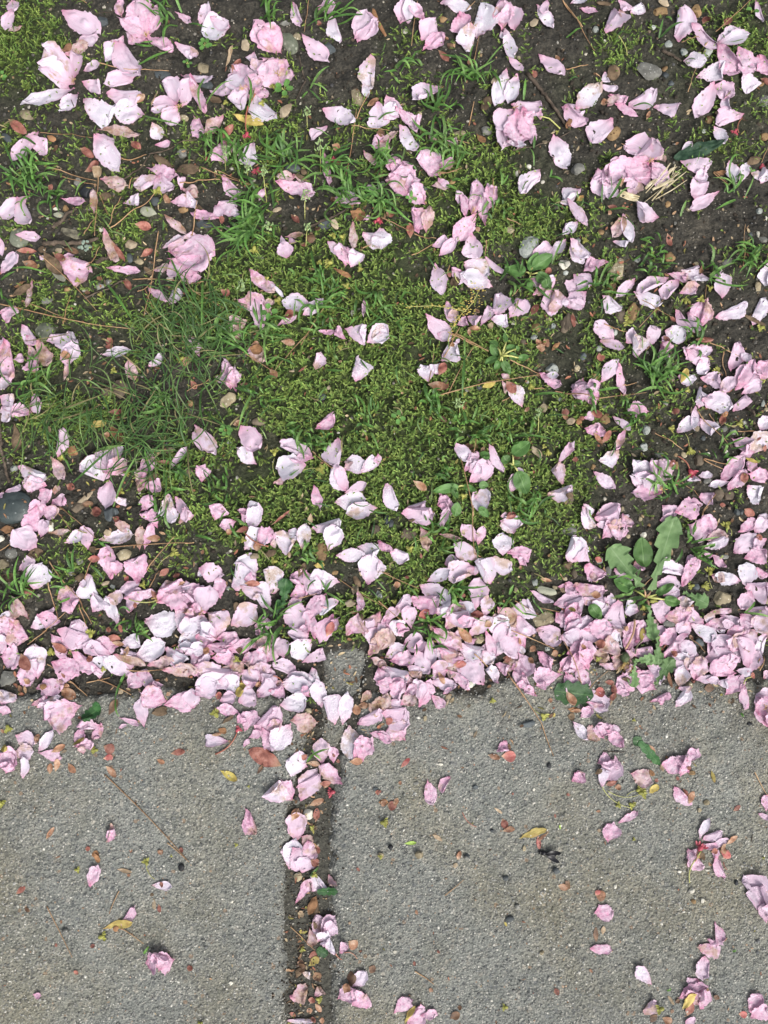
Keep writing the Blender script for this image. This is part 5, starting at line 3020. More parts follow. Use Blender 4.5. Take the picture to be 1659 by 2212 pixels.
# ---- petal-like sheet: base (x0,y0), tip (x1,y1), width w, everything in metres
def sheet(p0, p1, w, kind, NS=18, NT_=14, settle=True, amp=1.0, outline='petal', lift=0.0, fold=None, rr=None, cup=None):
    rr = rr or rnd
    p0 = np.array(p0, float); p1 = np.array(p1, float); L = np.hypot(*(p1 - p0)); L = max(L, .002)
    u = (p1 - p0) / L; v = np.array([-u[1], u[0]])
    s = np.linspace(0, 1, NS + 1); t = np.linspace(-1, 1, NT_ + 1)
    Sg, Tg = np.meshgrid(s, t, indexing='ij')
    if outline == 'petal':
        pk = rr.uniform(.52, .72); a1 = rr.uniform(.80, 1.15)
        hw = np.where(Sg < pk, np.sin(np.clip(Sg / pk, 0, 1) * math.pi / 2) ** a1, np.clip(1 - ((Sg - pk) / (1 - pk)) ** rr.uniform(1.9, 3.2), 0, 1) ** rr.uniform(.55, .75)); hw = np.maximum(hw, .015)
        f1, f2 = rr.random() * 6.28, rr.random() * 6.28; am = rr.uniform(.03, .12)
        hw = hw * (1 + np.where(Tg > 0, np.sin(Sg * 8 + f1), np.sin(Sg * 8 + f2)) * am + np.where(Tg > 0, np.sin(Sg * 19 + f2), np.sin(Sg * 17 + f1)) * am * .4)
    elif outline == 'scale':
        pk = rr.uniform(.45, .62); hw = np.where(Sg < pk, np.sin(np.clip(Sg / pk, 0, 1) * math.pi / 2) ** 1.1, np.clip(1 - ((Sg - pk) / (1 - pk)) ** 2.0, 0, 1) ** .65); hw = np.maximum(hw, .03)
    elif outline == 'leaf':
        hw = np.sin(np.clip(Sg, 0, 1) ** .85 * math.pi) ** .62; hw = np.maximum(hw, .06)
    elif outline == 'lobed':
        base = .34 + .66 * np.clip((Sg - .25) / .45, 0, 1) ** 1.1; base = base * np.clip((1.02 - Sg) / .22, 0, 1) ** .5
        ph = rr.random(); lob = np.abs(((Sg * 5.2 + ph + .35 * (Tg > 0)) % 1.0)); lob = 1 - .85 * lob ** 1.1 * np.clip(1.15 - Sg, 0, 1); hw = np.maximum(base * lob, .10)
    elif outline == 'strap':
        hw = np.clip(np.minimum(Sg * 9 + .35, (1 - Sg) * 7 + .25), 0, 1)
    elif outline == 'broad':
        hw = np.clip(1 - np.abs(Sg * 2 - 1) ** 3.2, 0, 1) ** .5; hw = np.maximum(hw * (.86 + .14 * np.sin(Sg * 25)), .06)
    skew = rr.uniform(-.16, .16) if outline == 'petal' else rr.uniform(-.06, .06)
    xs = Sg * L; ys = Tg * hw * w / 2 + skew * w * (Sg - .5) ** 2
    if outline == 'petal':
        xs = xs - L * .10 * np.exp(-(Tg / .28) ** 2) * Sg ** 8 * rr.uniform(0, 1)
        e = np.maximum(np.abs(Tg) ** 10, Sg ** 14)
        jag = rng.normal(0, 1, Sg.shape); xs = xs + e * jag * L * .016; ys = ys + e * rng.normal(0, 1, Sg.shape) * w * .018
        xs = xs + L * (.05 * np.sin(Tg * 5 + f1) + .03 * np.sin(Tg * 11 + f2)) * Sg ** 6
        if kind in 'pc':
            a2 = rr.random() * 6; rad = 1 + .11 * np.sin(Tg * 4 + Sg * 5 + a2) + .09 * np.sin(Tg * 9 - Sg * 4 + a2 * 2) + e * rng.normal(0, .035, Sg.shape); xs = L * .5 + (xs - L * .5) * rad; ys = ys * rad
    # relief
    cupv = (rr.uniform(-.4, .9) if cup is None else cup) * w * .24
    z = cupv * (Tg * hw) ** 2 * (.4 + .6 * Sg)
    z = z + rr.uniform(-.16, .30) * (2.2 if outline == 'scale' else 1.0) * L * (Sg - .45) ** 2 * 1.3
    k = rr.choice([2, 3, 4]) * 1.57
    if rr.random() < .4: z = z + np.abs(Tg * hw - rr.uniform(-.25, .25)) * w * rr.uniform(.03, .12)      # creased along the middle
    pl = vnoise(Tg * 5.5, Sg * 1.1, 1.0, rr.randrange(1, 999)); z = z + (pl - .5) * w * {'n': .028, 'w': .022, 'p': .075, 'c': .10}.get(kind, .02) * amp * np.clip(Sg * 2, 0, 1)
    if outline == 'petal' and rr.random() < .16:      # the far edge curled back over itself
        sc_ = rr.uniform(.72, .88) * L; dd = rr.uniform(-.5, .5); lim = sc_ + dd * ys; ov = xs - lim; xs = np.where(ov > 0, lim - ov * .7, xs); z = z + np.where(ov > 0, .0005 + .25 * ov, 0)
    ra = {'n': .034, 'w': .026, 'p': .055, 'c': .075}.get(kind, .03) * w * amp
    z = z + ra * np.sin(Tg * k + rr.random() * 6) * Sg ** 1.2
    z = z + ra * .5 * np.sin(Tg * 8.5 + rr.random() * 6 + Sg * 3) * Sg ** 1.5
    sd = rr.randrange(1, 9000)
    z = z + (vnoise(xs, ys, 260, sd) - .5) * {'n': .0006, 'w': .0005, 'p': .0017, 'c': .0028}.get(kind, .0008) * amp
    if kind in 'pc': z = z + (vnoise(xs, ys, 620, sd + 1) - .5) * .0011 * amp; ys = ys + (vnoise(xs, ys, 380, sd + 2) - .5) * .0012
    an = rr.random() * 6.28; z = z + lift * (Tg * math.cos(an) * .5 + Sg * math.sin(an))
    if fold is not None:          # one side folded back over the rest
        yc = fold * w / 2; over = (ys - yc); m_ = over > 0
        th = np.clip(over / (w * .05), 0, 1)
        ys = np.where(m_, yc - over * (.55 if kind != 'p' else .4) + th * .0, ys); z = z + np.where(m_, .0006 + .05 * over + .0004 * th, 0)
    PX = p0[0] + u[0] * xs + v[0] * ys; PY = p0[1] + u[1] * xs + v[1] * ys
    if outline == 'petal': z = z + rr.uniform(.0004, .0018) * (np.abs(Tg) ** 3 * np.clip(Sg * 2, 0, 1) + Sg ** 6 * .7)
    z = z - z.min()
    if settle:
        hh = hat(PX, PY)
        if outline == 'petal': hh = .3 * hh + .7 * (hat(PX + .0016, PY) + hat(PX - .0016, PY) + hat(PX, PY + .0016) + hat(PX, PY - .0016) + hat(PX + .003, PY + .003) + hat(PX - .003, PY - .003) + hat(PX + .003, PY - .003) + hat(PX - .003, PY + .003)) / 8 + .0004
        zb = np.percentile(hh, 55)
        A_ = np.stack([Sg.ravel() - .5, (Tg * hw).ravel(), np.ones(Sg.size)], 1); cf = np.linalg.lstsq(A_, np.minimum(hh, zb + .004).ravel(), rcond=None)[0]
        cf[:2] = np.clip(cf[:2], -.35 * w, .35 * w); pln = (A_ @ cf).reshape(Sg.shape)
        Z = pln + z + .0002; Z = Z + np.clip(np.percentile(hh - Z, 60), -.003, .002) + .0002
        Z = np.maximum(Z, np.minimum(hh + .0004, pln + .007))
        for _ in range(5):
            Zp = np.pad(Z, 1, mode='edge'); Z = np.maximum(Z * .4 + .6 * (Zp[:-2, 1:-1] + Zp[2:, 1:-1] + Zp[1:-1, :-2] + Zp[1:-1, 2:]) / 4, np.minimum(hh + .0003, pln + .007)) if _ < 3 else Z * .6 + .4 * (Zp[:-2, 1:-1] + Zp[2:, 1:-1] + Zp[1:-1, :-2] + Zp[1:-1, 2:]) / 4
        if kind in 'pc': Z = Z + (vnoise(xs, ys, 420, sd + 7) - .5) * .0012 * amp
        Z = np.maximum(Z, hh + .00025) if outline != 'petal' else np.maximum(Z, hat(PX, PY, H0) + .0012)
    else: Z = z
    V = np.stack([PX.ravel(), PY.ravel(), Z.ravel()], 1)
    i = np.arange((NS + 1) * (NT_ + 1)).reshape(NS + 1, NT_ + 1)
    F = np.stack([i[:-1, :-1].ravel(), i[1:, :-1].ravel(), i[1:, 1:].ravel(), i[:-1, 1:].ravel()], 1)
    uv = np.stack([Sg.ravel(), Tg.ravel(), np.full(Sg.size, rr.random())], 1)
    if settle: hput(V)
    return V, F, uv
class Bag:
    def __init__(s): s.V = []; s.F = []; s.U = []; s.C = []; s.n = 0
    def add(s, V, F, uv=None, col=None):
        s.V.append(V); s.F.append(np.asarray(F) + s.n); s.n += len(V)
        if uv is not None: s.U.append(uv)
        if col is not None: s.C.append(np.broadcast_to(np.asarray(col, float), (len(V), 3)))
    def obj(s, name, m, parent=None, smooth=True, centre=None):
        return mesh_obj(name, np.concatenate(s.V), np.concatenate(s.F), m, parent, np.concatenate(s.U) if s.U else None, np.concatenate(s.C) if s.C else None, smooth, centre)
def tube(pts, rad, sides=6):
    pts = np.asarray(pts, float); n = len(pts); rad = np.broadcast_to(np.asarray(rad, float), (n,))
    t = np.gradient(pts, axis=0); t /= np.linalg.norm(t, axis=1)[:, None] + 1e-12
    up = np.array([0, 0, 1.0]); a = np.cross(t, up); ln = np.linalg.norm(a, axis=1); a[ln < 1e-4] = (1, 0, 0); a /= np.linalg.norm(a, axis=1)[:, None]; b = np.cross(t, a)
    an = np.arange(sides) * 2 * math.pi / sides
    V = (pts[:, None, :] + rad[:, None, None] * (np.cos(an)[None, :, None] * a[:, None, :] + np.sin(an)[None, :, None] * b[:, None, :])).reshape(-1, 3)
    F = []
    for i in range(n - 1):
        for j in range(sides):
            k = (j + 1) % sides; F.append((i * sides + j, i * sides + k, (i + 1) * sides + k, (i + 1) * sides + j))
    V = np.vstack([V, pts[0], pts[-1]]); c0, c1 = n * sides, n * sides + 1
    for j in range(sides): k = (j + 1) % sides; F.append((c0, k, j, j)); F.append((c1, (n - 1) * sides + j, (n - 1) * sides + k, (n - 1) * sides + k))
    return V, F
def clean(F): return [tuple(dict.fromkeys(int(v) for v in f)) for f in F]
def lying(p0, p1, n=14, bow=0.0, r=.0004, wob=0.0, put=True, zoff=0.0):
    """points of a thin thing lying over whatever is there"""
    p0 = np.array(p0); p1 = np.array(p1); q = np.linspace(0, 1, n); d = p1 - p0; L = np.hypot(*d); nn = np.array([-d[1], d[0]]) / (L + 1e-9)
    P = p0 + q[:, None] * d + (nn[None, :] * (bow * 4 * q * (1 - q))[:, None])
    if wob: P = P + rng.normal(0, wob, P.shape) * np.sin(q * math.pi)[:, None]
    hh = hat(P[:, 0], P[:, 1]); z = hh.copy()
    for _ in range(3):
        zs = np.convolve(np.pad(z, 2, mode='edge'), np.ones(5) / 5, 'valid'); z = np.maximum(zs, hh)
    z = np.minimum(z, hh + .004) + r + zoff
    P = np.column_stack([P, z])
    if put: hput(P + np.array([0, 0, r]))
    return P
_ico = {}
def ico(sub):
    if sub in _ico: return _ico[sub]
    g = (1 + 5 ** .5) / 2
    V = [(-1, g, 0), (1, g, 0), (-1, -g, 0), (1, -g, 0), (0, -1, g), (0, 1, g), (0, -1, -g), (0, 1, -g), (g, 0, -1), (g, 0, 1), (-g, 0, -1), (-g, 0, 1)]
    V = [np.array(v) / np.linalg.norm(v) for v in V]
    F = [(0, 11, 5), (0, 5, 1), (0, 1, 7), (0, 7, 10), (0, 10, 11), (1, 5, 9), (5, 11, 4), (11, 10, 2), (10, 7, 6), (7, 1, 8), (3, 9, 4), (3, 4, 2), (3, 2, 6), (3, 6, 8), (3, 8, 9), (4, 9, 5), (2, 4, 11), (6, 2, 10), (8, 6, 7), (9, 8, 1)]
    for _ in range(sub):
        mid = {}; NF = []
        def m_(a, b):
            k = (min(a, b), max(a, b))
            if k not in mid: v = V[a] + V[b]; V.append(v / np.linalg.norm(v)); mid[k] = len(V) - 1
            return mid[k]
        for a, b, c in F: x, y, z = m_(a, b), m_(b, c), m_(c, a); NF += [(a, x, z), (b, y, x), (c, z, y), (x, y, z)]
        F = NF
    _ico[sub] = (np.array(V), np.array(F)); return _ico[sub]
def rock(x, y, w, h, ang, thick=.5, sub=3, cuts=7, bury=.35, rr=rnd, rough=.06):
    V, F = ico(sub); V = V.copy()
    for _ in range(cuts):
        n = np.array([rr.gauss(0, 1), rr.gauss(0, 1), rr.gauss(0, .6)]); n /= np.linalg.norm(n); c = rr.uniform(.62, .9)
        d = V @ n; V = V - np.where(d > c, d - c, 0)[:, None] * n
    s = rr.randrange(1, 999)
    V = V * (1 + rough * (fbm(V[:, 0] + V[:, 2] * 1.7, V[:, 1] - V[:, 2], 2.2, s, 3) - .5)[:, None] * 2)
    V = V / np.abs(V).max(0)
    V = V * np.array([w / 2, h / 2, min(w, h) * thick / 2]); a = math.radians(-ang)
    R = np.array([[math.cos(a), -math.sin(a)], [math.sin(a), math.cos(a)]]); V[:, :2] = V[:, :2] @ R.T
    hz = float(np.median(hat(x + V[:, 0] * .7, y + V[:, 1] * .7)))
    V = V + np.array([x, y, hz + min(w, h) * thick * (.5 - bury)])
    return V, F

# ---------------------------------------------------------------- read the survey
items = []; ox = oy = 0; sc = 2.07375
for ln in DATA.strip().splitlines():
    p = ln.split()
    if not p: continue
    if p[0] == '@':
        oy, ox = float(p[1]), float(p[2]); sc = float(p[3]) if len(p) > 3 else 2.07375; continue
    if p[0] in ('F', 'E', 'Z'):
        items.append((p[0], [ox + float(p[1]) / sc, oy + float(p[2]) / sc] if len(p) > 2 else [], p[-1], sc)); continue
    tag = p[-1] if not p[-1].lstrip('-').replace('.', '').isdigit() else ''
    nums = [float(v) for v in p[1:] if v.lstrip('-').replace('.', '').isdigit()]
    k = p[0]; q = list(nums); npos = {'P': 4, 'B': 4, 'K': 4, 'D': 4, 'U': 4, 'N': 4, 'T': 4, 'J': 4, 'O': 4, 'W': 4, 'A': 4, 'X': 4, 'd': 4, 'Y': 6}.get(k, 2)
    for i in range(npos): q[i] = (ox if i % 2 == 0 else oy) + q[i] / sc
    for i in range(npos, len(q)):
        if k in ('G', 'H') and i == 3 or k == 'L' and i == 3 or k == 'S' and i == 4: continue
        if k == 'I' and i == 3: q[i] = oy + q[i] / sc; continue
        q[i] = q[i] / sc
    items.append((k, q, tag, sc))
def wpt(a, b): return W(a, b)
GAIN = {}

# ---------------------------------------------------------------- labels: every thing is told from its neighbours by its look and by the landmark it lies at
THINGS = []      # (object, kind word, look words, px, py, extra words)
def note(o, cat, look, px, py, group, kindword=None, extra=''):
    o['category'] = cat
    if group: o['group'] = group
    THINGS.append([o, kindword or cat, look, px, py, extra])
m_ = MPP   # metres per survey pixel
# ---------------------------------------------------------------- stones
STONE_WORD = {'g': 'grey', 'G': 'granite-grey', 'd': 'dark blue-grey', 'D': 'dark slate', 'k': 'black', 't': 'tan', 'q': 'pale speckled', 'w': 'white', 'o': 'ochre', 'b': 'brown', 'l': 'pale olive', 'm': 'mossy mottled'}
for k, q, tag, sc in items:
    if k != 'S' or q[2] * q[3] < 6: continue
    x, y = W(q[0], q[1]); big = max(q[2], q[3]) > 70
    onslab = hat(x, y, ONSLAB) > 0
    V, F = rock(x, y, q[2] * m_, q[3] * m_, q[4] if len(q) > 4 else 0, thick=.42 if big else .6, sub=4 if big else 3, cuts={'G': 10, 'D': 3, 'm': 5, 'k': 4}.get(tag, rnd.randint(7, 13)), bury=.42 if not onslab else .2, rough=.05 if not big else .07)
    if tag == 'G': V[:, :2] = V[:, :2] + 0
    o = mesh_obj('rock' if big else 'pebble', V, F, ST_M[tag]); hput(V)
    if big:     # let the height field know the whole rock
        i0, j0 = hidx(V[:, 0].min(), V[:, 1].min()); i1, j1 = hidx(V[:, 0].max(), V[:, 1].max())
        cx, cy = V[:, 0].mean(), V[:, 1].mean(); ex = (V[:, 0].max() - V[:, 0].min()) / 2 * .85; ey = (V[:, 1].max() - V[:, 1].min()) / 2 * .85
        sub = np.s_[i0:i1 + 1, j0:j1 + 1]; rr2 = ((XX[sub] - cx) / ex) ** 2 + ((YY[sub] - cy) / ey) ** 2
        H[sub] = np.where(rr2 < 1, np.maximum(H[sub], V[:, 2].max() - .001 - .003 * rr2), H[sub])
    size = 'large' if max(q[2], q[3]) > 90 else 'medium' if max(q[2], q[3]) > 45 else 'small' if max(q[2], q[3]) > 22 else 'tiny'
    shape = 'elongated' if max(q[2], q[3]) > 1.55 * min(q[2], q[3]) else 'rounded' if max(q[2], q[3]) < 1.15 * min(q[2], q[3]) else 'angular'
    note(o, 'stone', f'{size} {shape} {STONE_WORD[tag]}', q[0], q[1], 'stones in the soil' if not onslab else 'stones on the paving', 'stone')

# ---------------------------------------------------------------- loose stuff nobody could count
def scatter_grit():
    b = Bag(); V0, F0 = ico(1); pal = [(.16, .15, .13), (.09, .085, .075), (.30, .28, .23), (.22, .16, .09), (.06, .06, .06), (.42, .40, .35), (.13, .10, .07), (.035, .028, .020), (.028, .022, .016)]
    wts = [3, 4, 1.6, 1.5, 2, .6, 3, 9, 9]
    for _ in range(9000):
        px, py = rnd.uniform(-120, 3144), rnd.uniform(-150, 2860); x, y = G(px, py)
        if hat(x, y, ONSLAB) > 0: continue
        r = rnd.choice((.0005, .0006, .0008, .0010, .0013)) * rnd.uniform(.7, 1.3); c = rnd.choices(pal, wts)[0]
        if c[0] < .04: r *= 1.35
        V = V0 * rng.uniform(.65, 1.25, (len(V0), 1)) * np.array([r, r * rnd.uniform(.6, 1), r * .6]); a = rnd.random() * 6.28
        R = np.array([[math.cos(a), -math.sin(a)], [math.sin(a), math.cos(a)]]); V[:, :2] = V[:, :2] @ R.T
        z = hat(x, y, H0); b.add(V + (x, y, z + r * .15), F0, None, np.array(c) * rnd.uniform(.7, 1.3))
    for _ in range(1500):   # grains washed into the joint and on to the slab edges
        py = rnd.uniform(2650, 4080); px = 1210 + (3200 - py) * .03 + rnd.gauss(0, 55); x, y = G(px, py)
        r = rnd.choice((.0004, .0006, .0009)); c = rnd.choices(pal, wts)[0]
        V = V0 * rng.uniform(.65, 1.25, (len(V0), 1)) * np.array([r, r * .8, r * .6]); z = hat(x, y, H0); b.add(V + (x, y, z + r * .2), F0, None, np.array(c) * rnd.uniform(.7, 1.3))
    o = b.obj('gravel', M_MIX, smooth=False, centre=(0, 0, 0)); o['kind'] = 'stuff'; o['label'] = 'fine grit and soil crumbs between the moss and petals'
scatter_grit()
def aggregate():
    b = Bag(); V0, F0 = ico(0); V0 = V0.copy(); n = 0
    pal = [(.50, .49, .44), (.38, .37, .33), (.31, .305, .27), (.27, .27, .25), (.22, .225, .21), (.165, .17, .165), (.11, .115, .115), (.32, .24, .17)]; wts = [1.8, 3, 5, 5, 4, 2.2, 1, .6]
    for _ in range(30000):
        px, py = rnd.uniform(-80, 3104), rnd.uniform(2540, 4110); x, y = G(px, py, SLAB_Z)
        if hat(x, y, ONSLAB) < .002: continue
        r = rnd.choice((.0004, .0005, .0007, .0009)) * rnd.uniform(.8, 1.3)
        if rnd.random() < .03: r *= 1.7
        V = V0 * rng.uniform(.6, 1.3, (12, 1)) * np.array([r, r * rnd.uniform(.6, 1), r * .7]); a = rnd.random() * 6.28; R = np.array([[math.cos(a), -math.sin(a)], [math.sin(a), math.cos(a)]]); V[:, :2] = V[:, :2] @ R.T
        b.add(V + (x, y, hat(x, y, H0) - r * .15), F0, None, np.array(rnd.choices(pal, wts)[0]) * rnd.uniform(.8, 1.15))
    o = b.obj('aggregate', M_MIX, smooth=False, centre=(0, 0, 0)); o['kind'] = 'stuff'; o['label'] = 'coarse sand grains showing in the worn concrete surface'
aggregate()
def scatter_litter():
    b = Bag(); pal = [(.20, .11, .06), (.34, .22, .13), (.10, .06, .035), (.30, .13, .08), (.40, .32, .2), (.16, .13, .09), (.22, .2, .06)]
    def bit(px, py, L, Wd):
        x, y = G(px, py); a = rnd.random() * 6.28; d = np.array([math.cos(a), math.sin(a)]); n = np.array([-d[1], d[0]])
        q = np.linspace(-.5, .5, 4); wq = np.array([.35, 1, .9, .2]) * Wd / 2; P = []
        z = hat(x, y) + .0004; bend = rnd.gauss(0, .25)
        for s, ww in zip(q, wq):
            c = np.array([x, y]) + d * s * L + n * bend * s * s * L
            for sg in (-1, 0, 1): P.append((c[0] + n[0] * ww * sg, c[1] + n[1] * ww * sg, z + .0006 * abs(sg) * rnd.random() + abs(s) * L * .15))
        P = np.array(P); i = np.arange(12).reshape(4, 3)
        F = np.stack([i[:-1, :-1].ravel(), i[1:, :-1].ravel(), i[1:, 1:].ravel(), i[:-1, 1:].ravel()], 1)
        b.add(P, F, None, np.array(rnd.choice(pal)) * rnd.uniform(.6, 1.25))
    for _ in range(1500): bit(rnd.uniform(-60, 3084), rnd.triangular(-80, 2740, 1400), rnd.uniform(.0015, .0055), rnd.uniform(.0006, .0022))
    for _ in range(420): bit(rnd.uniform(-60, 3084), rnd.gauss(2620, 110), rnd.uniform(.0015, .006), rnd.uniform(.0006, .0024))
    for _ in range(110): bit(rnd.uniform(-60, 3084), rnd.uniform(2760, 4060), rnd.uniform(.001, .003), rnd.uniform(.0005, .0011))
    for _ in range(160): py = rnd.uniform(2700, 4060); bit(1205 + (3200 - py) * .03 + rnd.gauss(0, 34), py, rnd.uniform(.0015, .005), rnd.uniform(.0006, .002))
    o = b.obj('debris', M_MIX, centre=(0, 0, 0)); o['kind'] = 'stuff'; o['label'] = 'tiny brown scraps of scales and bark litter'
scatter_litter()
def grow_moss():
    N = 150000; px = rng.uniform(-100, 3124, N); py = rng.uniform(-120, 2760, N)
    x, y = G(px, py); d = mossd(px, py); pat = fbm(x, y, 55, 90, 3); fine = fbm(x, y, 170, 95, 2)
    keep = rng.random(N) < np.clip((d * 1.25 - .28) * 1.5 + (pat - .5) * 4.0 + (fine - .5) * 1.8, 0, 1) * np.clip(d * 1.6, 0, 1) * .56
    keep |= rng.random(N) < np.clip((pat - .54) * 4, 0, 1) * .07
    keep &= hat(x, y, ONSLAB) < -.0008
    x, y, d = x[keep], y[keep], d[keep]; n = len(x); z = hat(x, y, H0)
    # each shoot: a curved tip bearing narrow pointed leaves
    NL = 9; b_dir = rng.uniform(0, 6.283, n) + (fbm(x, y, 40, 97, 1) - .5) * 6; leanl = rng.uniform(.0014, .0058, n); hgt = rng.uniform(.0012, .0044, n) * (.65 + .5 * np.clip(d, 0, 1))
    Vs = []; Cs = []
    hue = rng.random(n); bright = rng.uniform(.6, 1.35, n) * (.7 + .6 * fbm(x, y, 90, 99, 2))
    for k in range(NL):
        q = k / (NL - 1); az = b_dir + (1 if k % 2 else -1) * rng.uniform(.45, 1.15, n) * (1 - .6 * q); L = rng.uniform(.0011, .0024, n) * (1.1 - .35 * q); Wd = L * rng.uniform(.14, .20, n)
        cx = x + np.cos(b_dir) * leanl * q; cy = y + np.sin(b_dir) * leanl * q; cz = z + hgt * q + .0002
        dx, dy = np.cos(az) * (1 - q * .45) + np.cos(b_dir) * q * .9, np.sin(az) * (1 - q * .45) + np.sin(b_dir) * q * .9
        nx, ny = -dy, dx; up = L * (.15 + .55 * q)
        A = np.stack([cx, cy, cz], 1); B = np.stack([cx + dx * L * .5 + nx * Wd, cy + dy * L * .5 + ny * Wd, cz + up * .5], 1)
        D = np.stack([cx + dx * L * .5 - nx * Wd, cy + dy * L * .5 - ny * Wd, cz + up * .5 + .0001], 1); T = np.stack([cx + dx * L, cy + dy * L, cz + up * .8], 1)
        Vs.append(np.stack([A, B, T, D], 1))
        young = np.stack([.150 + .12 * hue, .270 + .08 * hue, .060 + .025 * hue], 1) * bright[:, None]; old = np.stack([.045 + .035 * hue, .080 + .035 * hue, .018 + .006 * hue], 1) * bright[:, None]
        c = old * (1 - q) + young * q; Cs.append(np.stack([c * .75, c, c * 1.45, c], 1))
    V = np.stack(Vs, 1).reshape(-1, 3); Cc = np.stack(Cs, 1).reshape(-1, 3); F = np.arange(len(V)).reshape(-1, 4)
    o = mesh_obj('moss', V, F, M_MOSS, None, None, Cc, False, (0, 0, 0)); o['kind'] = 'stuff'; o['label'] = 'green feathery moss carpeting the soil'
    M = np.full(H.shape, -1.0)
    for dx in (-.002, -.001, 0, .001, .002):
        for dy in (-.002, -.001, 0, .001, .002): i, j = hidx(x + dx, y + dy); np.maximum.at(M, (i, j), z + hgt * 1.0 + .0009 - 130 * (dx * dx + dy * dy))
    np.maximum(H, M, out=H)
grow_moss()

# ---------------------------------------------------------------- twigs and pine needles that lie under the petals, bark chips
def do_twig(q):
    w = q[4] * m_; r = w / 2; p0, p1 = W(q[0], q[1]), W(q[2], q[3]); L = math.hypot(p1[0] - p0[0], p1[1] - p0[1])
    P = lying(p0, p1, 26, rnd.uniform(-.05, .05) * L, r * .75, r * .25, put=False)
    rad = r * (1 - .35 * np.linspace(0, 1, 26)) * (1 + rng.normal(0, .08, 26)); V, F = tube(P, rad, 8)
    V = V + rng.normal(0, r * .06, V.shape); o = mesh_obj('twig', V, clean(F), M_TWIG)
    i, j = hidx(P[:, 0], P[:, 1]); np.maximum.at(H, (i, j), P[:, 2] + r * .8); hput(V)
    note(o, 'twig', ('thick ' if w > .003 else 'thin ') + ('long ' if L > .04 else 'short ') + 'dark', (q[0] + q[2]) / 2, (q[1] + q[3]) / 2, 'twigs on the ground', 'twig')
def do_needle(q, pair=False):
    p0, p1 = W(q[0], q[1]), W(q[2], q[3]); L = math.hypot(p1[0] - p0[0], p1[1] - p0[1])
    P = lying(p0, p1, 22, rnd.uniform(-.03, .03) * L, .0004); r = rnd.uniform(.00032, .00046)
    P[:, 2] += .0005; V, F = tube(P, r * np.linspace(1.15, .6, 22), 5); o = mesh_obj('pine_needle', V, clean(F), M_NEEDLE)
    ang = math.degrees(math.atan2(q[3] - q[1], q[2] - q[0])) % 180
    dr = 'level' if ang < 20 or ang > 160 else 'upright' if 70 < ang < 110 else 'down-sloping' if ang < 90 else 'up-sloping'
    note(o, 'pine needle', ('long ' if L > .05 else 'short ' if L < .02 else '') + dr + ' orange-brown', (q[0] + q[2]) / 2, (q[1] + q[3]) / 2, 'dead pine needles', 'pine needle')
for n_, (k, q, tag, sc) in enumerate(items):
    if k == 'T': do_twig(q)
    if k == 'N' and n_ % 3 == 0: do_needle(q)

# ---------------------------------------------------------------- petals, blossoms, leaves in stacking order
DIRS = ['right', 'upper right', 'top', 'upper left', 'left', 'lower left', 'bottom', 'lower right']
def dirword(q):
    a = math.degrees(math.atan2(-(q[3] - q[1]), q[2] - q[0])) % 360; return DIRS[int((a + 22.5) // 45) % 8]
PET_LOOK = {'n': 'pale pink', 'w': 'white-pink dewy', 'p': 'crinkled rose-pink', 'c': 'wilted brownish'}
loose = []; depth = False
for n_, (k, q, tag, sc) in enumerate(items):
    if k == 'F': depth = True
    elif k == 'E': depth = False
    elif k == 'P' and not depth:
        L = math.hypot(q[2] - q[0], q[3] - q[1]) * max(q[4], 1); loose.append((L if tag in 'nwpcf' else 0, n_))
loose.sort(reverse=True); OWN = {n for _, n in loose[:300]}
scales = sorted(((math.hypot(q[2] - q[0], q[3] - q[1]) * q[4], n_) for n_, (k, q, tag, sc) in enumerate(items) if k == 'B'), reverse=True); OWNB = {n for _, n in scales[:300]}
REST = {k: Bag() for k in 'nwpc'}; RESTB = {k: Bag() for k in SC_M}
def petal_mesh(q, tag, lift=None):
    tg = tag if tag in 'nwpc' else ('n' if tag == 'f' else 'c'); gg = 1.08 if 2250 < q[1] < 2760 else 1.05; w = q[4] * m_ * (gg - .02)
    p0, p1 = W(q[0], q[1]), W(q[2], q[3]); c = ((p0[0] + p1[0]) / 2, (p0[1] + p1[1]) / 2); p0, p1 = [(c[0] + (p[0] - c[0]) * gg, c[1] + (p[1] - c[1]) * gg) for p in (p0, p1)]; L = math.hypot(p1[0] - p0[0], p1[1] - p0[1])
    if L < w * .55:
        c = ((p0[0] + p1[0]) / 2, (p0[1] + p1[1]) / 2); f = w * .55 / max(L, 1e-6); p0 = tuple(c[i] + (p0[i] - c[i]) * f for i in (0, 1)); p1 = tuple(c[i] + (p1[i] - c[i]) * f for i in (0, 1))
    fold = None; w2 = w * 1.06
    if L > w * 1.2 and rnd.random() < .34 and tag in 'nwpf' or tag == 'f': fold = rnd.uniform(.25, .6); w2 = w * 1.06 * 2 / (1 + fold)
    hi = q[4] > 38
    return tg, sheet(p0, p1, w2, tg, NS=22 if hi else 12, NT_=18 if hi else 10, fold=fold, lift=(lift if lift is not None else rnd.choice([0, 0, 0, .0012, .0030])) if hi else 0)
def scale_mesh(q, tag):
    p0, p1 = W(q[0], q[1]), W(q[2], q[3]); return sheet(p0, p1, q[4] * m_ * 1.05, 'b', NS=12, NT_=8, outline='scale', cup=rnd.choice([-1.6, 1.5, 2.2]), amp=.6)
SC_LOOK = {'r': 'dark red-brown', 'R': 'coral-red', 'o': 'orange-brown', 'b': 'dark brown', 't': 'tan', 'y': 'yellow-green', 'G': 'lime green'}
flower = None; plant = None
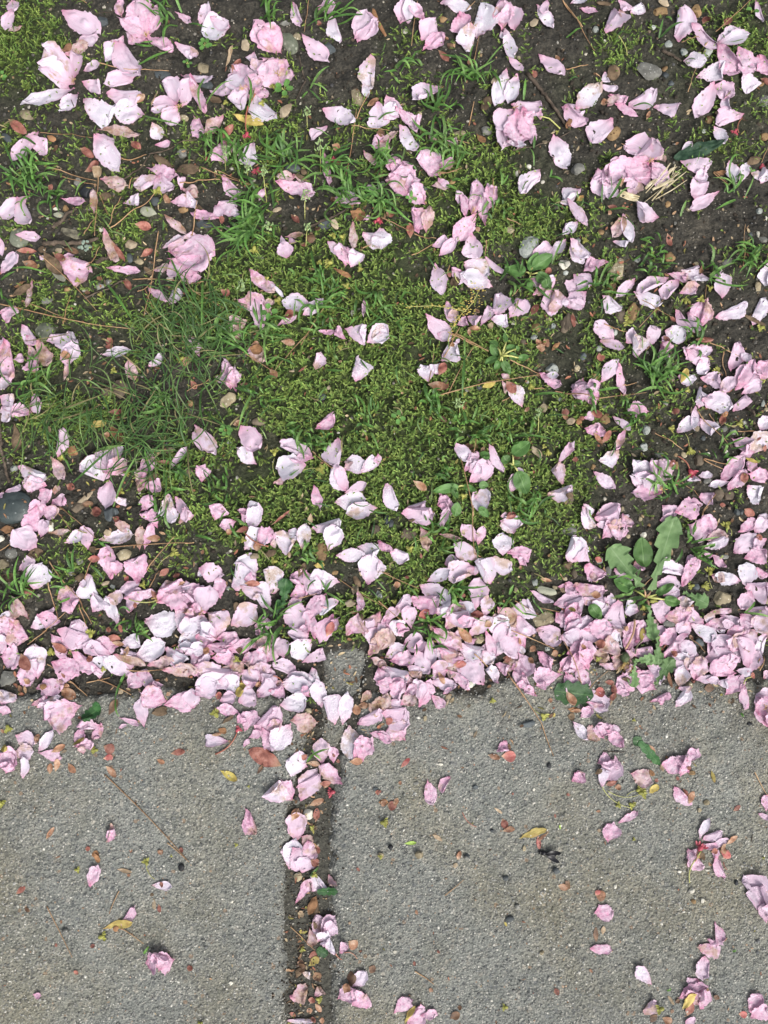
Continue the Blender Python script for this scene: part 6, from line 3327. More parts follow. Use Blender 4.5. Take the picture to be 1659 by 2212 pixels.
for _ in range(90):       # half-buried petals at the bottom of the drift along the paving edge
    u_ = rnd.random(); X0 = rnd.uniform(-20, 3040); yc = 2590 if X0 < 1200 else 2560; Y0 = rnd.gauss(yc, 85)
    if 1190 < X0 < 1500 and 2480 < Y0 < 2900 or Y0 > 2790 or Y0 < 2300: continue
    if X0 < 620 and rnd.random() < .45: continue
    a = rnd.random() * 6.28; l = rnd.uniform(30, 60); tg = rnd.choice('nppwpc'); qq = [X0 - math.cos(a) * l, Y0 - math.sin(a) * l, X0 + math.cos(a) * l, Y0 + math.sin(a) * l, l * rnd.uniform(.9, 1.5)]
    V, F, U = sheet(W(qq[0], qq[1]), W(qq[2], qq[3]), qq[4] * m_, tg, 14, 12); REST[tg].add(V, F, U)
FL = {'pink': 'crumpled deep pink double blossom', 'pale': 'large pale pink sprawling blossom', 'redcentre': 'fan-shaped white-pink blossom with a red centre', 'frilled': 'frilled pink blossom with layered petals',
      'wide': 'wide three-petalled blotchy blossom', 'layered': 'layered pale pink blossom', 'stemmed': 'big drooping pink blossom with a yellow-green stalk', 'drooping': 'drooping pale pink blossom with spread petals', 'tumbled': 'large tumbled lilac-pink blossom',
      'full': 'full rounded double pink blossom', 'torn': 'torn pink blossom with upright petals', 'crumpled': 'small crumpled lilac-pink blossom', 'droopy': 'rumpled pale blossom with a long drooping petal', 'opened': 'opened pale pink blossom lying flat', 'bud': 'half-open pink bud with a coral cup',
      'rosy': 'rosy double blossom on a bent green stalk', 'heaped': 'heaped pale pink blossom', 'ring': 'ring-shaped crinkled mauve blossom', 'raised': 'ragged mauve blossom with raised petals', 'upright': 'small mauve blossom with a standing petal', 'calyx': 'mauve-white blossom on a coral calyx',
      'shrivelled': 'shrivelled star-shaped mauve blossom', 'pleated': 'pleated lilac blossom in the joint', 'large': 'large lilac-pink blossom at the picture edge'}
ZL = {'oval': 'seedling with smooth pale green oval leaves', 'starry': 'small rosette of pointed dark green leaves', 'broad': 'seedling with broad round-tipped green leaves', 'toothed': 'seedling with toothed jagged leaves', 'fanlobed': 'dark green fan-shaped lobed leaf plant', 'dandelion': 'dandelion rosette with jagged lobed leaves', 'fallen': 'fallen dark green leaf'}
for n_, (k, q, tag, sc) in enumerate(items):
    if k == 'F':
        x, y = W(*q); flower = empty('cherry_blossom', x, y, float(hat(x, y))); nfl = 0
        note(flower, 'blossom', FL[tag], q[0], q[1], 'whole cherry blossoms', '')
        if tag in ('frilled',): pass
        fq = q; ft = tag
    elif k == 'E':
        if ft in ('redcentre', 'pink', 'pale', 'wide', 'stemmed', 'opened', 'tumbled', 'rosy', 'heaped', 'frilled', 'torn'):   # a few stamens at the heart
            b = Bag(); x, y = W(*fq); z = float(hat(x, y)) + .0005
            for i in range(9):
                a = rnd.random() * 6.28; l = rnd.uniform(.0015, .004); P = np.array([[x, y, z], [x + math.cos(a) * l * .6, y + math.sin(a) * l * .6, z + .0012], [x + math.cos(a) * l, y + math.sin(a) * l, z + .0016]])
                V, F = tube(P, [.00018, .00014, .0003], 5); b.add(V, F)
            Vv = np.concatenate(b.V); Ff = clean(np.concatenate(b.F).tolist()); mesh_obj('stamen', Vv, Ff, M_STAMEN, flower)
        flower = None
    elif k == 'P':
        if q[4] < 4: continue
        tg, (V, F, U) = petal_mesh(q, tag, .0050 if flower else None)
        if flower: mesh_obj('petal', V, F, P_M[tg], flower, U)
        elif n_ in OWN:
            o = mesh_obj('petal', V, F, P_M[tg], None, U); L = math.hypot(q[2] - q[0], q[3] - q[1])
            sz = 'large' if L > 105 else 'medium' if L > 70 else 'small'
            sh = 'narrow ' if q[4] < L * .52 else 'broad ' if q[4] > L * .95 else ''
            note(o, 'petal', f'{sz} {sh}{PET_LOOK[tg]}', (q[0] + q[2]) / 2, (q[1] + q[3]) / 2, 'fallen cherry petals', 'petal', f'tip to {dirword(q)}')
        else: REST[tg].add(V, F, U)
    elif k == 'Z':
        x, y = W(*q); plant = None
        if tag == 'fallen': plant = 'fallen'
        else:
            plant = empty('dandelion_plant' if tag == 'dandelion' else 'seedling', x, y, float(hat(x, y))); note(plant, 'weed', ZL[tag], q[0], q[1], None, ''); pq = q
            plant['what'] = tag
    elif k == 'U':
        if q[4] * m_ < .001: continue
        p0, p1 = W(q[0], q[1]), W(q[2], q[3]); kind = tag if tag in ('L', 'x') else 'o'
        if plant == 'fallen':
            V, F, U = sheet(p0, p1, q[4] * m_, 'w', outline='broad', cup=.15); o = mesh_obj('fallen_leaf', V, F, LEAF_M['x'], None, U)
            note(o, 'leaf', 'ragged dark green fallen', (q[0] + q[2]) / 2, (q[1] + q[3]) / 2, None, 'leaf', f'tip to {dirword(q)}')
        else:
            if plant['what'] == 'fanlobed': kind = 'x'
            V, F, U = sheet(p0, p1, q[4] * m_ * 1.1, 'w', NS=46 if kind == 'L' else 18, outline='lobed' if kind in 'Lx' else 'leaf', cup=.35, amp=1.2, lift=.003); V[:, 2] += .0012
            if .004 < math.hypot(p0[0] - plant.location[0], p0[1] - plant.location[1]) < .018 and plant['what'] != 'fanlobed':      # leaf stalk back to the crown
                pts = np.array([plant.location[:2] + (plant.location[2] + .001,), ((p0[0] + plant.location[0]) / 2, (p0[1] + plant.location[1]) / 2, plant.location[2] + .004), (p0[0], p0[1], float(V[:19, 2].mean()))])
                lf = mesh_obj('leaf', V, F, LEAF_M[kind], plant, U); Vt, Ft = tube(pts, [.0008, .0007, .0006], 6); mesh_obj('leaf_stalk', Vt, clean(Ft), M_STALK['o'] if kind == 'L' else M_STALK['y'], lf)
            else: mesh_obj('leaf', V, F, LEAF_M[kind], plant, U)
    elif k == 'O' and tag == 'o' and isinstance(plant, bpy.types.Object):       # the dandelion's flower stalk
        P = lying(W(q[0], q[1]), W(q[2], q[3]), 12, .002, .0012, zoff=.002); V, F = tube(P, q[4] * m_ / 2, 8); stk = mesh_obj('flower_stalk', V, clean(F), M_STALK['o'], plant)
    elif k == 'd':
        a0 = np.array(W(q[0], q[1])); a1 = np.array(W(q[2], q[3])); u = (a1 - a0) / np.linalg.norm(a1 - a0); z = float(hat(*a0)) + .003
        Vr, Fr = ico(2); Vr = Vr * np.array([.0042, .0036, .0032]) * (1 + .12 * np.sin(np.arctan2(Vr[:, 1], Vr[:, 0]) * 9))[:, None]; an = math.atan2(u[1], u[0]); R = np.array([[math.cos(an), -math.sin(an)], [math.sin(an), math.cos(an)]]); Vr[:, :2] = Vr[:, :2] @ R.T
        hd = mesh_obj('flower_head', Vr + (a0[0], a0[1], z), Fr, M_PINV, plant); b = Bag()
        for i in range(46):
            s = an + rnd.uniform(-.75, .75); l = rnd.uniform(.005, .0125); st0 = a0 + u * .002
            P = np.array([[st0[0], st0[1], z], [st0[0] + math.cos(s) * l * .6, st0[1] + math.sin(s) * l * .6, z + rnd.uniform(-.001, .0025)], [st0[0] + math.cos(s + rnd.gauss(0, .2)) * l, st0[1] + math.sin(s + rnd.gauss(0, .2)) * l, z + rnd.uniform(-.002, .001)]]); V, F = tube(P, [.0003, .0003, .00015], 4); b.add(V, F)
        mesh_obj('floss', np.concatenate(b.V), clean(np.concatenate(b.F).tolist()), M_FLOSS, hd)
    elif k == 'B':
        if q[4] < 3: continue
        V, F, U = scale_mesh(q, tag)
        if tag not in SC_M: tag = 'o'
        if n_ in OWNB:
            o = mesh_obj('bud_scale', V, F, SC_M[tag], None, U); L = math.hypot(q[2] - q[0], q[3] - q[1])
            sz = 'large' if L > 60 else 'medium' if L > 38 else 'small'; sh = 'slim ' if q[4] < .4 * L else 'plump ' if q[4] > .8 * L else ''
            note(o, 'bud scale', f'{sz} {sh}{SC_LOOK[tag]}', (q[0] + q[2]) / 2, (q[1] + q[3]) / 2, 'bud scales scattered about', 'bud scale', f'tip to {dirword(q)}')
        else: RESTB[tag].add(V, F, U)
    elif k == 'D':
        V, F, U = sheet(W(q[0], q[1]), W(q[2], q[3]), q[4] * m_, 'p', NS=16, NT_=10, outline='scale', cup=.7, amp=.8); o = mesh_obj('dry_leaf', V, F, BARK_M.get(tag, BARK_M['b']), None, U)
        note(o, 'dry leaf', {'y': 'curled yellow', 'b': 'brown', 'o': 'orange-brown', 't': 'tan', 'r': 'dark red'}[tag] + (' long' if math.hypot(q[2] - q[0], q[3] - q[1]) > 80 else ''), (q[0] + q[2]) / 2, (q[1] + q[3]) / 2, None, 'dry leaf', f'tip to {dirword(q)}')
    elif k == 'K':
        p0, p1 = W(q[0], q[1]), W(q[2], q[3]); L = max(math.hypot(p1[0] - p0[0], p1[1] - p0[1]), .003); V, F = rock((p0[0] + p1[0]) / 2, (p0[1] + p1[1]) / 2, L, q[4] * m_, math.degrees(math.atan2(-(p1[1] - p0[1]), p1[0] - p0[0])), .22, 3, 9, .0, rough=.16)
        o = mesh_obj('bark_chip', V, F, BARK_M.get(tag, BARK_M['b']), smooth=False); hput(V)
        note(o, 'bark chip', {'b': 'brown', 'o': 'orange-brown', 't': 'tan', 'g': 'pale grey', 'w': 'weathered grey-cream'}[tag] + (' long' if L > .014 else ''), (q[0] + q[2]) / 2, (q[1] + q[3]) / 2, 'bark chips among the petals', 'bark chip')
    elif k == 'X':
        V, F, U = sheet(W(q[0], q[1]), W(q[2], q[3]), q[4] * m_, 'p', NS=26, NT_=14, outline='leaf', cup=.5, amp=1.0); o = mesh_obj('wrinkled_leaf', V, F, LEAF_M['h'], None, U)
        o['label'] = 'dark green wrinkled narrow leaf lying across two petals below the drooping blossom'; o['category'] = 'leaf'
    elif k in 'WA' and k:
        p0 = np.array(W(q[0], q[1])); p1 = np.array(W(q[2], q[3])); d = p1 - p0; L = np.hypot(*d); u = d / L; n = np.array([-u[1], u[0]]); wd = q[4] * m_; b = Bag()
        for i in range(11 if k == 'W' and L > .02 else 4):
            f = rnd.uniform(-.5, .5); l0 = rnd.uniform(0, .5 if k == 'W' else .05); l1 = rnd.uniform(l0 + .25 if k == 'W' else .93, 1); c0 = p0 + u * L * l0 + n * wd * f; c1 = p0 + u * L * l1 + n * wd * (f + rnd.gauss(0, .22 if k == 'W' else .02))
            z = float(hat(*((c0 + c1) / 2))) + rnd.uniform(.0006, .003); hw = rnd.choice((.0003, .0005, .0008, .0015)) if k == 'W' else .0010
            P = np.array([[*c0, z], [*((c0 * .5 + c1 * .5) + n * rnd.gauss(0, .0004)), z + .0006], [*c1, z + rnd.uniform(-.0005, .001)]]); V, F = tube(P, [hw * .7, hw, hw * .5], 5); V[:, 2] = z + (V[:, 2] - z) * .6; b.add(V, F)
        Vv = np.concatenate(b.V); o = mesh_obj('wood_splinters' if k == 'W' else 'wood_chip', Vv, clean(np.concatenate(b.F).tolist()), M_STRAW, smooth=False); hput(Vv)
        note(o, 'wood', 'splintered straw-coloured bundle of' if k == 'W' else 'short pale cream', (q[0] + q[2]) / 2, (q[1] + q[3]) / 2, None, 'wood fibres' if k == 'W' else 'wood chip')
for tg, b in REST.items():
    if b.n: o = b.obj('fallen_petals', P_M[tg], centre=(0, 0, 0)); o['kind'] = 'stuff'; o['label'] = {'n': 'smaller pale pink petals strewn among the others', 'w': 'smaller white-pink petals strewn among the others', 'p': 'smaller crinkled rose petals strewn among the others', 'c': 'smaller wilted petals strewn among the others'}[tg]
for tg, b in RESTB.items():
    if b.n: o = b.obj('tiny_bud_scales', SC_M[tg], centre=(0, 0, 0)); o['kind'] = 'stuff'; o['label'] = f'tiniest {SC_LOOK[tg]} bud scales strewn about'

# ---------------------------------------------------------------- husks, calyxes and their stalks, clovers, seed heads
STK = [[q, tag, False] for k, q, tag, sc in items if k == 'O' and tag != 'o']
def stalk(q, tag, parent=None):
    L = math.hypot(q[2] - q[0], q[3] - q[1]) * m_; P = lying(W(q[0], q[1]), W(q[2], q[3]), 14, L * rnd.choice([-.12, .1, .16]), q[4] * m_ / 2, put=False, zoff=.0006); V, F = tube(P, q[4] * m_ / 2 * np.linspace(1.1, .8, 14), 6)
    return mesh_obj('stalk', V, clean(F), M_STALK.get(tag, M_STALK['y']), parent)
def near_stalk(x, y, lim=34):
    for s in STK:
        if s[2]: continue
        for a in (0, 2):
            if math.hypot(s[0][a] - x, s[0][a + 1] - y) < lim: s[2] = True; return s, a
    return None, 0
for k, q, tag, sc in items:
    if k not in 'VC' or len(q) < 3: continue
    x, y = W(q[0], q[1]); R = q[2] * m_ * (.52 if k == 'V' else .5); z = float(hat(x, y)) + .0004; s, a = near_stalk(q[0], q[1])
    if s: ox_, oy_ = s[0][2 - a], s[0][3 - a]; wx, wy = W(ox_, oy_); an = math.atan2(y - wy, x - wx)
    else: an = rnd.random() * 6.28
    root = empty('bud_husk' if k == 'V' else 'red_calyx', x, y, z); u = np.array([math.cos(an), math.sin(an)]); c0 = np.array([x, y]) - u * R
    VV, FF = ico(2); bod = VV * np.array([R * .62, R * .42, R * .40]); Rm = np.array([[math.cos(an), -math.sin(an)], [math.sin(an), math.cos(an)]]); bod[:, :2] = bod[:, :2] @ Rm.T
    mesh_obj('cup', bod + (c0[0] + u[0] * R * .6, c0[1] + u[1] * R * .6, z + R * .38), FF, M_HUSK if k == 'V' else M_CRIM, root)
    for i in range(5):
        f = (i - 2) * (.34 if k == 'V' else .42); d = np.array([math.cos(an + f), math.sin(an + f)]); st0 = c0 + u * R * .7 + np.array([-u[1], u[0]]) * R * .16 * (i - 2); e = st0 + d * R * rnd.uniform(.9, 1.3)
        V, F, U = sheet(st0, e, R * .42, 'w', 8, 4, settle=False, outline='scale', cup=1.2); V[:, 2] += z + R * .35 * (1.2 - abs(f)); mesh_obj('tooth' if k == 'V' else 'sepal', V, F, M_HUSK if k == 'V' else M_CRIM, root, U)
    if s: stalk(s[0], s[1], root)
    note(root, 'bud husk' if k == 'V' else 'calyx', ('large ' if q[2] > 34 else 'small ') + ('yellow-green split' if k == 'V' else 'crimson five-pointed'), q[0], q[1], 'yellow bud husks' if k == 'V' else None, 'bud husk' if k == 'V' else 'calyx', 'with a stalk' if s else '')
for s in STK:
    if s[2]: continue
    best = None
    for o, kw, look, px, py, ex in THINGS:
        if o['category'] == 'blossom' and min(math.hypot(px - s[0][0], py - s[0][1]), math.hypot(px - s[0][2], py - s[0][3])) < 60: best = o
    o = stalk(s[0], s[1], best)
    if not best: note(o, 'stalk', {'y': 'thin yellow-green', 'r': 'thin red', 'R': 'coral', 'g': 'grey-green'}[s[1]], (s[0][0] + s[0][2]) / 2, (s[0][1] + s[0][3]) / 2, None, 'stalk')
for n_, (k, q, tag, sc) in enumerate(items):
    if k == 'N' and n_ % 3: do_needle(q)
    elif k == 'L':
        x, y = W(q[0], q[1]); z = float(hat(x, y)); root = empty('clover_seedling', x, y, z); n = int(q[3]); R = q[2] * m_ * .5
        for i in range(n):
            a = i * 2 * math.pi / n + rnd.uniform(-.3, .3); d = np.array([math.cos(a), math.sin(a)]); p0 = np.array([x, y]) + d * R * .3; p1 = np.array([x, y]) + d * R * rnd.uniform(1.1, 1.4)
            V, F, U = sheet(p0, p1, R * .82, 'w', 10, 8, settle=False, outline='broad', cup=.3, amp=.3); V[:, 2] += z + .0035 + rnd.uniform(0, .002); V[:, 2] = np.maximum(V[:, 2], hat(V[:, 0], V[:, 1]) + .0006)
            lf = mesh_obj('leaflet', V, F, LEAF_M['c'], root, U); Vt, Ft = tube([(x, y, z + .0008), (*(p0 * .6 + np.array([x, y]) * .4), z + .003), (*p0, z + .004)], .0003, 5); mesh_obj('stalk', Vt, clean(Ft), M_STALK['y'], lf)
        note(root, 'clover', f'{["", "one", "two", "three", "four", "five", "six"][n]}-leaved bright green', q[0], q[1], None, 'clover seedling')
    elif k == 'I':
        x, y = W(q[0], q[1]); bx, by = W(q[0] + rnd.uniform(-8, 8), q[3]); R = q[2] * m_; z0 = float(hat(bx, by)); z = float(hat(x, y)) + .009; root = empty('grass_seed_head', bx, by, z0)
        P = np.array([[bx, by, z0], [(x + bx) / 2, (y + by) / 2, (z + z0) / 2 + .003], [x, y, z]]); V, F = tube(P, [.0003, .0003, .0002], 5); mesh_obj('stem', V, clean(F), M_STALK['y'], root); b = Bag(); VV, FF = ico(1); d = np.array([x - bx, y - by]); d /= np.linalg.norm(d) + 1e-9
        for i in range(20):
            c = np.array([x, y]) + d * R * rnd.uniform(-.9, .35) + np.array([-d[1], d[0]]) * rnd.gauss(0, R * .28); a = math.atan2(d[1], d[0]) + rnd.gauss(0, .7); Rm = np.array([[math.cos(a), -math.sin(a)], [math.sin(a), math.cos(a)]]); e = VV * np.array([.0015, .00055, .0005]); e[:, :2] = e[:, :2] @ Rm.T
            b.add(e + (c[0], c[1], z + rnd.uniform(-.002, .001)), FF, None, np.array([.26, .36, .16]) * rnd.uniform(.7, 1.4))
        b.obj('spikelets', M_SEED, root); note(root, 'seed head', 'pale green feathery', q[0], q[1], 'annual grass seed heads', 'grass seed head')
    elif k == 'M':
        x, y = W(q[0], q[1]); b = Bag()
        for i in range(16): a = rnd.random() * 6.28; r = rnd.uniform(0, q[2] * m_ * .7); V, F = rock(x + math.cos(a) * r, y + math.sin(a) * r * .7, .003, .0025, a * 50, .4, 1, 3, 0); b.add(V, F)
        o = b.obj('lichen', M_LICH); o['label'] = 'pale blue-green lichen tuft growing on the dark stick'; o['category'] = 'lichen'
    elif k == 'Y':
        b = Bag(); pts = [W(q[0], q[1]), W(q[2], q[3]), W(q[4], q[5])]; root = empty('flower_spray', *pts[1], float(hat(*pts[1]))); VV, FF = ico(1)
        cen = np.array(W(q[0] + (q[2] - q[0]) * .78, q[1] + 10)); c2 = Bag()
        for e in pts:
            P = lying(e, tuple(cen), 24, .002, .0005, zoff=.002, put=False); V, F = tube(P, .0004, 5); c2.add(V, F)
            for i in range(34 if e is not pts[1] else 90):
                s = P[rnd.randrange(24)]; near = e is pts[1]; c = s + np.array([rnd.gauss(0, .0042 if near else .0012), rnd.gauss(0, .003 if near else .0012), rnd.uniform(0, .0018)]); r = rnd.uniform(.0003, .0010); V = VV * np.array([r, r * .45, r * .4]) * rng.uniform(.6, 1.3, (len(VV), 1)); b.add(V + c, FF)
        mesh_obj('stem', np.concatenate(c2.V), clean(np.concatenate(c2.F).tolist()), M_STALK['y'], root); b.obj('florets', M_YSPRAY, root)
        root['label'] = 'branched spray of withered yellow florets lying over petals on the moss'; root['category'] = 'flower spray'
    elif k == 'i':
        x, y = W(q[0], q[1]); z = float(hat(x, y)) + .0012; root = empty('insect', x, y, z); VV, FF = ico(2)
        body = np.concatenate([VV * np.array([.0042, .0019, .0016]), VV * np.array([.0021, .0019, .0016]) + np.array([-.0052, 0, .0001]), VV * np.array([.0013, .0015, .0012]) + np.array([-.0080, 0, 0])]); Ff = np.concatenate([FF, FF + len(VV), FF + 2 * len(VV)])
        a = -.22; Rm = np.array([[math.cos(a), -math.sin(a)], [math.sin(a), math.cos(a)]]); T3 = lambda A: np.column_stack([A[:, :2] @ Rm.T, A[:, 2]]) + (x, y, z)
        mesh_obj('body', T3(body), Ff, M_INSECT, root)
        for sg in (-1, 1):
            V, F, U = sheet((-.004, sg * .0008), (.0068, sg * .0034), .0032, 'w', 8, 5, settle=False, outline='scale', cup=.1); V[:, 2] += .0014; mesh_obj('wing', T3(V), F, M_WING, root, U)
            for i, lx in enumerate((-.0058, -.0040, -.001)): V, F = tube([(lx, sg * .001, .0004), (lx + (i - 1) * .002, sg * .0038, .0018), (lx + (i - 1) * .0035, sg * .0062, -.0010)], .00018, 4); mesh_obj('leg', T3(V), clean(F), M_INSECT, root)
        root['label'] = 'black winged insect lying on the paving beside a curled red scale'; root['category'] = 'insect'

# ---------------------------------------------------------------- grass
def blade_geo(b, x, y, ex, ey, w, hgt, side, col, n=8):
    q = np.linspace(0, 1, n); d = np.array([ex - x, ey - y]); L = np.hypot(*d) + 1e-9; nn = np.array([-d[1], d[0]]) / L
    cx = x + d[0] * q + nn[0] * side * 4 * q * (1 - q); cy = y + d[1] * q + nn[1] * side * 4 * q * (1 - q)
    base = hat(x, y); hz = hat(cx, cy, H0); z = np.maximum(base * (1 - q) + hz * q + hgt * np.sin(q * 2.5) / .95 + .0008, hat(cx, cy) * (q > .12) + .0005 * (q > .12) - 1 * (q <= .12))
    z = np.maximum(z, hz + .0005); z = np.convolve(np.pad(z, 1, mode='edge'), [.25, .5, .25], 'valid')
    tx = np.gradient(cx); ty = np.gradient(cy); ln = np.hypot(tx, ty) + 1e-9; px, py = -ty / ln, tx / ln; ww = w / 2 * np.clip((1.02 - q) * 2.2, 0, 1) ** .8 * (.65 + .35 * np.clip(q * 4, 0, 1))
    V = np.stack([np.stack([cx - px * ww, cy - py * ww, z + ww * .35], 1), np.stack([cx, cy, z], 1), np.stack([cx + px * ww, cy + py * ww, z + ww * .35], 1)], 1).reshape(-1, 3)
    i = np.arange(n * 3).reshape(n, 3); F = np.stack([i[:-1, :-1].ravel(), i[1:, :-1].ravel(), i[1:, 1:].ravel(), i[:-1, 1:].ravel()], 1)
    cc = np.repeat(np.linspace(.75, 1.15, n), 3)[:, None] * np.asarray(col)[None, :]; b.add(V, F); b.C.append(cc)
gb = Bag(); GREEN = [(.085, .195, .040), (.120, .255, .055), (.065, .150, .035), (.16, .29, .08)]; DEEP = [(.070, .150, .040), (.050, .115, .034), (.100, .190, .050), (.14, .22, .07)]*3 + [(.26, .23, .11)]
for k, q, tag, sc in items:
    if k in 'GH':
        b = Bag(); R = q[2] * m_ * (.85 if k == 'G' else .98); n = int(q[3] * (1.4 if k == 'G' else 1.15)); x, y = W(q[0], q[1]); fav = rnd.random() * 6.28
        for i in range(n):
            a = rnd.random() * 6.28 if rnd.random() < .45 else fav + rnd.gauss(0, .7); spread = .006 if k == 'G' else R * .42; bx, by = x + rnd.gauss(0, spread), y + rnd.gauss(0, spread); l = R * (rnd.uniform(.3, 1.0) if k == 'G' else rnd.uniform(.45, 1.0))
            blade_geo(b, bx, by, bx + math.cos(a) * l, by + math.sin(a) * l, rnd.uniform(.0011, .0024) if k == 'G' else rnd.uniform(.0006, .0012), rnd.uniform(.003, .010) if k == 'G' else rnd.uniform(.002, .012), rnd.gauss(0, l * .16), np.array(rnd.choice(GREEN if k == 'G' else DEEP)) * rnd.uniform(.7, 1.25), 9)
        o = b.obj('grass_tuft' if k == 'G' else 'grass_clump', M_GRASS, centre=(x, y, float(hat(x, y, H0))))
        note(o, 'grass', (('big ' if q[2] > 135 else 'small ' if q[2] < 90 else '') + 'bright green broad-bladed') if k == 'G' else 'dark green fine-bladed', q[0], q[1], 'grass tufts', 'grass tuft')
    elif k == 'J':
        (x, y), (ex, ey) = W(q[0], q[1]), W(q[2], q[3]); L = math.hypot(ex - x, ey - y)
        if L < .001: continue
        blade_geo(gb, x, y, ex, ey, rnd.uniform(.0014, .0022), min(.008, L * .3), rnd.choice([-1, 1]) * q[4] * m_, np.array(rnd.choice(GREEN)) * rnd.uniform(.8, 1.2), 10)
for i in range(420):      # stray blades coming up through the moss
    px, py = rnd.uniform(0, 3024), rnd.uniform(0, 2650)
    if mossd(np.array(px), np.array(py)) < .35: continue
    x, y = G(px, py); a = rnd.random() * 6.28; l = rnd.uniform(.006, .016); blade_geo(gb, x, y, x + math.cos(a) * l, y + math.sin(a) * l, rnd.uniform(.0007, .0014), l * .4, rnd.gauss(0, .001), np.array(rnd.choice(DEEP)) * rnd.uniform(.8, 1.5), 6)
o = gb.obj('grass', M_GRASS, centre=(0, 0, 0)); o['kind'] = 'stuff'; o['label'] = 'single grass blades coming up through the moss'
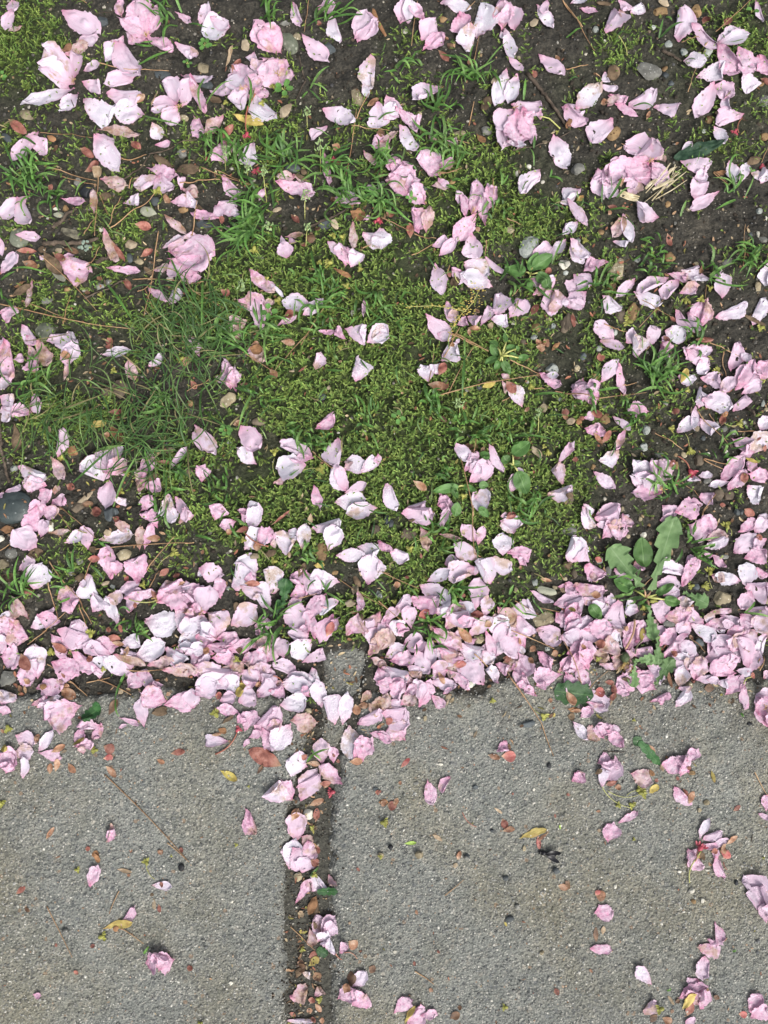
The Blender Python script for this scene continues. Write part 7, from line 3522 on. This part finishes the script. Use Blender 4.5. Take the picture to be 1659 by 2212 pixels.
# ---------------------------------------------------------------- landmarks the labels refer to (survey px)
LM = [(577,135,'crumpled deep pink blossom'),(280,320,'large sprawling pale blossom'),(700,420,'red-centred blossom'),(35,325,'clover in the mossy corner'),(805,190,'round-leaved clover'),(1130,165,'mottled green-grey stone'),(1405,375,'tan wedge stone'),
 (985,490,'long yellow dry leaf'),(1105,345,'frilled blossom by the clover'),(960,385,'big frilled blossom'),(290,620,'folded petals with red scales'),(1865,110,'wide blotchy blossom'),(1855,290,'grass tuft in bare soil'),(2025,490,'blossom with yellow-green stalk'),(2160,370,'thick curved twig'),
 (2552,275,'big grey granite stone'),(2750,590,'wrinkled dark green leaf'),(2660,710,'straw-coloured wood splinters'),(2545,640,'large tumbled lilac blossom'),(2887,525,'crimson calyx on its stalk'),(2820,330,'drooping spread blossom'),(2415,510,'ochre stone by a petal'),
 (980,810,'grass with pale seed heads'),(345,752,'black round pebble'),(588,835,'flat olive pebble'),(280,935,'dark stick with lichen'),(320,960,'lichen tuft'),(740,1000,'full double pink blossom'),(290,905,'weathered wood piece'),(1410,850,'square tan dry leaf'),(1868,845,'torn upright blossom'),
 (2090,1075,'oval-leaved seedling'),(2080,970,'speckled bluish stone'),(1800,1200,'yellow flower spray'),(1968,1412,'pointed-leaf rosette'),(2430,1065,'tall pale greenish stone'),(2830,1205,'wilted grey petal'),(2020,1840,'broad-leaved seedling'),(1800,1920,'toothed-leaf seedling'),
 (2590,1478,'bright tuft right of centre'),(2565,1890,'opened flat blossom'),(2330,1690,'cluster of browned scales'),(55,1990,'large dark slate'),(70,1725,'brown pointed leaf'),(897,1570,'flat grey stone in moss'),(600,1680,'fine dark grass clump'),(430,1850,'rumpled drooping blossom'),
 (895,1480,'crumpled lilac blossom'),(1268,2170,'mottled ochre pebble'),(1608,2108,'flat brown stone'),(2150,2327,'pale oval stone'),(2540,2350,'dandelion rosette'),(2457,2600,'withered dandelion head'),(2848,2356,'cream rock'),(1115,2380,'fan-lobed leaf'),(622,2355,'rosy blossom on bent stalk'),
 (1360,2690,'concrete stub'),(1298,2500,'coral scale above the stub'),(2245,2735,'dark leaf on the slab'),(940,2870,'blossom-pink heap with calyx'),(1045,2970,'big glossy red scale'),(1300,3124,'crimson calyx by the joint'),(262,2812,'ridged round petal'),(348,2897,'ring-shaped blossom'),
 (575,3215,'long pine needle on slab'),(1720,3105,'forked mauve petals'),(2000,2975,'coral scale with petal'),(2165,3360,'black insect'),(2093,3280,'curled yellow leaf'),(2370,2880,'ragged raised blossom'),(2395,3035,'standing-petal blossom'),(2540,2960,'green leaf scrap'),
 (2765,3340,'blossom on coral calyx'),(632,3775,'shrivelled star blossom'),(470,3640,'twisted yellow leaf'),(1290,3660,'pleated blossom in joint'),(1200,3930,'browned petal at joint end'),(2998,3535,'large blossom at frame edge'),(2745,3850,'row of shrivelled petals'),(2985,3960,'mauve petals in the corner'),
 (1835,3975,'mauve petals near bottom edge'),(2640,2800,'lobed leaf over paving'),(1900,2500,'thick drift of petals'),(150,2250,'grass tuft at left edge'),(1000,120,'top grass tufts'),(3000,130,'round leaf at top'),(480,1250,'dark grass by soil'),(2980,2900,'torn blossom at right edge'),
 (2740,1850,'half-open bud'),(1520,1130,'open mossy patch'),(1150,1750,'mossy lawn centre'),(2750,930,'bare black soil'),(2450,2000,'three petals in soil'),(120,2860,'petal cluster at left edge'),(660,2740,'folded petals on slab'),(2540,3640,'two tan scales on slab'),(1650,3600,'bare right slab'),(150,3400,'bare left slab'),(1450,2950,'big petal beside joint')]
LMX = np.array([(a, b) for a, b, c in LM], float)
REL = ['right of', 'above-right of', 'above', 'above-left of', 'left of', 'below-left of', 'below', 'below-right of']
def rel(px, py, i):
    dx, dy = px - LMX[i, 0], py - LMX[i, 1]; a = math.degrees(math.atan2(-dy, dx)) % 360; return REL[int((a + 22.5) // 45) % 8]
SURF = lambda px, py: 'on concrete' if hat(*W(px, py), ONSLAB) > 0 else 'on moss' if mossd(np.array(px), np.array(py)) > .55 else 'on soil'
used = set(); pend = list(THINGS)
def words(s): return len(s.split())
def fit(s): return ' '.join(s.split()[:16])
for T_ in pend:
    o, kw, look, px, py, ex = T_; order = np.argsort(np.hypot(LMX[:, 0] - px, LMX[:, 1] - py)); done = False
    cands = []; base = f'{look} {kw}'.strip()
    d0 = math.hypot(*(LMX[order[0]] - (px, py)))
    def at(i):
        d = math.hypot(*(LMX[i] - (px, py))); p = 'at the' if d < 22 else ('just ' if d < 110 else 'well ' if d > 260 else '') + rel(px, py, i) + ' the'
        return f'{p} {LM[i][2]}'
    if kw == '': cands.append(base)      # blossoms and weeds: the look alone singles them out
    for i in order[:6] if kw else order[1:7]:
        cands.append(f'{base} {at(i)}'); 
        if ex: cands.append(f'{base}, {ex}, {at(i)}')
        cands.append(f'{base} {SURF(px, py)} {at(i)}')
    for i, j in ((0, 1), (0, 2), (1, 2), (0, 3), (1, 3), (2, 3)):
        cands.append(f'{base} between the {LM[order[i]][2]} and the {LM[order[j]][2]}')
    for r_ in ('nearer', 'farther', 'upper', 'lower', 'inner', 'outer'):
        for i in order[:4]: cands.append(f'{r_} {base} {at(i)}')
    for c in cands:
        if 4 <= words(c) <= 16 and c not in used: used.add(c); o['label'] = c; done = True; break
    if not done: c = fit(cands[0]); o['label'] = c
bpy.context.view_layer.update()
